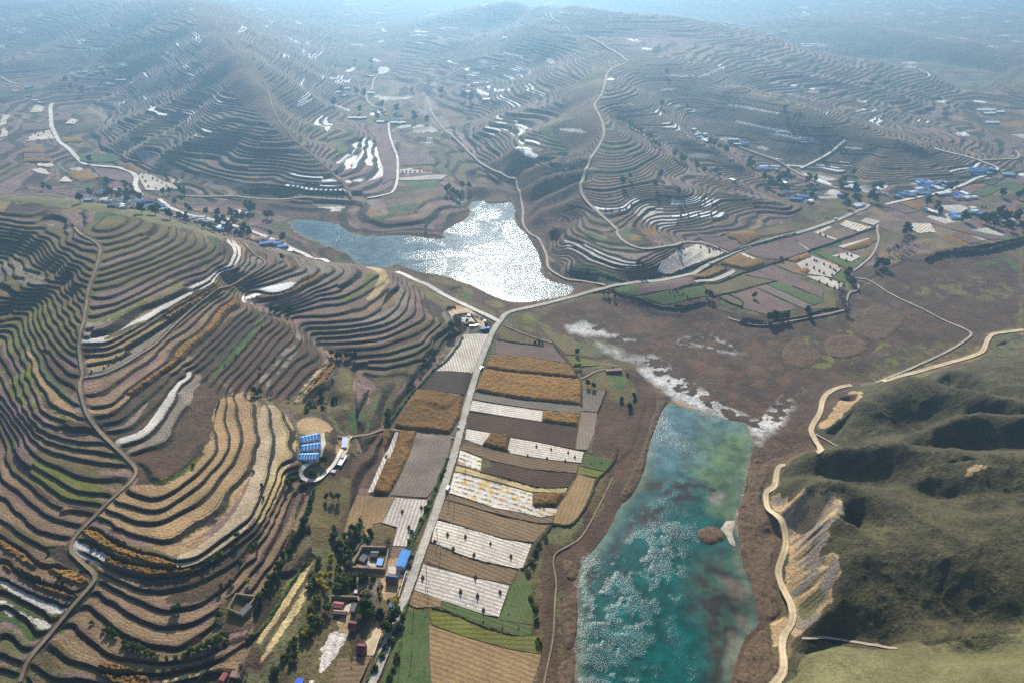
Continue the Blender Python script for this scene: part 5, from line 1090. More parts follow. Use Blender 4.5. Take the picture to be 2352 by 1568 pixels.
FIELDS = [  # surface, colour, rows across?, outline, label
 ('soil', 'purple', 0, 'E 1065,770 1300,800 1450,825 1550,930 1300,892 1045,868', 'purple brown ploughed field nearest the junction'),
 ('corn', 'corn', 0, 'E 1040,878 1300,898 1560,940 1615,1030 1300,998 990,963', 'upper strip of standing dry corn right of the road'),
 ('corn', 'corn', 0, 'E 985,973 1300,1008 1640,1045 1636,1130 1635,1210 1250,1170 925,1110', 'largest field of standing dry corn right of the road'),
 ('soil', 'grey', 0, 'E 920,1122 1250,1182 1635,1218 1625,1270 1300,1230 905,1168', 'bare brown strip below the largest corn field'),
 ('pale', 'film', 0, 'E 897,1176 1300,1240 1380,1250 1370,1320 1100,1280 885,1245', 'pale stubble strip ending at a small corn block'),
 ('corn', 'corn', 0, 'E 1382,1250 1625,1275 1615,1353 1372,1320', 'small corn block at the end of a pale strip'),
 ('soil', 'brown', 0, 'E 880,1257 1100,1290 1370,1327 1615,1362 1600,1505 1200,1428 868,1363', 'dark purple ploughed field between two pale strips'),
 ('pale', 'film', 0, 'E 868,1370 1030,1398 970,1480 858,1440', 'pale patch between the road and a corn square'),
 ('corn', 'cornd', 0, 'E 1030,1395 1160,1420 1140,1500 1160,1525 975,1480', 'little dark corn square between pale stubble'),
 ('pale', 'film', 0, 'E 1163,1430 1340,1460 1655,1525 H 1635,88 1500,75 1270,45 1160,23 E 1145,1500', 'pale stubble field with seven corn shocks below the dark field'),
 ('soil', 'soil', 0, 'H 850,-30 1000,-5 1270,50 1622,95 1605,155 1300,130 1030,72 832,0', 'long brown strip under the pale shock field'),
 ('straw', 'film', 0, 'H 825,5 970,62 960,145 806,95', 'small straw covered patch at the road edge'),
 ('soil', 'brown', 0, 'H 1035,82 1300,135 1602,160 1547,250 1350,253 970,150 980,120 1040,110', 'dark brown ploughed field with a blunt left end'),
 ('green', 'straw', 0, 'H 800,108 960,155 1300,248 1380,257 1545,257 1530,290 1300,283 1050,213 790,143', 'thin yellowish stubble strip above the corn cob field'),
 ('straw', 'film', 0, 'H 785,150 1050,225 1310,295 1310,375 1480,400 1465,440 1370,455 1050,390 750,290', 'harvested field with rows of yellow corn cobs'),
 ('corn', 'cornd', 0, 'H 1310,300 1525,295 1470,380 1310,388', 'last standing corn block beside the corn cob field'),
 ('soil', 'soil', 0, 'H 747,300 1050,397 1370,460 1458,450 1440,490 1380,500 1100,443 732,335', 'thin brown strip under the corn cob field'),
 ('soil', 'soil', 0, 'H 725,342 1100,452 1380,507 1428,502 1320,620 1100,595 860,520 672,460', 'olive brown field above the seven shock field'),
 ('pale', 'film', 0, 'H 665,475 1100,600 1305,635 1245,790 1210,800 900,735 640,640 635,600', 'pale striped field holding eight corn shocks'),
 ('soil', 'soil', 0, 'H 622,632 900,742 1210,807 1170,905 900,855 582,755', 'brown strip between the two large shock fields'),
 ('pale', 'pale', 0, 'H 577,772 900,862 1155,912 1085,1120 1000,1110 720,1020 515,940', 'lowest pale striped field holding six corn shocks'),
 ('soil', 'tan', 0, 'H 515,947 700,1013 690,1055 530,1060 485,1040', 'small tan patch at the foot of the lowest shock field'),
 ('green', 'green', 0, 'H 1240,810 1310,960 1310,1175 1070,1140 1110,1090 1172,905', 'green field right of the lowest shock field'),
 ('green', 'green', 0, 'H 705,1023 1000,1118 1070,1143 1310,1180 1300,1245 1200,1245 950,1168 695,1060', 'narrow curved green field with four dark bushes'),
 ('green', 'green', 1, 'H 470,1085 610,1072 615,1300 630,1600 280,1600 380,1300', 'dark green field beside the road at the bottom'),
 ('green', 'moss', 0, 'H 612,1080 700,1080 950,1182 1200,1250 1370,1247 1365,1370 1150,1335 850,1255 640,1175', 'green upper part of the large bottom field'),
 ('soil', 'tan', 0, 'H 615,1178 850,1262 1150,1342 1365,1376 1360,1420 1300,1600 632,1600 618,1300', 'large tan ploughed field at the bottom edge'),
 ('soil', 'tan', 1, 'H 1620,167 1730,195 1690,340 1600,490 1540,520 1450,490 1470,400 1545,300', 'tan furrowed field standing across the others by the lake'),
 ('green', 'green', 0, 'H 1665,30 1850,72 1800,145 1627,105', 'green field with two round bushes'), ('green', 'moss', 0, 'H 1625,110 1790,150 1740,185 1610,163', 'mossy strip below the two bush field'),
 ('pale', 'grey', 1, 'E 1640,1255 1745,1262 1725,1400 1680,1510 1595,1505 1622,1360', 'narrow grey striped field right of the corn'),
 ('soil', 'grey', 1, 'E 1650,1112 1805,1117 1745,1257 1645,1247', 'grey stubble field above the striped one'),
 ('green', 'olive', 1, 'E 1360,692 1460,720 1600,800 1612,870 1530,870 1440,780', 'olive three sided field beside the marsh'), ('green', 'moss', 0, 'E 1530,877 1740,912 1750,945 1580,950', 'yellow green patch beside the corn'),
 ('pale', 'film', 1, 'E 850,735 1015,735 985,850 905,1000 655,980 740,880 800,800', 'large white striped field left of the road'),
 ('soil', 'dark', 0, 'E 640,982 903,1007 850,1140 650,1122 542,1105', 'dark rough field between white film and corn'),
 ('corn', 'cornd', 1, 'E 530,1107 845,1155 815,1290 760,1400 600,1385 382,1355 440,1240', 'big square corn field left of the road'),
 ('corn', 'cornd', 1, 'E 310,1372 388,1376 330,1480 280,1567 H 262,95 300,0', 'narrow corn strip left of the white line'),
 ('pale', 'film', 1, 'E 393,1377 416,1378 352,1567 H 340,60 238,290 202,290 330,20', 'thin white strip between two corn strips'),
 ('corn', 'cornd', 1, 'E 420,1379 530,1390 480,1567 H 400,205 345,300 242,290 345,60 E 365,1560', 'wide corn strip right of the thin white strip'),
 ('soil', 'grey', 1, 'E 537,1393 765,1430 740,1567 H 700,130 650,260 600,320 352,303 420,190 490,0', 'grey stubble field right of the corn strips'),
 ('soil', 'tan', 1, 'H 132,302 385,322 300,488 240,500 200,600 160,590 170,480 100,600 30,600 82,420', 'tan field above the farmyards'),
 ('pale', 'pale', 1, 'H 390,322 600,337 600,380 540,500 470,650 372,645 402,520 302,490', 'pale striped field with three shocks left of the road'),
 ('soil', 'soil', 0, 'H 0,1402 230,1387 130,1600 -30,1600', 'brown plot in the bottom corner of the farmland'),
 # east of the upper lake
 ('pale', 'film', 0, 'E 2150,310 2180,250 2352,160 F 150,130 345,187 180,262 0,325 E 2200,332', 'pale straw strewn field with many shocks above the east road'),
 ('corn', 'corn', 0, 'F 340,65 530,45 580,85 470,135 420,100', 'orange corn patch above the east road'), ('soil', 'purple', 0, 'F 130,60 338,82 460,140 378,180 200,110', 'purple field above the east road fork'),
 ('pale', 'film', 0, 'F 940,55 1040,12 1062,18 985,58 1100,98 1085,105', 'thin pale hook shaped strip'), ('soil', 'soil', 0, 'F 990,58 1062,22 1190,70 1105,98', 'brown plot inside the pale hook'),
 ('corn', 'corn', 0, 'F 430,202 622,260 490,305 298,260', 'orange corn plot right of the east road'), ('pale', 'film', 0, 'F 440,192 470,193 552,230 515,240', 'tiny white plot at the tip of the orange corn'),
 ('corn', 'corn', 0, 'F 118,342 270,280 362,300 140,365', 'long orange corn strip beside the east road'), ('pale', 'pale', 0, 'F 137,377 400,300 412,318 380,340 150,390', 'pale strip below the long orange strip'),
 ('green', 'green', 0, 'E 1832,412 2005,410 2018,480 1890,455', 'green strip at the start of the east fields'), ('soil', 'purple', 0, 'E 2000,430 2352,355 F 115,345 138,392 0,433 E 2022,475', 'purple strips below the east road'),
 ('green', 'green', 0, 'E 2050,490 2352,425 F 178,410 270,478 0,528 E 2200,540', 'green field dotted with dark heaps'), ('green', 'olive', 0, 'F 182,407 460,340 688,380 282,473', 'olive field in the east'),
 ('soil', 'purple', 0, 'F 470,335 560,312 810,400 790,420 690,378', 'purple wedge in the east fields'), ('soil', 'purple', 0, 'F 565,308 665,272 1000,442 1003,500', 'long purple strip in the east fields'),
 ('green', 'green', 0, 'F 620,400 700,382 1010,518 935,540', 'green strip between purple strips'), ('soil', 'purple', 0, 'F 285,492 545,420 825,567 620,603 450,560', 'broad purple field near the marsh'),
 ('soil', 'grey', 0, 'F 550,420 615,402 930,543 870,565', 'grey purple strip next to the green strip'), ('green', 'olive', 0, 'F 875,572 1005,520 1010,450 1080,500 1088,558', 'olive field corner near the marsh'), ('green', 'olive', 0, 'F 362,472 285,490 450,553 472,515', 'small olive plot with dark edges'),
 ('pale', 'pale', 0, 'F 820,262 930,210 1130,290 1060,355 885,330', 'pale field with ten shocks among the east fields'), ('pale', 'film', 0, 'F 890,345 1000,348 1140,405 1100,440 980,388', 'white field with five shocks near the marsh'),
 ('corn', 'corn', 0, 'F 755,237 900,185 922,220 810,255', 'orange corn plot above the ten shock field'), ('corn', 'corn', 0, 'F 830,312 880,290 920,313 885,335', 'tiny orange plot beside the shocks'),
 ('soil', 'purple', 0, 'F 482,190 800,92 908,180 740,238 600,228', 'large purple field right of the east road'), ('soil', 'purple', 0, 'F 803,90 938,60 1085,110 915,167', 'purple field below the pale hook'),
 ('corn', 'corn', 0, 'F 1133,157 1318,92 1370,100 1300,150 1180,172', 'oval orange corn plot'), ('pale', 'film', 0, 'F 1103,145 1300,92 1312,96 1135,158', 'white strip above the oval corn plot'),
 ('pale', 'film', 0, 'F 1060,210 1170,187 1252,215 1190,250', 'pale plot with four shocks'), ('green', 'green', 0, 'F 940,185 1100,175 1060,205 1185,255 1320,200 1240,270 1190,310 1120,275', 'green ground round the four shock plot'),
 ('soil', 'soil', 0, 'F 745,245 815,258 890,345 800,320 690,275', 'brown field left of the ten shocks'), ('green', 'green', 0, 'F 1060,357 1130,305 1160,350 1150,390', 'green corner right of the ten shocks'),
 # fields of the north east and the far west
 ('straw', 'pale', 0, 'C 1110,1512 1150,1482 1330,1530 1240,1562', 'grey stubble plot left of the track'), ('pale', 'pale', 0, 'C 1250,1490 1290,1465 1388,1492 1340,1517', 'small grey stubble plot'),
 ('straw', 'pale', 0, 'C 1570,1525 1602,1505 1722,1505 1760,1567 F 1720,50 1640,60', 'pale stubble plot near the north east village'), ('corn', 'corn', 0, 'C 1510,1368 1572,1355 1690,1400 1640,1420', 'orange corn plot near the north east village'),
 ('soil', 'purple', 0, 'C 1420,1385 1500,1370 1640,1425 1560,1440', 'purple plot beside the orange one'), ('soil', 'soil', 0, 'F 500,45 700,10 830,40 590,80', 'pale brown plot above the road'), ('green', 'green', 0, 'C 2080,1230 2150,1195 2200,1210 2130,1250', 'green plot by the far village'),
 ('soil', 'purple', 0, 'C 1900,1270 2020,1285 1980,1320 1860,1295', 'purple plot by the far village'), ('green', 'green', 0, 'C 2000,1310 2120,1255 2200,1272 2090,1325', 'olive plot right of the far village'), ('soil', 'purple', 0, 'F 1860,65 1920,60 2060,120 1980,128', 'grey plot near the dark bank'),
 ('soil', 'purple', 0, 'F 1700,-20 2250,90 2140,105 1850,30', 'long purple strip above the dark bank'), ('green', 'green', 0, 'C 1850,1530 F 2290,95 2230,110 1800,0', 'long green strip above the dark bank'),
 ('pale', 'film', 0, 'A 925,1182 962,1160 1040,1190 1200,1270 1080,1285 980,1280', 'white field with shocks beside the far western road'), ('corn', 'corn', 0, 'A 780,1110 880,1097 970,1158 920,1173', 'orange field above the white one in the west'),
 ('pale', 'film', 0, 'A 180,952 202,906 340,886 368,935', 'white field with shocks left of the western road'), ('corn', 'corn', 0, 'A 402,925 545,930 550,950 430,960', 'orange plot right of the western road'),
 ('corn', 'corn', 0, 'A 172,1000 280,990 300,1025 165,1027', 'upper of the orange plots in the west'), ('corn', 'corn', 0, 'A 162,1067 340,1065 345,1087 155,1090', 'lower thin orange plot in the west'),
 ('corn', 'corn', 0, 'A 440,1162 600,1140 692,1200 540,1230', 'large orange plot in the west'), ('pale', 'film', 0, 'A 250,1105 350,1100 370,1120 262,1132', 'small white plot in the west'), ('pale', 'film', 0, 'A 215,1152 310,1148 342,1175 250,1177', 'second small white plot in the west'),
 ('pale', 'film', 0, 'A 400,1222 440,1185 490,1225', 'three cornered white plot in the west'), ('pale', 'film', 0, 'A 440,832 480,800 530,810 502,837', 'white plot on the dark shoulder'), ('pale', 'film', 0, 'A 200,760 240,710 300,720 280,760', 'white plot at the upper end of the road'),
 ('green', 'green', 0, 'A 530,1032 750,1030 840,1070 620,1095 540,1080', 'green field right of the western road'), ('pale', 'film', 0, 'A 0,862 20,780 68,782 40,842', 'white terrace at the left edge'), ('pale', 'film', 0, 'A 0,925 22,872 58,890 50,920', 'white bent terrace at the left edge'),
 ('soil', 'purple', 0, 'A 150,832 330,827 340,875 150,888', 'purple field left of the western road'), ('soil', 'purple', 0, 'A 165,1032 300,1030 345,1060 162,1063', 'purple strip between orange plots'), ('soil', 'purple', 0, 'A 620,1130 780,1140 860,1175 900,1240 700,1200', 'purple field inside the road bend'),
 ('pale', 'film', 0, 'B 420,1142 497,1130 505,1145 570,1145 570,1165 425,1170', 'white plot with shocks beyond the lake'), ('corn', 'corn', 0, 'B 500,1127 635,1122 640,1155 575,1158 570,1143 507,1143', 'orange plot beyond the lake'),
 ('pale', 'pale', 0, 'B 410,1197 740,1180 700,1210 520,1215 410,1212', 'grey film strip beyond the lake'), ('soil', 'purple', 0, 'B 420,980 520,1010 640,1060 660,1110 420,1115 415,1010', 'purple fields beyond the lake'), ('soil', 'purple', 0, 'B 190,850 330,840 345,980 400,1080 400,1200 300,1240 310,1140 280,1050 260,950', 'purple field left of the white farm road'),
]
def drape(X, Y, off=.22):
    return gz(X, Y) + off
def field(kind, colour, across, s, label, n_):
    P = W(s); r = float(np.median(np.hypot(*P.T)))
    P = P if r < 1200 else P
    ax = P[1] - P[0]; ax = ax / (np.hypot(*ax) + 1e-9)
    if across: ax = np.array([-ax[1], ax[0]])
    step = 1.7 if (kind == 'corn' and r < 800) else (3.0 if r < 900 else 6.0)
    co, tri, rim = fill(P, step)
    if len(tri) == 0: return
    X, Y = co.T; row = -ax[1] * X + ax[0] * Y
    z = base_clean(X, Y) + .18 + .0004 * r
    zt = gz(X, Y); z = np.maximum(z, zt + .12 + .0005 * r)
    if kind == 'corn': z = z + np.where(rim, 0, 1.3 + 1.2 * rng.random(len(X)))
    me = mesh_from('field', np.column_stack([X, Y, z]), tri, FM[kind], dict(row=('FLOAT', row)), smooth=(kind != 'corn'))
    o = link('corn_field' if kind == 'corn' else 'field', me, kind='stuff' if kind == 'corn' else 'structure', label=label)
    j = (.9 + .2 * random.random()) * (.8 if kind == 'soil' else 1.0); c = C[colour]
    o.color = (c[0] * j, c[1] * j, c[2] * j, 1)
    return o
def base_clean(X, Y): return base_h(X, Y) - 1.0 * 0
for n_, f in enumerate(FIELDS): field(*f, n_)

# roads
def road_material(name, c, verge, rut):
    m, nt, b = new_mat(name); g = G(nt); a = g.m('ABSOLUTE', g.attr('across').outputs['Fac']); n = g.noise(.35, 4)
    t = g.m('MULTIPLY', g.ramp(g.noise(.06, 3), .3, .7, .85, 1.12), g.ramp(n, .25, .75, .82, 1.15))
    t = g.m('SUBTRACT', t, g.m('MULTIPLY', g.ramp(g.m('ABSOLUTE', g.m('SUBTRACT', a, .45)), .05, .22, 1, 0), rut))
    e = g.ramp(g.m('ADD', a, g.m('MULTIPLY', g.m('SUBTRACT', g.noise(.5, 4, rough=.7), .5), .9)), .80, 1.0)
    nt.links.new(g.mix(e, g.scale(t, c), verge), b.inputs['Base Color']); return m
M_ROAD = {'road': road_material('asphalt_road', (.42, .38, .31), (.15, .115, .07), .12), 'concrete_road': road_material('concrete_road', (.66, .61, .53), (.24, .19, .13), .06),
          'dirt_road': road_material('dirt_road', (.50, .39, .24), (.22, .17, .10), -.22), 'track': road_material('dirt_track', (.36, .29, .22), (.15, .12, .08), -.2), 'footpath': road_material('footpath', (.25, .185, .12), (.11, .085, .05), 0)}
RLAB = ['main country road running from the bottom past the junction to the east', 'pale road from the junction along the hill foot', 'pale village road behind the left hill', 'white road winding through the western fields', 'yellow dirt road below the sandy cliff',
        'yellow dirt road round the grassy spur', 'yellow dirt road at the marsh edge going east', 'thin track across the marsh']
for n_, (kd, w, P) in enumerate(ROADW):
    r = float(np.median(np.hypot(*P.T)))
    P = resample(P, 3.0 if r < 900 else 6.0)
    t = np.gradient(P, axis=0); t /= np.linalg.norm(t, axis=1, keepdims=True) + 1e-9; nr = np.stack([-t[:, 1], t[:, 0]], 1)
    cols_ = np.linspace(-.5, .5, 5); m = len(P)
    pw = w * (1 + .22 * (vnoise(P[:, 0] / 6, P[:, 1] / 6, 12) - .5)) * (1 + max(0, r - 900) / 3500)
    pts = np.stack([P + nr * (c_ * pw)[:, None] for c_ in cols_], 1)
    z = gz(pts[..., 0].ravel(), pts[..., 1].ravel()).reshape(m, 5)
    zc = np.convolve(np.pad(z.max(1), 2, 'edge'), np.ones(5) / 5, 'valid')
    z = np.maximum(np.maximum(z, zc[:, None] - .15), -4.6 if n_ > 99 else -99) + .30 + .0007 * r
    co = np.concatenate([pts, z[..., None]], -1).reshape(-1, 3)
    a, b = np.meshgrid(np.arange(m - 1), np.arange(4), indexing='ij'); q = (a * 5 + b).ravel()
    me = mesh_from(kd, co, np.stack([q, q + 1, q + 6, q + 5], 1), M_ROAD[kd], dict(across=('FLOAT', np.tile(cols_ * 2, m))))
    me.flip_normals() if me.polygons[0].normal.z < 0 else None
    o = link(kd if kd != 'track' else 'path', me, kind='structure')
    if n_ < len(RLAB): o['label'] = RLAB[n_]

# ---------------------------------------------------------------- scrub banks between the fields
def bank(w, h, s, mat=None):
    P = smooth_poly(W(s), 1, closed=False); r = float(np.median(np.hypot(*P.T)))
    P = resample(P, 1.6 if r < 800 else 2.6)
    t = np.gradient(P, axis=0); t /= np.linalg.norm(t, axis=1, keepdims=True) + 1e-9; nr = np.stack([-t[:, 1], t[:, 0]], 1)
    m = len(P); pw = w * (.7 + .7 * vnoise(P[:, 0] / 5, P[:, 1] / 5, 33)); cs = np.array([-.5, -.3, -.08, .12, .32, .5]); hs = np.array([0, .75, 1, .95, .7, 0])
    pts = np.stack([P + nr * (c_ * pw)[:, None] for c_ in cs], 1) + rng.normal(0, .25, (m, 6, 2))
    z = gz(pts[..., 0].ravel(), pts[..., 1].ravel()).reshape(m, 6) + h * hs * (.35 + 1.1 * rng.random((m, 6))) + .1 + .0005 * r - .5 * (hs == 0)
    co = np.concatenate([pts, z[..., None]], -1).reshape(-1, 3)
    a, b = np.meshgrid(np.arange(m - 1), np.arange(5), indexing='ij'); q = (a * 6 + b).ravel()
    me = mesh_from('scrub', co, np.stack([q, q + 1, q + 7, q + 6], 1), mat or M_SCRUB, smooth=False)
    if me.polygons[len(me.polygons) // 2].normal.z < 0: me.flip_normals()
    link('scrub', me, kind='stuff')
M_SCRUB = mat_plain('scrub', (.062, .05, .028), var=.5, sc=.7)
M_SCRUBG = mat_plain('green_scrub', (.055, .08, .025), var=.5, sc=.7)
M_REEDB = mat_plain('reed_edge', (.16, .10, .045), var=.4, sc=.9)
for w, h, s in ((3, 1.6, 'E 1820,430 1880,470 1980,490 2080,520 2150,555 2300,575 F 60,565 170,525'), (2.5, 1.2, 'F 0,440 180,405 400,345 640,268 740,240 900,180 1160,90 1350,20'), (2, 1.0, 'F 260,490 400,450 540,415 690,380'),
                (3, 1.5, 'F 0,330 180,262 370,192 430,170 600,118 820,62'), (2.5, 1.5, 'F 440,650 540,665 630,668 700,640 870,625 950,590 1100,565'), (2, 1.2, 'F 280,480 360,520 440,550 460,560'), (1.8, .9, 'F 360,470 470,515 455,550'), (2, 1, 'F 0,545 100,550 210,520'),
                (5, 4, 'F 1690,240 1800,190 1950,190 2100,180 2200,150 2352,120'), (4, 3, 'F 1760,210 1900,170 2200,130 2352,90'), (3, 1.4, 'E 1560,285 1640,300 1760,330 1880,370 1960,395 2100,390'), (3, 1.6, 'E 2150,330 2250,340 2352,330 F 60,320 200,260 350,190'),
                (2.5, 1.0, 'E 1070,770 1180,790 1300,805 1380,820'), (1.6, .7, 'E 1440,790 1500,870 1560,940 1620,1030 1640,1060 1638,1215'), (1.6, .7, 'E 1745,1262 1790,1160 1805,1115 M 0,0'.split(' M')[0]), (2.4, 1.0, 'H 1235,810 1290,760 1320,650 1400,560 1450,500 1540,520 1600,490 1690,350 1740,200 1800,150 1860,80 1880,0'),
                (1.3, .6, 'H 640,1062 700,1075 830,1125 950,1180 1100,1225 1200,1250 1300,1248'), (1.2, .5, 'H 1030,75 1300,132 1600,158'), (1.2, .5, 'H 730,335 1100,445 1380,503 1450,492'), (1.2, .5, 'H 960,152 1300,250 1380,258 1550,252'), (1.1, .5, 'H 620,625 900,738 1210,803'),
                (1.2, .5, 'H 672,462 860,525 1100,598 1320,625'), (1.4, .6, 'E 1990,0 M 0,0'.split(' M')[0] + ' 1990,10')):
    bank(w, h, s)
for w, h, s in ((2.6, 1.4, 'H 700,150 640,300 600,420 530,560 480,660 500,720'), (2.6, 1.2, 'H 200,1560 280,1380 400,1220 440,1100 480,1020'), (2.2, 1.0, 'H 380,1450 330,1567 430,1300'), (3, 1.8, 'G 2110,260 2080,350 2040,480 1990,600 1930,700 1880,790 1840,870 1780,960'),
                (3.2, 1.8, 'E 840,760 800,830 720,930 650,970 600,1030 540,1100 480,1140 420,1230 340,1330'), (2, 1, 'H 760,20 700,150'), (2.5, 1.5, 'G 1660,1270 1760,1200 1860,1040 1950,900 2050,760'), (2.2, 1.3, 'H 60,820 90,700 160,650 180,520 150,470')):
    bank(w, h, s, M_SCRUBG)
def reed_patch(s, h, step=1.5, label=''):
    co, tri, rim = fill(smooth_poly(W(s), 1), step, jitter=.7); X, Y = co.T
    z = gz(X, Y) + .12 + np.where(rim, 0, h * (.25 + .75 * fbm(X / 6, Y / 6, 2, 301)) * (.5 + rng.random(len(X))) * sstep(0, 6, dist_poly(X, Y, co[:1], 5)) ** 0)
    link('reeds', mesh_from('reeds', np.column_stack([X, Y, z]), tri, M_REED, smooth=False), kind='stuff', label=label)
for h, s, lb in ((1.5, 'E 2130,1100 2190,1130 2228,1180 2170,1250 2150,1340 2110,1420 2085,1500 H 2065,120 2020,230 1975,300 1925,350 1890,300 1960,180 2020,60 E 2060,1470 2110,1300 2150,1200', 'tall reeds on the left bank of the teal lake'), (1.5, 'H 1500,725 1612,745 1615,850 1570,880 1520,830', 'small reed thicket on the lower left bank'),
                 (1.5, 'H 1490,1010 1600,940 1618,1050 1612,1200 1590,1310 1530,1345 1510,1150', 'long reed thicket on the lower left bank'), (1.4, 'H 1480,1430 1580,1390 1600,1590 1470,1590', 'reed thicket at the bottom edge left of the lake'),
                 (1.6, 'I 540,60 600,80 660,130 600,220 590,330 640,430 690,560 690,640 650,740 690,850 700,960 740,1060 660,1150 600,1140 560,1060 520,880 470,800 440,640 425,480 440,350 500,280 495,150', 'broad reed belt between the teal lake and the dirt road'),
                 (1.5, 'I 600,1190 650,1230 660,1340 720,1420 700,1490 620,1567 400,1567 470,1400 470,1330 540,1240', 'reed belt below the sandy cliff at the bottom edge'), (1.2, 'F 745,920 720,860 770,770 870,780 960,820 1012,890 900,948 820,958', 'left rounded reed patch on the marsh'),
                 (1.2, 'F 1010,840 1020,750 1180,725 1260,760 1330,800 1240,878 1130,893 1060,880', 'middle rounded reed patch on the marsh'), (1.2, 'F 1190,690 1160,600 1400,520 1560,620 1520,700 1390,780 1290,760', 'large rounded reed patch on the marsh')):
    reed_patch(s, h, 1.6 if s[0] != 'F' else 2.4, lb)

# ---------------------------------------------------------------- things
def at(s):
    """ground points seen at sheet positions"""
    P = W(s); return [(x, y, z) for (x, y), z in zip(P, gz(P[:, 0], P[:, 1]))]
def root(name, loc, rz=0.0, label='', cat='', group=None):
    o = bpy.data.objects.new(name, None); COL.objects.link(o); o.location = loc; o.rotation_euler = (0, 0, rz)
    o.empty_display_size = .5; o['label'] = label; o['category'] = cat
    if group: o['group'] = group
    return o
def part(name, me, parent, loc=(0, 0, 0), rz=0.0):
    o = bpy.data.objects.new(name, me); COL.objects.link(o); o.parent = parent; o.location = loc; o.rotation_euler = (0, 0, rz); return o
def copy_tree(o, parent=None):
    c = o.copy(); COL.objects.link(c); c.parent = parent
    for ch in list(o.children): copy_tree(ch, c)
    return c
def mk(name, v, f, mat, smooth=False):
    me = bpy.data.meshes.new(name); me.from_pydata([tuple(map(float, p)) for p in v], [], [tuple(int(i) for i in q) for q in f]); me.materials.append(mat)
    if smooth: me.polygons.foreach_set('use_smooth', np.ones(len(me.polygons), bool))
    me.update(); return me
def boxes(name, lst, mat):
    v = []; f = []
    for (x0, x1, y0, y1, z0, z1) in lst:
        b = len(v); v += [(x, y, z) for x in (x0, x1) for y in (y0, y1) for z in (z0, z1)]
        f += [tuple(b + i for i in q) for q in [(0, 1, 3, 2), (4, 6, 7, 5), (0, 4, 5, 1), (2, 3, 7, 6), (0, 2, 6, 4), (1, 5, 7, 3)]]
    return mk(name, v, f, mat)
ORD = ['nearest', 'second nearest', 'third nearest', 'fourth nearest', 'fifth nearest', 'sixth nearest', 'seventh nearest', 'eighth nearest', 'ninth nearest', 'tenth nearest', 'eleventh nearest', 'twelfth nearest'] + ['%dth nearest' % k for k in range(13, 90)]
LM = [(p, W(s)[0]) for p, s in (
 ('the long blue livestock sheds', 'D 2080,1450'), ('the large blue roofed shed by the road', 'H 440,730'), ('the lower red roofed hut', 'H 160,1320'), ('the ruined walled courtyard on the hill foot', 'G 1640,1050'), ('the red roofed house at the bottom edge', 'G 1510,1520'),
 ('the road junction', 'E 1100,650'), ('the long grey shed by the marsh', 'E 1855,970'), ('the big square corn field', 'E 640,1240'), ('the start of the east fields', 'E 1900,450'), ('the ten shock field', 'F 960,290'), ('the field corner on the marsh', 'F 900,590'), ('the yellow strips under the left hill', 'G 1900,1100'),
 ('the foot of the lowest hill terrace', 'G 1000,1500'), ('the saddle of the left hill', 'D 1880,590'), ('the left edge of the hill', 'D 100,900'), ('the head of the bright lake', 'B 1080,1300'), ('the west bay of the bright lake', 'E 50,40'), ('the promontory in the bright lake', 'B 760,1290'),
 ('the ridge road on the middle mountain', 'B 1780,750'), ('the tree filled gully on the middle mountain', 'B 2080,930'), ('the village under the right mountain', 'C 700,1200'), ('the north east road bend', 'C 1290,1390'), ('the blue roofed north east village', 'C 1650,1270'), ('the wood at the right edge', 'C 2250,1480'),
 ('the far eastern hamlet', 'C 2060,1150'), ('the hamlet high on the right slope', 'C 200,930'), ('the western village', 'A 900,1380'), ('the roadside village behind the left hill', 'A 1400,1500'), ('the blue barns above the lake road', 'D 1850,150'), ('the far western fields', 'A 250,930'),
 ('the northern valley village', 'B 280,800'), ('the northern white terraces', 'B 280,470'), ('the far north west village', 'A 600,500'), ('the dark bank above the marsh', 'F 1800,190'), ('the three way path by the marsh trees', 'F 1350,230'))]
LMP = np.array([p for _, p in LM]); _cnt = {}; _pending = []
def label_later(o, desc, x, y, pair='to'): _pending.append((o, desc, x, y))
def flush_labels():
    grp = {}
    for o, desc, x, y in _pending:
        d = np.hypot(LMP[:, 0] - x, LMP[:, 1] - y); i = int(np.argmin(d)); grp.setdefault((desc, i), []).append((d[i], o))
    for (desc, i), L in grp.items():
        L.sort(key=lambda t: t[0])
        for k_, (d_, o) in enumerate(L):
            o['label'] = desc + ' ' + (ORD[k_] if len(L) > 1 else 'near') + (' to ' if len(L) > 1 else ' ') + LM[i][0]

# corn shocks
def shock_mesh(seed, sq=1.0):
    r = random.Random(seed); v = []; f = []; n = 13; prof_ = [(0.0, 1.25), (.5, 1.15), (1.3, .85), (2.0, .5), (2.5, .28), (2.9, .42)]
    for z, rad in prof_:
        for k in range(n):
            a = 2 * math.pi * k / n; q = rad * (1 + .22 * (r.random() - .5)); v.append((q * math.cos(a) * sq, q * math.sin(a) * sq, z + .18 * (r.random() - .5)))
    for i in range(len(prof_) - 1):
        for k in range(n): f.append((i * n + k, i * n + (k + 1) % n, (i + 1) * n + (k + 1) % n, (i + 1) * n + k))
    f.append(tuple(range((len(prof_) - 1) * n, len(prof_) * n))); return v, f
M_SHOCK = mat_plain('dry_stalks', (.20, .11, .05), var=.5, sc=2.0)
M_TWINE = mat_plain('twine', (.30, .22, .12), sc=2.0)
SM = [mk('corn_shock', *shock_mesh(k), M_SHOCK) for k in range(4)]
def ring_mesh():
    v = []; f = []; n = 13
    for z in (2.2, 2.42):
        for k in range(n): a = 2 * math.pi * k / n; v.append((.46 * math.cos(a), .46 * math.sin(a), z))
    for k in range(n): f.append((k, (k + 1) % n, n + (k + 1) % n, n + k))
    return mk('twine', v, f, M_TWINE)
TW = ring_mesh()
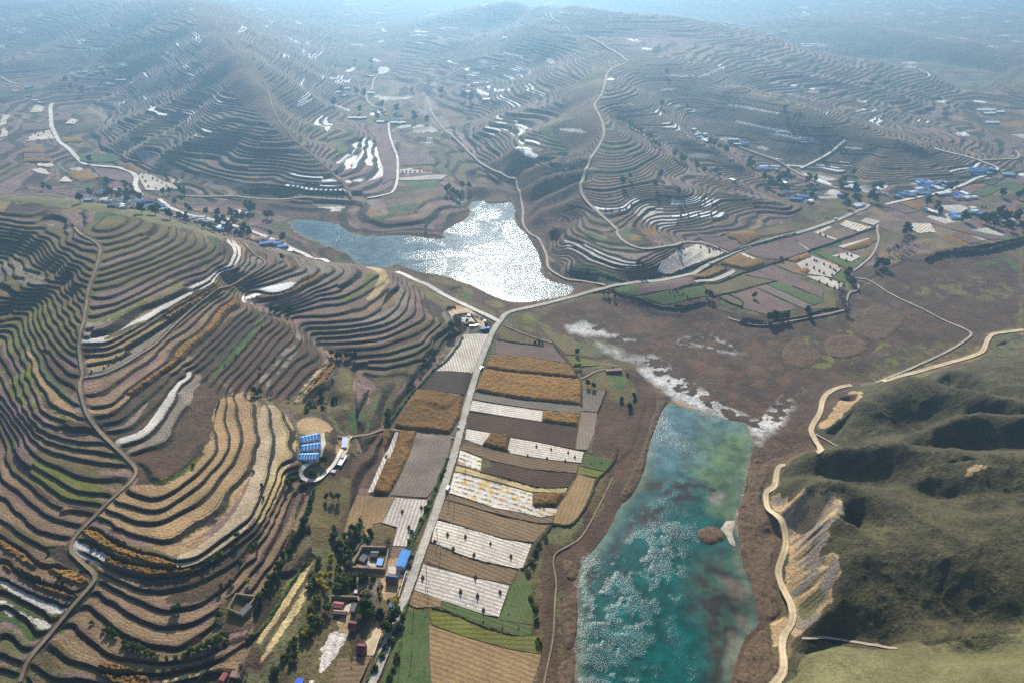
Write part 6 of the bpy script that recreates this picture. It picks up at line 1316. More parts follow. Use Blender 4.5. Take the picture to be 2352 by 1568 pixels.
first = ['first', 'second', 'third', 'fourth', 'fifth', 'sixth', 'seventh', 'eighth', 'ninth', 'tenth', 'eleventh', 'twelfth', 'thirteenth', 'fourteenth', 'fifteenth', 'sixteenth']
SHOCKS = [
 ('the lower shock field by the road', 'H 573,862 827,958 927,862 941,985 980,1080 1092,958', 1.0), ('the upper striped shock field by the road', 'H 655,622 740,572 778,668 860,586 917,708 1028,632 1165,718', 1.0),
 ('the pale field below the dark ploughed field', 'E 1337,1488 1435,1508 1550,1530 H 1278,42 1408,60 1530,76 1594,52', .85), ('the pale striped field left of the road', 'H 436,418 480,526 565,392', 1.05), ('the lake path field, standing for a bush', 'H 1700,94 1773,88', .6), ('the curved green field, standing for a bush', 'H 980,1156 1109,1194 1148,1103 1218,1197', .55),  # last two groups are small dark bushes drawn with the shock mesh
 ('the tan hill terrace beside the footpath', 'D 617,985 700,960 730,936 760,917 780,905 787,894 822,890 848,864', .75), ('the green strip on the hill side', 'D 1510,948 1587,881 1655,817 1718,756 1760,696', .7), ('the little meadow by the square corn field', 'E 132,1243 153,1330 172,1366', .7),
 ('the straw strewn field above the east road', 'F 178,155 220,150 235,190 237,175 262,170 280,168 305,163 312,184', 1.3), ('the strip beside the long orange plot', 'F 248,294 270,275 290,280 342,292', 1.3), ('the white tip of the orange plot', 'F 503,234', 1.3), ('the hook shaped strip', 'F 980,66 1017,79', 1.3),
 ('the ten shock field', 'F 890,274 938,295 942,243 958,248 975,315 1005,270 1005,330 1048,290 1060,342 1072,304 1085,315 1110,285', 1.3), ('the white field by the marsh', 'F 973,386 1025,410 1050,373 1078,430 1105,395 1138,408', 1.3), ('the four shock plot', 'F 1105,220 1155,244 1162,200 1190,212', 1.3),
 ('the green field of heaps', 'F 15,447 25,462 52,468 85,483 92,498 110,500 E 2230,452 2250,447 2265,478 2285,442 2300,478 2325,466', .9), ('the upper white terrace on the front slope', 'C 70,1358 205,1358 250,1360', 1.4), ('the middle white terrace on the front slope', 'C 75,1382 175,1384 285,1386', 1.4), ('the lower white terrace on the front slope', 'C 45,1455 95,1455 165,1452 250,1452', 1.4),
 ('the white bend under the ridge road', 'B 1800,1422 1840,1424 1895,1419 1940,1409 1975,1390', 1.4), ('the long white terrace at the mountain foot', 'A 1955,1240 1985,1247 2015,1253 2045,1259 2078,1264 2110,1269 2142,1273 2175,1278 2207,1282 2240,1286 2272,1290 2305,1294', 1.5),
 ('the white field by the western road', 'A 960,1197 970,1172 980,1227 1000,1167 1000,1262 1030,1207 1050,1273 1060,1222 1090,1237 1120,1252 1160,1271', 1.5), ('the white field in the far west', 'A 195,942 210,917 240,908 260,918 300,903 330,932', 1.6), ('the white plot on the dark shoulder', 'A 470,818 490,822 515,814', 1.6), ('the white plot beyond the bright lake', 'B 437,1164 463,1162 490,1160 520,1162 553,1160', 1.5),
 ('the dusty farmyard ground, standing for a hay pile', 'J 230,770 350,800 500,790 575,840 710,860 850,1050 880,1170 895,1260 930,1020 1065,1310 1325,1040', .8),  # hay piles, drawn with the shock mesh
 ('the grey ploughed field by the right edge', 'P 1932,450 1968,455 2084,485 2102,473 2122,497 2178,483 2198,507 2280,500', 1.4)]
for phrase, s, sc in SHOCKS:
    pts = at(s); names = first if len(pts) <= 16 else first
    for i, (x, y, z) in enumerate(pts):
        t = root('corn_shock', (x, y, z + .15), random.random() * 6, ('%s corn shock from the left on %s' % (first[i], phrase)) if len(pts) > 1 else 'single corn shock on ' + phrase, 'corn shock', 'corn shocks on ' + phrase)
        t.scale = (sc, sc, sc * (.9 + .25 * random.random()))
        part('stalk_bundle', SM[i % 4], t)
        if math.hypot(x, y) < 620: part('twine', TW, t)

# trees
def leaf_mat(name, c):
    m, nt, b = new_mat(name); g = G(nt)
    oi = g.n('ObjectInfo').outputs['Random']; t = g.m('MULTIPLY', g.ramp(g.noise(.9, 2), .3, .7, .55, 1.4), g.m('ADD', g.m('MULTIPLY', oi, .4), .8))
    nt.links.new(g.scale(t, c), b.inputs['Base Color']); b.inputs['Roughness'].default_value = .7
    tr = g.n('BsdfTranslucent'); nt.links.new(g.scale(t, tuple(min(1, x * 1.3) for x in c)), tr.inputs[0]); mx = g.n('MixShader'); mx.inputs[0].default_value = .35
    nt.links.new(b.outputs[0], mx.inputs[1]); nt.links.new(tr.outputs[0], mx.inputs[2]); nt.links.new(mx.outputs[0], nt.nodes['Material Output'].inputs[0])
    return m
M_LEAF = dict(green=leaf_mat('green_leaves', (.06, .10, .022)), dark=leaf_mat('dark_leaves', (.032, .058, .02)), yellow=leaf_mat('yellow_leaves', (.42, .36, .02)), olive=leaf_mat('olive_leaves', (.13, .15, .035)), grey=leaf_mat('bare_twigs', (.13, .11, .095)))
M_BARK = mat_plain('bark', (.12, .09, .065), sc=3.0)
def crown_mesh(seed, mat, nleaf=520, lobes=9, h=8.0, w=3.2, z0=2.0, ls=.55):
    r = np.random.default_rng(seed); C_ = []
    for k in range(lobes):
        a = r.random() * 6.28; q = w * .62 * math.sqrt(r.random()); zz = z0 + (h - z0) * (.2 + .68 * r.random())
        sh = 1 - .55 * abs((zz - z0) / (h - z0) - .42); C_.append((q * math.cos(a) * sh, q * math.sin(a) * sh, zz, w * (.30 + .26 * r.random()) * sh))
    C_ = np.array(C_); idx = r.integers(0, lobes, nleaf); d = r.normal(size=(nleaf, 3)); d /= np.linalg.norm(d, axis=1, keepdims=True)
    p = C_[idx, :3] + d * (C_[idx, 3] * (.55 + .5 * r.random(nleaf)))[:, None]
    n = d + .6 * r.normal(size=(nleaf, 3)); n /= np.linalg.norm(n, axis=1, keepdims=True)
    u = np.cross(n, r.normal(size=(nleaf, 3))); u /= np.linalg.norm(u, axis=1, keepdims=True); v = np.cross(n, u); s = ls * (.6 + .8 * r.random(nleaf))[:, None]
    co = np.stack([p - u * s, p + v * s * .7, p + u * s, p - v * s * .7], 1).reshape(-1, 3)
    return mesh_from('crown', co, np.arange(nleaf * 4).reshape(-1, 4), mat, smooth=False)
def trunk_mesh(seed, h=6.0, r0=.28):
    rn = random.Random(seed); v = []; f = []
    def limb(p0, p1, a, b):
        n = 6; base = len(v); d = Vector(p1) - Vector(p0); u = d.orthogonal().normalized(); w_ = d.cross(u).normalized()
        for p, r_ in ((p0, a), (p1, b)):
            for k in range(n): q = Vector(p) + (u * math.cos(6.283 * k / n) + w_ * math.sin(6.283 * k / n)) * r_; v.append(tuple(q))
        for k in range(n): f.append((base + k, base + (k + 1) % n, base + n + (k + 1) % n, base + n + k))
    limb((0, 0, -.4), (0.1, 0, h * .45), r0, r0 * .65)
    for k in range(5):
        a = k * 1.26 + rn.random(); limb((0.1, 0, h * (.3 + .03 * k)), (1.3 * math.cos(a), 1.3 * math.sin(a), h * (.62 + .2 * rn.random())), r0 * .45, r0 * .12)
    limb((0.1, 0, h * .45), (0, 0, h * .9), r0 * .65, r0 * .15)
    return mk('trunk', v, f, M_BARK)
TRK = [trunk_mesh(k) for k in range(3)]
CRN = {k: [crown_mesh(10 * i + j, M_LEAF[k], nleaf=(260 if k == 'grey' else 620), ls=(.32 if k == 'grey' else .5)) for j in range(3)] for i, k in enumerate(M_LEAF)}
BSH = {k: [crown_mesh(77 + 10 * i + j, M_LEAF[k], nleaf=320, lobes=6, h=3.0, w=2.0, z0=.1, ls=.4) for j in range(2)] for i, k in enumerate(('green', 'dark', 'olive'))}
TDESC = dict(green='green leafy tree', dark='dark bushy tree', yellow='bright yellow poplar', olive='olive green tree', grey='bare grey tree'); TCAT = 'tree'
def tree(kind, p, sc):
    x, y, z = p; i = random.randrange(3)
    t = root(kind == 'yellow' and 'poplar_tree' or 'tree', (x, y, z), random.random() * 6.28, '', 'tree', 'trees around the fields and villages')
    t.scale = (sc, sc, sc * (.9 + .3 * random.random())); part('trunk', TRK[i], t); part('crown', CRN[kind][i], t)
    label_later(t, TDESC[kind], x, y)
def bush(kind, p, sc):
    x, y, z = p; t = root('bush', (x, y, z), random.random() * 6.28, '', 'bush', 'bushes along the banks'); t.scale = (sc, sc, sc * (.8 + .4 * random.random()))
    part('foliage', BSH[kind][random.randrange(2)], t); label_later(t, dict(green='low green bush', dark='dark round bush', olive='olive bush')[kind], x, y)
for kd, sc, s in (
 ('yellow', .75, 'G 2232,748 2228,775 2160,860 2195,870 2225,860 2150,920 2185,935 2205,960'), ('yellow', .6, 'G 1672,895 2095,1085 2092,1140 2115,1155 2040,1260 2060,1240 1980,1370 1995,1350 H 385,1040 405,1010'),
 ('olive', .9, 'G 2195,335 2240,340 2278,340'), ('green', .8, 'G 2165,95 2185,90 2095,185 2110,180 1940,250 1965,215 2210,1085 2190,1070'), ('green', .45, 'G 550,830 570,815'),
 ('green', 1.15, 'H 165,1110 185,1090 195,1130 340,1200 365,1170 390,1150 325,1220 350,1230 400,1120'), ('olive', .9, 'H 205,1060 240,1075 90,590 125,560 150,540 50,610 20,640 30,700 55,690 80,740 70,790 20,900 45,920 10,950 210,1010 190,1000'), ('grey', .9, 'H 335,640 350,650 G 1640,1500 1660,1520 1625,1525'),
 ('olive', .75, 'G 2290,650 2320,690 2340,640 2352,720 2330,760'), ('dark', .75, 'G 2010,580 1960,690 1990,620 1900,720 1890,800 1845,870 1830,910 2040,500'), ('olive', 1.2, 'E 760,700 785,690 775,730 745,730'), ('green', .9, 'E 630,890 615,910 650,870 585,935 560,990 575,960 500,1070 480,1090 515,1050 345,1280 325,1300 340,1300'),
 ('dark', .8, 'E 20,900 65,895 95,890 120,890 1680,1085 1720,1100 1610,875 1600,960 1625,960'), ('grey', .7, 'E 1605,1000 1640,980 D 1820,1160 1835,1150 1940,1180'), ('dark', .9, 'D 1830,590 1860,590 1885,590 1950,575 1735,1150 1755,1140 1715,1140 2230,880 2290,900 2330,900 2270,905'), ('green', 1.1, 'D 2160,1130 2175,1110 2150,1150'), ('dark', .8, 'D 1897,240'),
 ('green', .5, 'D 1850,900 1750,985 2065,1225'), ('dark', .9, 'E 2020,300 2050,295 2300,165 2315,150 595,20 1790,470 1820,480 1862,500'), ('dark', 1.0, 'F 30,185 720,245 537,495 905,600 915,625 890,600 240,490 215,480 255,500'), ('dark', 1.4, 'F 640,655 668,645 695,645 725,640 755,635'), ('dark', 1.3, 'F 1150,345 1175,335 1195,395 1205,410 1160,360'), ('grey', 1.3, 'F 1110,500 1130,540 1145,585 1105,470 1135,490 1165,600'),
 ('dark', 1.5, 'F 1370,280 1395,270 1420,290 1350,300'), ('grey', 1.4, 'F 1350,240 1440,200 1480,190 1500,180 1530,160 1560,150 1600,120 1545,110'), ('dark', 1.4, 'F 1555,50 1575,60 1545,70 1560,20'),
 ('olive', 1.5, 'B 1918,830 1955,855 1975,865 1995,880 2020,885 2040,900 2078,930 2100,945 2120,975 2140,985 2162,995 2265,1060 2310,1085 2335,1090 1890,835'), ('dark', 1.5, 'B 1965,1200 2170,1200 2135,1260 1915,1240 2290,1310 2210,500 2180,720 2350,720 E 2020,280'), ('green', 1.5, 'B 750,1280 775,1300 800,1305 735,1300'), ('dark', 1.6, 'B 885,1270 910,1265 840,1270 870,1215 160,965 820,1315 655,1050'),
 ('dark', 1.5, 'C 1000,875 270,1000 240,990 300,1010 340,1020 150,1145 205,1170 280,1170 300,1215 60,1095 740,780 810,800 840,805 350,1030 740,760 500,1130 530,1120 510,1105'), ('green', 1.5, 'C 1125,945 1100,970 990,1050 520,1125 940,1310 920,1330'),
 ('dark', 1.7, 'C 1205,1170 1150,1130 905,1225 920,1215 945,1230 890,1240 1080,1240 1110,1250 1095,1220 1140,1230 1120,1280 1160,1285 1210,1290 1240,1280 1340,1280 1380,1280 1420,1275 1310,1350 1340,1340 1350,1360 1330,1320 1500,1440 1140,1360 1180,1365 1210,1355 1240,1370 1120,1390 1160,1400 560,1200 600,1220 640,1260 520,1250 700,1230 680,1270 760,1190 730,1210 450,1200'),
 ('dark', 1.8, 'C 1700,1390 1720,1400 1760,1420 1800,1400 1940,1490 1960,1500 1840,1430 1780,1440 1830,1270 1850,1290 1890,1260 2080,1340 2200,1330 2330,1310 2345,1330 2310,1340 2290,1360'), ('dark', 1.9, 'C 2080,1480 2110,1470 2140,1490 2170,1480 2200,1500 2230,1490 2260,1510 2290,1500 2320,1520 2100,1510 2150,1530 2190,1540 2240,1550 2280,1540 2340,1550 2060,1500 2130,1455 2180,1460 2250,1460 2300,1470'),
 ('dark', 1.6, 'N 60,190 100,190 160,120 260,150 330,130 380,120 420,160 470,140 520,150 560,130 600,60 640,150 680,160 720,160 560,200 480,100 440,60 540,50 590,100 620,130 930,100 960,110 990,100 1070,90 1110,100 1150,120 1180,100 700,300 760,310 840,320 880,280 950,350 1000,370 1060,390 1100,380 1170,400 1220,390 1380,320 1440,310 1500,330 1180,270 1150,280 1210,290 1020,230 1050,220'),
 ('dark', 1.5, 'N 1360,460 1420,470 1460,500 1500,410 1560,400 1600,520 1640,500 1740,540 1780,520 1830,550 1700,530 1760,500 1800,260 1840,250 1870,290 1820,280 2010,350 2060,360 2050,540 2180,600 1640,330 1700,360 1760,390 1650,400 1600,440'), ('dark', 1.6, 'A 720,1220 475,1200 730,1240 600,1090 610,1100 1690,1440 1810,1480 1240,1310 1100,1310 340,1290 300,1280 60,1290 1290,1030 1260,1050'),
 ('dark', 2.2, 'B 180,660 240,700 300,730 350,760 130,640 500,620 560,600 700,640 760,660 850,680 900,700 730,730 600,830 200,800 270,810 400,760 450,790 520,820 90,700 150,760 860,540 940,520 230,440 180,420 120,430 A 2300,640 2200,700 2250,720 2330,760 450,560 520,560 600,540 700,520 640,600 560,640 480,600 820,560 880,540')):
    for n_, p in enumerate(at(s)):
        if not (sc >= 1.6 and n_ % 5 in (1, 3)): tree(kd, p, sc * (.8 + .4 * random.random()))
for kd, sc, s in (
 ('green', 1.2, 'G 620,1165 700,1215 730,1225 745,1240 770,1255 860,1315 885,1325 930,1345 960,1345 1040,1385 1290,1360 1330,1345 1360,1330 1400,1320 1430,1320 1200,1075 1180,1080 1470,1125 1530,1245 1465,1260 1600,590 1410,750 1380,760 1490,925 1560,900'), ('olive', 1.1, 'G 840,1310 905,1340 985,1360 1010,1375 1060,1400 1120,1410 1180,1410 1250,1390 1270,1380 1450,1290 1480,1270 1520,1290 1700,660 1720,640 1620,750 1480,700 1450,730'),
 ('green', 1.3, 'G 2110,300 2095,330 2090,360 2085,400 2065,440 2055,470 2040,520 2020,560 2005,590 1980,630 1960,660 1940,690 1880,770 1860,810 1810,880 1800,920 1760,1000 1740,1010'), ('dark', 1.0, 'G 400,860 430,900 460,1000 330,700 620,660 660,670 1300,110 1700,150 1760,250 1770,330'), ('dark', 1.3, 'H 150,855 180,850 170,880 190,860 240,870 E 1350,790 1330,800 1375,795 1850,970 1950,1010 1910,1180 1990,1160 1960,1230 870,650 1000,690'),
 ('olive', 1.2, 'H 480,620 500,560 560,480 600,400 620,350 660,260 700,180 720,140 740,70 470,740 490,780 380,1240 360,1290 330,1330 300,1400 420,1200 440,1120 250,1480 400,1400 380,1480 350,1540 1330,700 1310,760 1360,640 1400,600 1280,830 1330,1060 1340,1150 1350,1300 1300,1000')):
    for p in at(s): bush(kd, p, sc * (.7 + .6 * random.random()))

for s, n, kinds in (('H -60,520 240,540 200,660 120,800 -60,860', 26, ('green', 'olive', 'dark')), ('H -100,860 140,840 260,900 80,1000 -100,1000', 12, ('green', 'olive')), ('G 2100,1000 2230,950 2150,1250 1900,1567 1800,1567', 18, ('olive', 'green')),
                    ('G 2080,760 2160,720 2140,900 2060,1050', 10, ('olive', 'green')), ('D 1980,1190 2268,1020 2268,1280 2050,1250', 12, ('dark', 'olive')), ('H 180,1060 330,1040 300,1130 200,1150', 8, ('green', 'dark'))):
    P = W(s); lo_, hi_ = P.min(0), P.max(0); k = 0
    while k < n:
        q = lo_ + (hi_ - lo_) * rng.random(2)
        if inpoly(q[:1], q[1:], P)[0]:
            bush(random.choice(kinds), (q[0], q[1], float(gz(q[0], q[1])[0])), .7 + 1.3 * random.random()); k += 1

# buildings
def mcol(name, c, rough=.6, spec=.3, var=.12): return mat_plain(name, c, rough, var, .6, spec)
MR = dict(blue=mcol('blue_sheet_roof', (.055, .25, .62), .45), deepblue=mcol('deep_blue_roof', (.02, .10, .55), .45), lightblue=mcol('pale_blue_roof', (.28, .45, .55), .5), grey=mcol('grey_tile_roof', (.13, .13, .13), .8, .2, .3), red=mcol('red_tile_roof', (.28, .09, .08), .7, .2, .3),
          maroon=mcol('maroon_roof', (.15, .03, .045), .5), pink=mcol('weathered_tile_roof', (.32, .20, .16), .8, .2, .3), slate=mcol('dark_slate_blue_roof', (.05, .075, .13), .35, .5), white=mcol('white_roof', (.78, .78, .75), .6), orange=mcol('orange_sheet_roof', (.60, .28, .14), .6), bluegrey=mcol('blue_grey_sheet_roof', (.16, .22, .32), .5))
M_WALL = dict(brick=mcol('brick_wall', (.22, .12, .085), .9, .15, .35), mud=mcol('mud_wall', (.26, .19, .13), .95, .1, .35), plaster=mcol('pale_wall', (.55, .52, .47), .9), bluewall=mcol('blue_panel_wall', (.07, .13, .26), .6), dark=mcol('dark_wall', (.10, .085, .08), .9))
M_GLASS = mcol('window_glass', (.03, .045, .06), .1, .6); M_DOOR = mcol('door_paint', (.10, .12, .16), .5); M_SKYL = mcol('skylight_sheet', (.55, .72, .75), .4); M_YARD = mcol('yard_concrete', (.52, .47, .38), .9)
def rect_of(s, hroof):
    """three seen corners of a roof -> centre, size, heading, ground height"""
    c = np.mean(T(s), 0); (gx0, gy0), = to_world([c]); z0 = float(gz(gx0, gy0)[0])
    for _ in range(3):
        P = np.stack(at_z(*np.array(T(s)).T, z0 + hroof), 1); ctr = (P[1] + P[2]) / 2; z0 = float(gz(ctr[0], ctr[1])[0])
    ex = P[1] - P[0]; w = np.hypot(*ex); ex = ex / w; ey = np.array([-ex[1], ex[0]]); dd = float(np.dot(P[2] - P[0], ey)); ctr = P[0] + ex * w / 2 + ey * dd / 2
    return ctr, w, abs(dd), math.atan2(ex[1], ex[0]), z0
def building(s, h, roof, wall, label, kind='gable', pitch=.18, detail=True, name='house', cat='house', sky=0, group=None, axis=None, rise=None):
    ctr, w, d, rz, z0 = rect_of(s, h)
    w = max(w, 2.2); d = max(d, 2.2)
    t = root(name, (ctr[0], ctr[1], z0 - .1), rz, label, cat, group)
    ax = axis or ('x' if w >= d else 'y'); a, b = (w, d) if ax == 'x' else (d, w); ro = 0 if ax == 'x' else math.pi / 2
    A, B = a / 2, b / 2; hw = h * (1 if kind != 'gable' else 1 - .0); rs = rise if rise is not None else pitch * b
    hb = h - rs * .5; ht = hb + rs
    if kind == 'gable':
        v = [(-A + .25, -B + .25, 0), (A - .25, -B + .25, 0), (A - .25, B - .25, 0), (-A + .25, B - .25, 0), (-A + .25, -B + .25, hb), (A - .25, -B + .25, hb), (A - .25, B - .25, hb), (-A + .25, B - .25, hb), (-A + .25, 0, ht - .08), (A - .25, 0, ht - .08)]
        f = [(0, 1, 5, 4), (2, 3, 7, 6), (1, 2, 6, 9, 5), (3, 0, 4, 8, 7)]
        part('wall', mk('wall', v, f, M_WALL[wall]), t, rz=ro)
        v = [(-A, -B, hb - .03), (A, -B, hb - .03), (A, 0, ht), (-A, 0, ht), (-A, B, hb - .03), (A, B, hb - .03)]; v += [(x, y, z + .14) for x, y, z in v]
        f = [(6, 7, 8, 9), (9, 8, 11, 10), (0, 3, 2, 1), (3, 4, 5, 2), (0, 1, 7, 6), (5, 4, 10, 11), (1, 2, 8, 7), (2, 5, 11, 8), (3, 0, 6, 9), (4, 3, 9, 10)]
        rf = part('roof', mk('roof', v, f, MR[roof]), t, rz=ro)
        part('ridge', boxes('ridge', [(-A, A, -.12, .12, ht + .1, ht + .24)], MR[roof]), rf)
    else:
        v = [(-A + .2, -B + .2, 0), (A - .2, -B + .2, 0), (A - .2, B - .2, 0), (-A + .2, B - .2, 0), (-A + .2, -B + .2, h - .5 - .03), (A - .2, -B + .2, h - .5 - .03), (A - .2, B - .2, h - .03), (-A + .2, B - .2, h - .03)]
        part('wall', mk('wall', v, [(0, 1, 5, 4), (2, 3, 7, 6), (1, 2, 6, 5), (3, 0, 4, 7)], M_WALL[wall]), t, rz=ro)
        v = [(-A, -B, h - .5), (A, -B, h - .5), (A, B, h), (-A, B, h)]; v += [(x, y, z + .15) for x, y, z in v]
        part('roof', mk('roof', v, [(4, 5, 6, 7), (0, 3, 2, 1), (0, 1, 5, 4), (1, 2, 6, 5), (2, 3, 7, 6), (3, 0, 4, 7)], MR[roof]), t, rz=ro)
    if sky:
        for k in range(sky):
            x = -A + a * (k + 1) / (sky + 1)
            for sg in (-1, 1):
                v = [(x - .35, sg * B * .97, hb + .16), (x + .35, sg * B * .97, hb + .16), (x + .35, sg * .1, ht + .15), (x - .35, sg * .1, ht + .15)]
                part('skylight', mk('skylight', v, [(0, 1, 2, 3) if sg < 0 else (3, 2, 1, 0)], M_SKYL), t, rz=ro)
    if detail:
        n = max(1, int(a / 4.2)); sg = -1 if ax == 'x' else 1
        for k in range(n):
            x = -A + a * (k + .5) / n; y = sg * (B - .22); y0, y1 = sorted((y, y + sg * .07))
            if k == n // 2: dr = part('door', boxes('door', [(x - .5, x + .5, y0, y1, 0, min(2.1, hb - .4))], M_DOOR), t, rz=ro)
            else: part('window', boxes('window', [(x - .65, x + .65, y0, y1, 1.0, min(2.2, hb - .3))], M_GLASS), t, rz=ro)
    return t
# farmyard by the road
building('J 1340,235 1535,262 1188,572', 4.6, 'blue', 'plaster', 'large shed with bright blue roof beside the road', pitch=.16, axis='y', name='shed', cat='shed')
building('J 845,418 968,425 800,560', 3.4, 'blue', 'brick', 'small house with bright blue roof inside the walled yard', kind='mono')
building('J 705,258 872,270 680,372', 3.2, 'grey', 'brick', 'grey roofed house at the back of the walled yard')
building('J 530,325 640,365 470,465', 3.2, 'grey', 'brick', 'grey roofed house on the left side of the walled yard', kind='mono')
building('J 400,552 520,572 372,600', 2.6, 'orange', 'brick', 'low outbuilding with orange roof at the yard wall', kind='mono', detail=False, name='outbuilding', cat='outbuilding')
building('J 535,565 748,598 505,618', 2.7, 'bluegrey', 'brick', 'low outbuilding with blue grey roof beside the orange one', kind='mono', detail=False, name='outbuilding', cat='outbuilding')
building('J 1040,742 1282,772 1000,872', 4.6, 'slate', 'brick', 'brick house with dark blue roof below the large blue shed', pitch=.3)
building('J 55,795 212,800 25,890', 2.8, 'lightblue', 'plaster', 'small shed with pale blue roof behind the yard', kind='mono', detail=False, name='shed', cat='shed')
building('J 200,860 272,868 165,930', 2.4, 'deepblue', 'brick', 'tiny shed with deep blue roof touching the pale blue one', kind='mono', detail=False, name='shed', cat='shed')
building('J 365,1080 425,1085 335,1135', 2.4, 'white', 'brick', 'tiny outbuilding with white roof near the yellow poplars', kind='mono', detail=False, name='outbuilding', cat='outbuilding')
building('J 430,1085 558,1100 408,1150', 2.4, 'pink', 'brick', 'low outbuilding with pinkish roof beside the tiny white one', kind='mono', detail=False, name='outbuilding', cat='outbuilding')
building('J -70,1310 140,1335 -110,1440', 3.2, 'red', 'brick', 'red tiled house in the lower courtyard'); building('J 325,1345 415,1355 250,1520', 3.0, 'grey', 'brick', 'narrow grey roofed house in the lower courtyard', kind='mono')
building('J -80,1490 200,1510 -100,1567', 2.8, 'pink', 'brick', 'weathered pink roofed house closing the lower courtyard'); building('J 440,1355 530,1365 400,1410', 2.6, 'pink', 'brick', 'small hut right of the lower courtyard', kind='mono', detail=False, name='hut', cat='hut')
building('K 235,368 382,385 190,505', 3.8, 'maroon', 'brick', 'upper maroon roofed hut standing alone', pitch=.32, axis='x', name='hut', cat='hut'); building('K 400,785 555,805 345,955', 4.2, 'maroon', 'brick', 'lower maroon roofed hut by the sandy yard', pitch=.32, axis='x', name='hut', cat='hut')
building('K 1000,60 1035,70 985,100', 2.0, 'blue', 'mud', 'very small blue roofed hut near the roadside trees', kind='mono', detail=False, name='hut', cat='hut')
building('G 1500,1490 1535,1500 1472,1545', 3.2, 'red', 'brick', 'red roofed house at the bottom edge of the picture'); building('G 1560,1480 1640,1490 1545,1520', 2.6, 'pink', 'mud', 'roofless looking mud house beside the bare tree', kind='mono')
building('G 2000,1525 2045,1535 1970,1575', 3.2, 'deepblue', 'brick', 'deep blue roof cut by the bottom edge', kind='mono', name='shed', cat='shed')
building('G 1665,1028 1695,1042 1585,1088', 3.0, 'grey', 'mud', 'grey roofed building in the ruined courtyard on the hill foot', kind='mono'); building('G 1462,1138 1495,1150 1478,1168', 2.2, 'pink', 'mud', 'small ruin above the ruined courtyard', kind='mono', detail=False, name='ruin', cat='ruin')
# sheds on the slope
building('L 268,480 660,400 295,598', 4.0, 'blue', 'plaster', 'uppermost of the three long blue livestock sheds', axis='x', sky=5, name='livestock_shed', cat='shed', group='long blue livestock sheds', pitch=.2)
building('L 285,650 695,595 285,775', 4.0, 'blue', 'plaster', 'middle one of the three long blue livestock sheds', axis='x', sky=5, name='livestock_shed', cat='shed', group='long blue livestock sheds', pitch=.2)
building('L 262,820 668,808 222,955', 4.0, 'blue', 'plaster', 'lowest of the three long blue livestock sheds', axis='x', sky=6, name='livestock_shed', cat='shed', group='long blue livestock sheds', pitch=.2)
building('L 1148,510 1262,500 1148,715', 3.6, 'deepblue', 'plaster', 'deep blue roofed building right of the livestock sheds', kind='mono', name='shed', cat='shed'); building('L 1145,862 1250,875 1020,1070', 1.6, 'white', 'plaster', 'low white topped tank below the deep blue roof', kind='mono', detail=False, name='water_tank', cat='tank')
building('L 860,1185 1012,1190 862,1225', 2.0, 'white', 'plaster', 'tiny white building on the track bend', kind='mono', detail=False, name='hut', cat='hut')
# junction
building('M 930,435 1035,430 955,500', 3.0, 'lightblue', 'brick', 'small pale blue roofed room in the junction farmyard', kind='mono', detail=False, name='shed', cat='shed'); building('M 1340,860 1620,815 1350,895', 3.4, 'blue', 'bluewall', 'blue shed beside the road junction', kind='mono', name='shed', cat='shed')
building('M 612,452 760,560 545,545', 6.5, 'grey', 'brick', 'tall red brick gable house at the junction farmyard', pitch=.5, axis='x')
building('E 1800,965 1910,957 1803,978', 3.2, 'pink', 'dark', 'long grey shed standing alone by the marsh', kind='mono', name='shed', cat='shed'); building('E 803,1345 820,1343 804,1358', 2.6, 'blue', 'plaster', 'tiny blue roofed hut at the roadside', kind='mono', detail=False, name='hut', cat='hut')
# yard walls
M_MUD = M_WALL['mud']
def wall_line(s, h, th, label, closed=False, mat=None):
    P = W(s); n = len(P); v = []; f = []
    c0 = P.mean(0); z0 = float(gz(c0[0], c0[1])[0]); t = root('yard_wall', (c0[0], c0[1], z0), 0, label, 'wall')
    for i in range(n if closed else n - 1):
        a = P[i] - c0; b = P[(i + 1) % n] - c0; d = b - a; L = np.hypot(*d); d = d / L; a = a - d * th * .5 * (i > 0 or closed); nn_ = np.array([-d[1], d[0]]) * th / 2
        za = float(gz(*(a + c0))[0]) - z0 + .003 * i; zb = float(gz(*(b + c0))[0]) - z0 + .003 * i
        v = [(*(a + nn_), za - .5), (*(b + nn_), zb - .5), (*(b - nn_), zb - .5), (*(a - nn_), za - .5), (*(a + nn_), za + h), (*(b + nn_), zb + h), (*(b - nn_), zb + h), (*(a - nn_), za + h)]
        part('wall_side', mk('wall_side', v, [(4, 7, 6, 5), (0, 1, 5, 4), (2, 3, 7, 6), (1, 2, 6, 5), (3, 0, 4, 7)], mat or M_MUD), t)
wall_line('J 520,230 1080,250 990,700 290,640', 3.2, 1.2, 'tall brown earth wall round the farmyard left of the blue shed', True)
wall_line('J 1430,740 1350,1010 1275,1270', 1.6, .5, 'pale boundary wall below the large blue shed', mat=M_WALL['plaster']); wall_line('J -120,1250 440,1290 460,1380', 2.6, 1.0, 'brown wall above the lower courtyard'); wall_line('K 805,700 750,850 690,1035', 1.4, .5, 'pale wall along the sandy yard', mat=M_WALL['plaster'])
wall_line('M 560,520 925,470 1080,480 1240,705 915,775 640,800', 2.2, .6, 'brick wall round the junction farmyard', True, M_WALL['brick']); wall_line('G 1590,975 1725,1000 1625,1120 1540,1080', 2.6, .8, 'broken mud wall round the ruined courtyard', True)
wall_line('M 300,270 560,250 575,300', 2.4, .8, 'dark ruined wall above the junction farmyard', mat=M_WALL['brick']); wall_line('L 1120,870 1260,880 1110,1080', .8, .4, 'low kerb wall round the white topped tank', mat=M_WALL['plaster'])
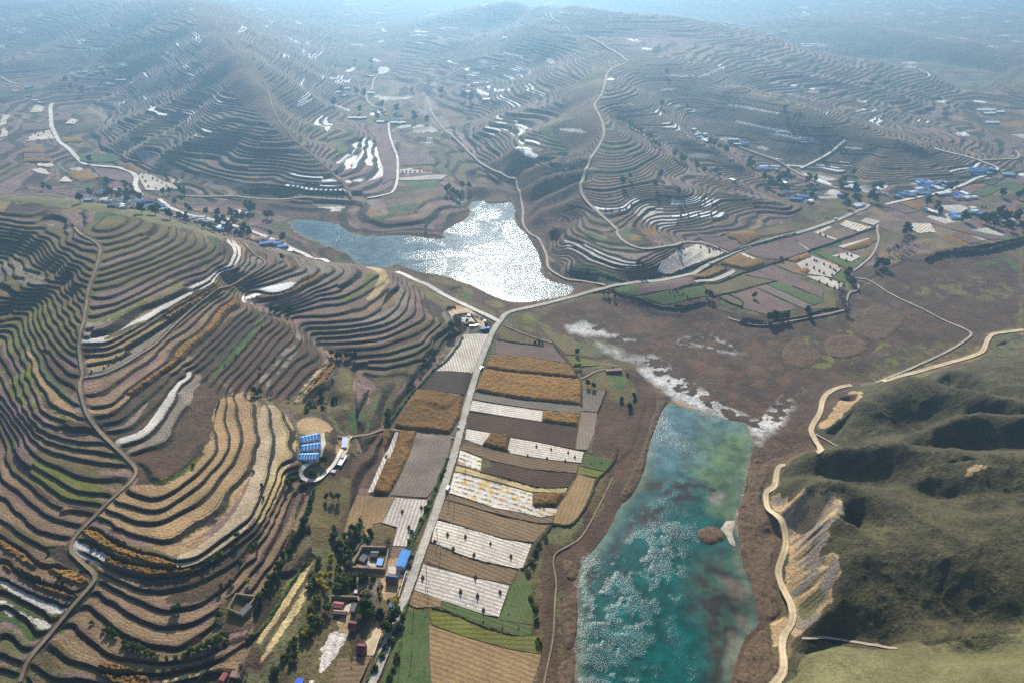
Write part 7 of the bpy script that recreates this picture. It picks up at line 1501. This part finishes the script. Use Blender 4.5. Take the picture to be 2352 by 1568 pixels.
def yard(s, label, mat):
    co, tri, rim = fill(W(s), 2.5); z = gz(*co.T) + .22; link('yard_paving', mesh_from('yard_paving', np.column_stack([co, z]), tri, mat), kind='structure', label=label)
yard('J 1060,600 1190,590 1460,700 1420,830 1290,800 1280,770 1060,730', 'pale concrete yard between the blue shed and the road', M_YARD); yard('J 640,480 800,500 790,660 700,640 750,600 600,550', 'concrete court inside the earth wall', M_YARD); yard('J 200,1390 300,1390 240,1567 120,1500', 'concrete court of the lower farm', M_YARD)
yard('M 760,540 910,510 1060,540 1200,700 900,750 760,720', 'pale paved court of the junction farmyard', M_YARD); yard('L 690,430 770,405 800,650 720,930 660,910 700,700', 'pale concrete lane beside the livestock sheds', M_YARD); yard('J 1470,700 1600,590 1640,640 1560,800 1480,820', 'dusty apron joining the yard to the road', M_ROAD['dirt_road'])
yard('K 690,480 830,560 800,720 680,1040 560,1030 560,840 520,780 640,680', 'sandy yard beside the maroon huts', M_ROAD['dirt_road']); yard('M 350,370 600,330 950,240 1100,380 1500,650 1600,900 1300,860 1360,760 1080,430 780,440 560,500 440,520', 'sandy ground round the junction farmyard', M_ROAD['dirt_road'])
# village houses: roof centre, width, depth, heading, colour
def small_house(p, w, d, rz, roof, wall='plaster', h=3.4):
    x, y, z = p; t = root('house', (x, y, z - .1), rz, '', 'house', 'houses of the valley villages'); A, B = w / 2, d / 2; rs = .16 * d
    v = [(-A, -B, 0), (A, -B, 0), (A, B, 0), (-A, B, 0), (-A, -B, h), (A, -B, h), (A, B, h), (-A, B, h), (-A, 0, h + rs - .05), (A, 0, h + rs - .05)]
    part('wall', mk('wall', v, [(0, 1, 5, 4), (2, 3, 7, 6), (1, 2, 6, 9, 5), (3, 0, 4, 8, 7)], M_WALL[wall]), t)
    A += .3; B += .3; v = [(-A, -B, h), (A, -B, h), (A, 0, h + rs), (-A, 0, h + rs), (-A, B, h), (A, B, h)]; v += [(a_, b_, c_ + .2) for a_, b_, c_ in v]
    part('roof', mk('roof', v, [(6, 7, 8, 9), (9, 8, 11, 10), (0, 3, 2, 1), (3, 4, 5, 2), (0, 1, 7, 6), (5, 4, 10, 11), (1, 2, 8, 7), (2, 5, 11, 8), (3, 0, 6, 9), (4, 3, 9, 10)], MR[roof]), t)
    label_later(t, 'small %s roofed house' % dict(blue='blue', lightblue='pale blue', grey='grey', white='white', pink='brown', red='red', deepblue='dark blue', bluegrey='blue grey')[roof], x, y)
for roof, w, d, rz, s in (
 ('blue', 15, 7, .35, 'D 1600,42 1795,137 1850,137 1905,155'), ('white', 9, 5, .3, 'D 1950,178'), ('blue', 11, 6, .3, 'D 1490,46 N 1535,487'), ('lightblue', 14, 6, .3, 'N 1110,340 1250,365 1365,402'), ('white', 9, 5, .2, 'N 1325,382 1340,365 1585,385 1510,462 1700,320 1560,420'),
 ('blue', 13, 6, .3, 'N 310,78 650,235 700,245 680,190 645,232 735,240 905,248'), ('blue', 10, 5, .1, 'N 150,178 690,188 455,195 760,262 320,95'), ('lightblue', 10, 6, .2, 'N 640,240 930,270 480,215 150,180'), ('grey', 11, 6, .2, 'N 200,175 240,185 340,185 360,190 420,195 440,230 500,245 520,235 570,190 600,215 660,215 740,262 780,200 800,250 830,230 850,200 880,260 900,225 560,240 620,250 690,262 820,180 750,185 480,190 410,235 285,100 255,90'),
 ('white', 9, 6, .4, 'N 400,75 430,65 320,155 305,160 360,185 500,245 1660,295 1700,330 1720,300 1810,320 1590,380'), ('pink', 10, 6, .2, 'N 1860,575 1900,590 1940,570 1980,580 1150,375 1180,380 1310,400 1290,395 1640,290 1740,290 1760,310 1690,290 2060,610 2100,600 1750,470 1690,480 1710,510'),
 ('blue', 16, 7, -.02, 'C 590,1130 665,1140 875,1328 815,1350 475,965'), ('white', 18, 6, -.02, 'C 600,1118 680,1118 435,972 395,945'), ('grey', 12, 7, .1, 'C 560,1140 620,1150 690,1150 700,1210 740,1215 760,1190 790,1190 660,1220 900,1310 840,1320 750,1300 720,1320'), ('white', 9, 6, .5, 'C 130,880 145,910 165,905 185,930 195,945 210,940 205,910 170,925 215,960 150,895 380,1228 390,1240 915,1360 730,1220 745,1245'),
 ('blue', 8, 6, .5, 'C 160,935 190,940 225,962 775,1190 740,1225 1115,1320 1140,1365'), ('white', 14, 7, .1, 'C 1185,1240 1200,1260 1215,1275 1165,1270 1240,1385 1230,1395'), ('blue', 11, 7, .2, 'C 1240,1390 1500,1328 1690,1270 1670,1235 1695,1418 1890,1320 1870,1452'), ('deepblue', 14, 9, .3, 'C 1895,1320 2060,1455 1690,1262'), ('blue', 9, 6, .2, 'C 1530,1305 1550,1312 1580,1320 1620,1290 1740,1255 1640,1238 1910,1475 1875,1475 1925,1470 1880,1445 1650,1225'),
 ('white', 12, 7, .3, 'C 1760,1270 1780,1280 1720,1260 1820,1310 1840,1305 1780,1315 1950,1310 2010,1335 1960,1340 1640,1275 1600,1300 2000,1410 2010,1430 1760,1440 1730,1430 2230,1500 2250,1495'), ('bluegrey', 11, 7, .2, 'C 1560,1295 1600,1310 1630,1305 1650,1290 1660,1310 1600,1325 1720,1290 1700,1310 1760,1250 1800,1255 1820,1240 1780,1240 1900,1340 1930,1330 1960,1330 1700,1250 1720,1240 1990,1440 1985,1425 1900,1470'),
 ('blue', 15, 7, -.1, 'C 1995,1158 2010,1145 2085,1150 2115,1152 2050,1165 2040,1175'), ('bluegrey', 12, 7, 0, 'C 2030,1165 2070,1165 2100,1172 2140,1150 2060,1150'), ('lightblue', 22, 12, 0, 'C 2235,1180'),
 ('white', 15, 8, .1, 'B 150,800 175,800 290,835 380,832 410,833 440,830 10,630 35,655 100,800 225,640 60,600 230,515 890,585 930,580 870,625 1000,685 B 1000,690 1125,270 135,185 110,180'), ('grey', 14, 8, .1, 'B 345,820 400,825 310,760 250,750 60,650 20,600 0,610 200,510 250,480 850,600 910,595 880,635 840,640 400,775 420,780'),
 ('lightblue', 14, 7, .1, 'A 490,500 560,492 610,505 720,560 760,570 820,460 850,465 600,595 660,490 190,595 210,590 195,655 60,580 250,690'), ('white', 13, 7, .1, 'A 480,503 540,495 740,570 690,450 280,700 240,685 800,545 840,550 105,615 830,455 580,490'), ('white', 26, 12, .1, 'B 300,100 260,95 90,110 C 270,150 220,130 380,165 450,175 350,160 250,95 540,185 730,220 640,235 2080,745 2110,745 2130,830 2110,770 2180,760')):
    for p in at(s): small_house(p, w * (.8 + .4 * random.random()), d * (.85 + .3 * random.random()), rz + random.uniform(-.25, .25) + (math.pi / 2 if random.random() < .18 and w < 13 else 0), roof, random.choice(['plaster', 'brick', 'mud']))

# poles
M_CONC = mat_plain('concrete_pole', (.42, .40, .37), sc=2.0); M_IRON = mat_plain('dark_iron', (.12, .12, .12), sc=2.0); M_INS = mat_plain('white_insulator', (.75, .75, .72), sc=2.0)
def cyl(name, r0, r1, z0, z1, mat, n=8, cx=0, cy=0):
    v = [(cx + r * math.cos(6.2832 * k / n), cy + r * math.sin(6.2832 * k / n), z) for z, r in ((z0, r0), (z1, r1)) for k in range(n)]
    return mk(name, v, [(k, (k + 1) % n, n + (k + 1) % n, n + k) for k in range(n)] + [tuple(range(n, 2 * n))], mat)
PM = [cyl('pole_shaft', .24, .15, -.5, 10, M_CONC), boxes('crossarm', [(-1.2, 1.2, -.08, .08, 9.3, 9.48)], M_IRON), cyl('insulator', .09, .07, 9.5, 9.85, M_INS, 6)]
poles = at('H 512,1098 422,1410 600,850 608,990 692,690 672,600 785,385 748,345 500,1370 F 0,0 E 1178,650 1060,835 1337,720 1348,722 1359,726 885,560 985,600 345,285 355,285 1920,455 H 860,140')
poles = [p for i, p in enumerate(poles) if i != 9]
for i, (x, y, z) in enumerate(poles):
    t = root('utility_pole', (x, y, z), .2 + .1 * (i % 5), '', 'utility pole', 'power poles along the roads')
    part('pole_shaft', PM[0], t); part('crossarm', PM[1], t)
    for dx in (-1.05, 0.0, 1.05): part('insulator', PM[2], t, loc=(dx, 0, 0))
    label_later(t, 'slim power pole with crossarm', x, y)

# vehicles
M_TYRE = mcol('tyre_rubber', (.02, .02, .02), .8); M_RIM = mcol('wheel_metal', (.4, .4, .4), .4); M_LAMP = mcol('lamp_glass', (.7, .68, .6), .2)
def loft(name, prof_, hw, mat, inset=.12):
    """side outline (x,z) turned into a closed body with drawn-in upper edge"""
    n = len(prof_); zm = max(z for _, z in prof_); v = []
    for sg in (-1, 1):
        for x, z in prof_: v.append((x, sg * (hw - inset * max(0, (z - .9)) / max(.1, zm - .9)), z))
    f = [tuple(range(n))[::-1], tuple(range(n, 2 * n))] + [(k, (k + 1) % n, n + (k + 1) % n, n + k) for k in range(n)]
    me = mk(name, v, f, mat); bm = bmesh.new(); bm.from_mesh(me); bmesh.ops.recalc_face_normals(bm, faces=bm.faces); bmesh.ops.bevel(bm, geom=bm.edges[:], offset=.05, segments=1, affect='EDGES'); bm.to_mesh(me); bm.free(); return me
WH = None
def wheel_meshes():
    n = 14; v = [(.33 * math.cos(6.2832 * k / n), s_ * .1, .33 * math.sin(6.2832 * k / n)) for s_ in (-1, 1) for k in range(n)]
    ty = mk('tyre', v, [(k, (k + 1) % n, n + (k + 1) % n, n + k) for k in range(n)] + [tuple(range(n))[::-1], tuple(range(n, 2 * n))], M_TYRE)
    v = [(.19 * math.cos(6.2832 * k / n), s_ * .115, .19 * math.sin(6.2832 * k / n)) for s_ in (-1, 1) for k in range(n)]
    return ty, mk('rim', v, [(k, (k + 1) % n, n + (k + 1) % n, n + k) for k in range(n)] + [tuple(range(n))[::-1], tuple(range(n, 2 * n))], M_RIM)
TYM, RIMM = wheel_meshes()
PC = dict(car=[(-2.1, .35), (2.1, .35), (2.15, .8), (1.2, .95), (.55, 1.45), (-1.2, 1.48), (-1.95, 1.0), (-2.15, .9)], van=[(-2.1, .35), (2.1, .35), (2.15, .9), (1.75, 1.15), (1.2, 1.85), (-2.05, 1.88), (-2.15, 1.0)])
def vehicle(p, rz, body, col, label, name='parked_car', cat='car', sc=1.0):
    x, y, z = p; t = root(name, (x, y, z + .3), rz, label, cat); t.scale = (sc, sc, sc); m = mcol(name + '_paint', col, .3, .5, .04)
    part('body', loft('body', PC[body], .85, m), t); zt = 1.5 if body == 'car' else 1.9
    part('windscreen', boxes('windscreen', [(1.0 if body == 'van' else .65, 1.25 if body == 'van' else .95, -.62, .62, 1.15, 1.42)], M_GLASS), t); part('rear_window', boxes('rear_window', [(-1.8, -1.6, -.6, .6, 1.1, 1.4)] if body == 'car' else [(-2.13, -2.09, -.6, .6, 1.1, 1.6)], M_GLASS), t)
    for sy in (-.83, .83): part('side_window', boxes('side_window', [(-1.1, .55, sy - .03, sy + .03, 1.02, 1.34)], M_GLASS), t)
    for sx in (-1.35, 1.35):
        for sy in (-.8, .8):
            w_ = part('tyre', TYM, t, loc=(sx, sy, .33)); part('rim', RIMM, w_)
    for sy in (-.6, .6): part('headlight', boxes('headlight', [(2.12, 2.2, sy - .15, sy + .15, .65, .8)], M_LAMP), t)
    return t
vs = at('H 743,262 E 966,968 M 1080,850 M 1180,838 M 1240,815 M 1485,700 F 1677,975 F 248,266 P 475,575 J 1385,735'); hd = [1.25, 1.2, .1, .15, .2, 1.5, .35, .45, .45, .3]
vehicle(vs[0], hd[0], 'van', (.8, .8, .8), 'white van driving on the main road beside the corn cob field', 'van', 'van', 1.25); vehicle(vs[1], hd[1], 'car', (.03, .03, .035), 'dark car on the main road beside the upper corn', 'car', 'car', 1.2)
vehicle(vs[2], hd[2], 'van', (.12, .2, .35), 'blue grey van parked left of the blue junction shed', 'parked_van', 'van', 1.15); vehicle(vs[3], hd[3], 'car', (.75, .75, .75), 'white car between the parked van and the blue shed'); vehicle(vs[4], hd[4], 'car', (.8, .8, .82), 'white car closest to the blue junction shed')
vehicle(vs[5], hd[5], 'car', (.8, .8, .8), 'white car on the sandy drive near the junction'); vehicle(vs[6], hd[6], 'car', (.8, .8, .8), 'white car on the yellow dirt road by the marsh', 'car', 'car', 1.3); vehicle(vs[7], hd[7], 'car', (.03, .03, .03), 'dark car on the east road beside an orange plot', 'car', 'car', 1.3)
vehicle(vs[8], hd[8], 'van', (.78, .78, .78), 'white van far along the east road', 'van', 'van', 1.5); vehicle(vs[9], hd[9], 'car', (.05, .05, .06), 'dark car parked in the concrete yard')
flush_labels()
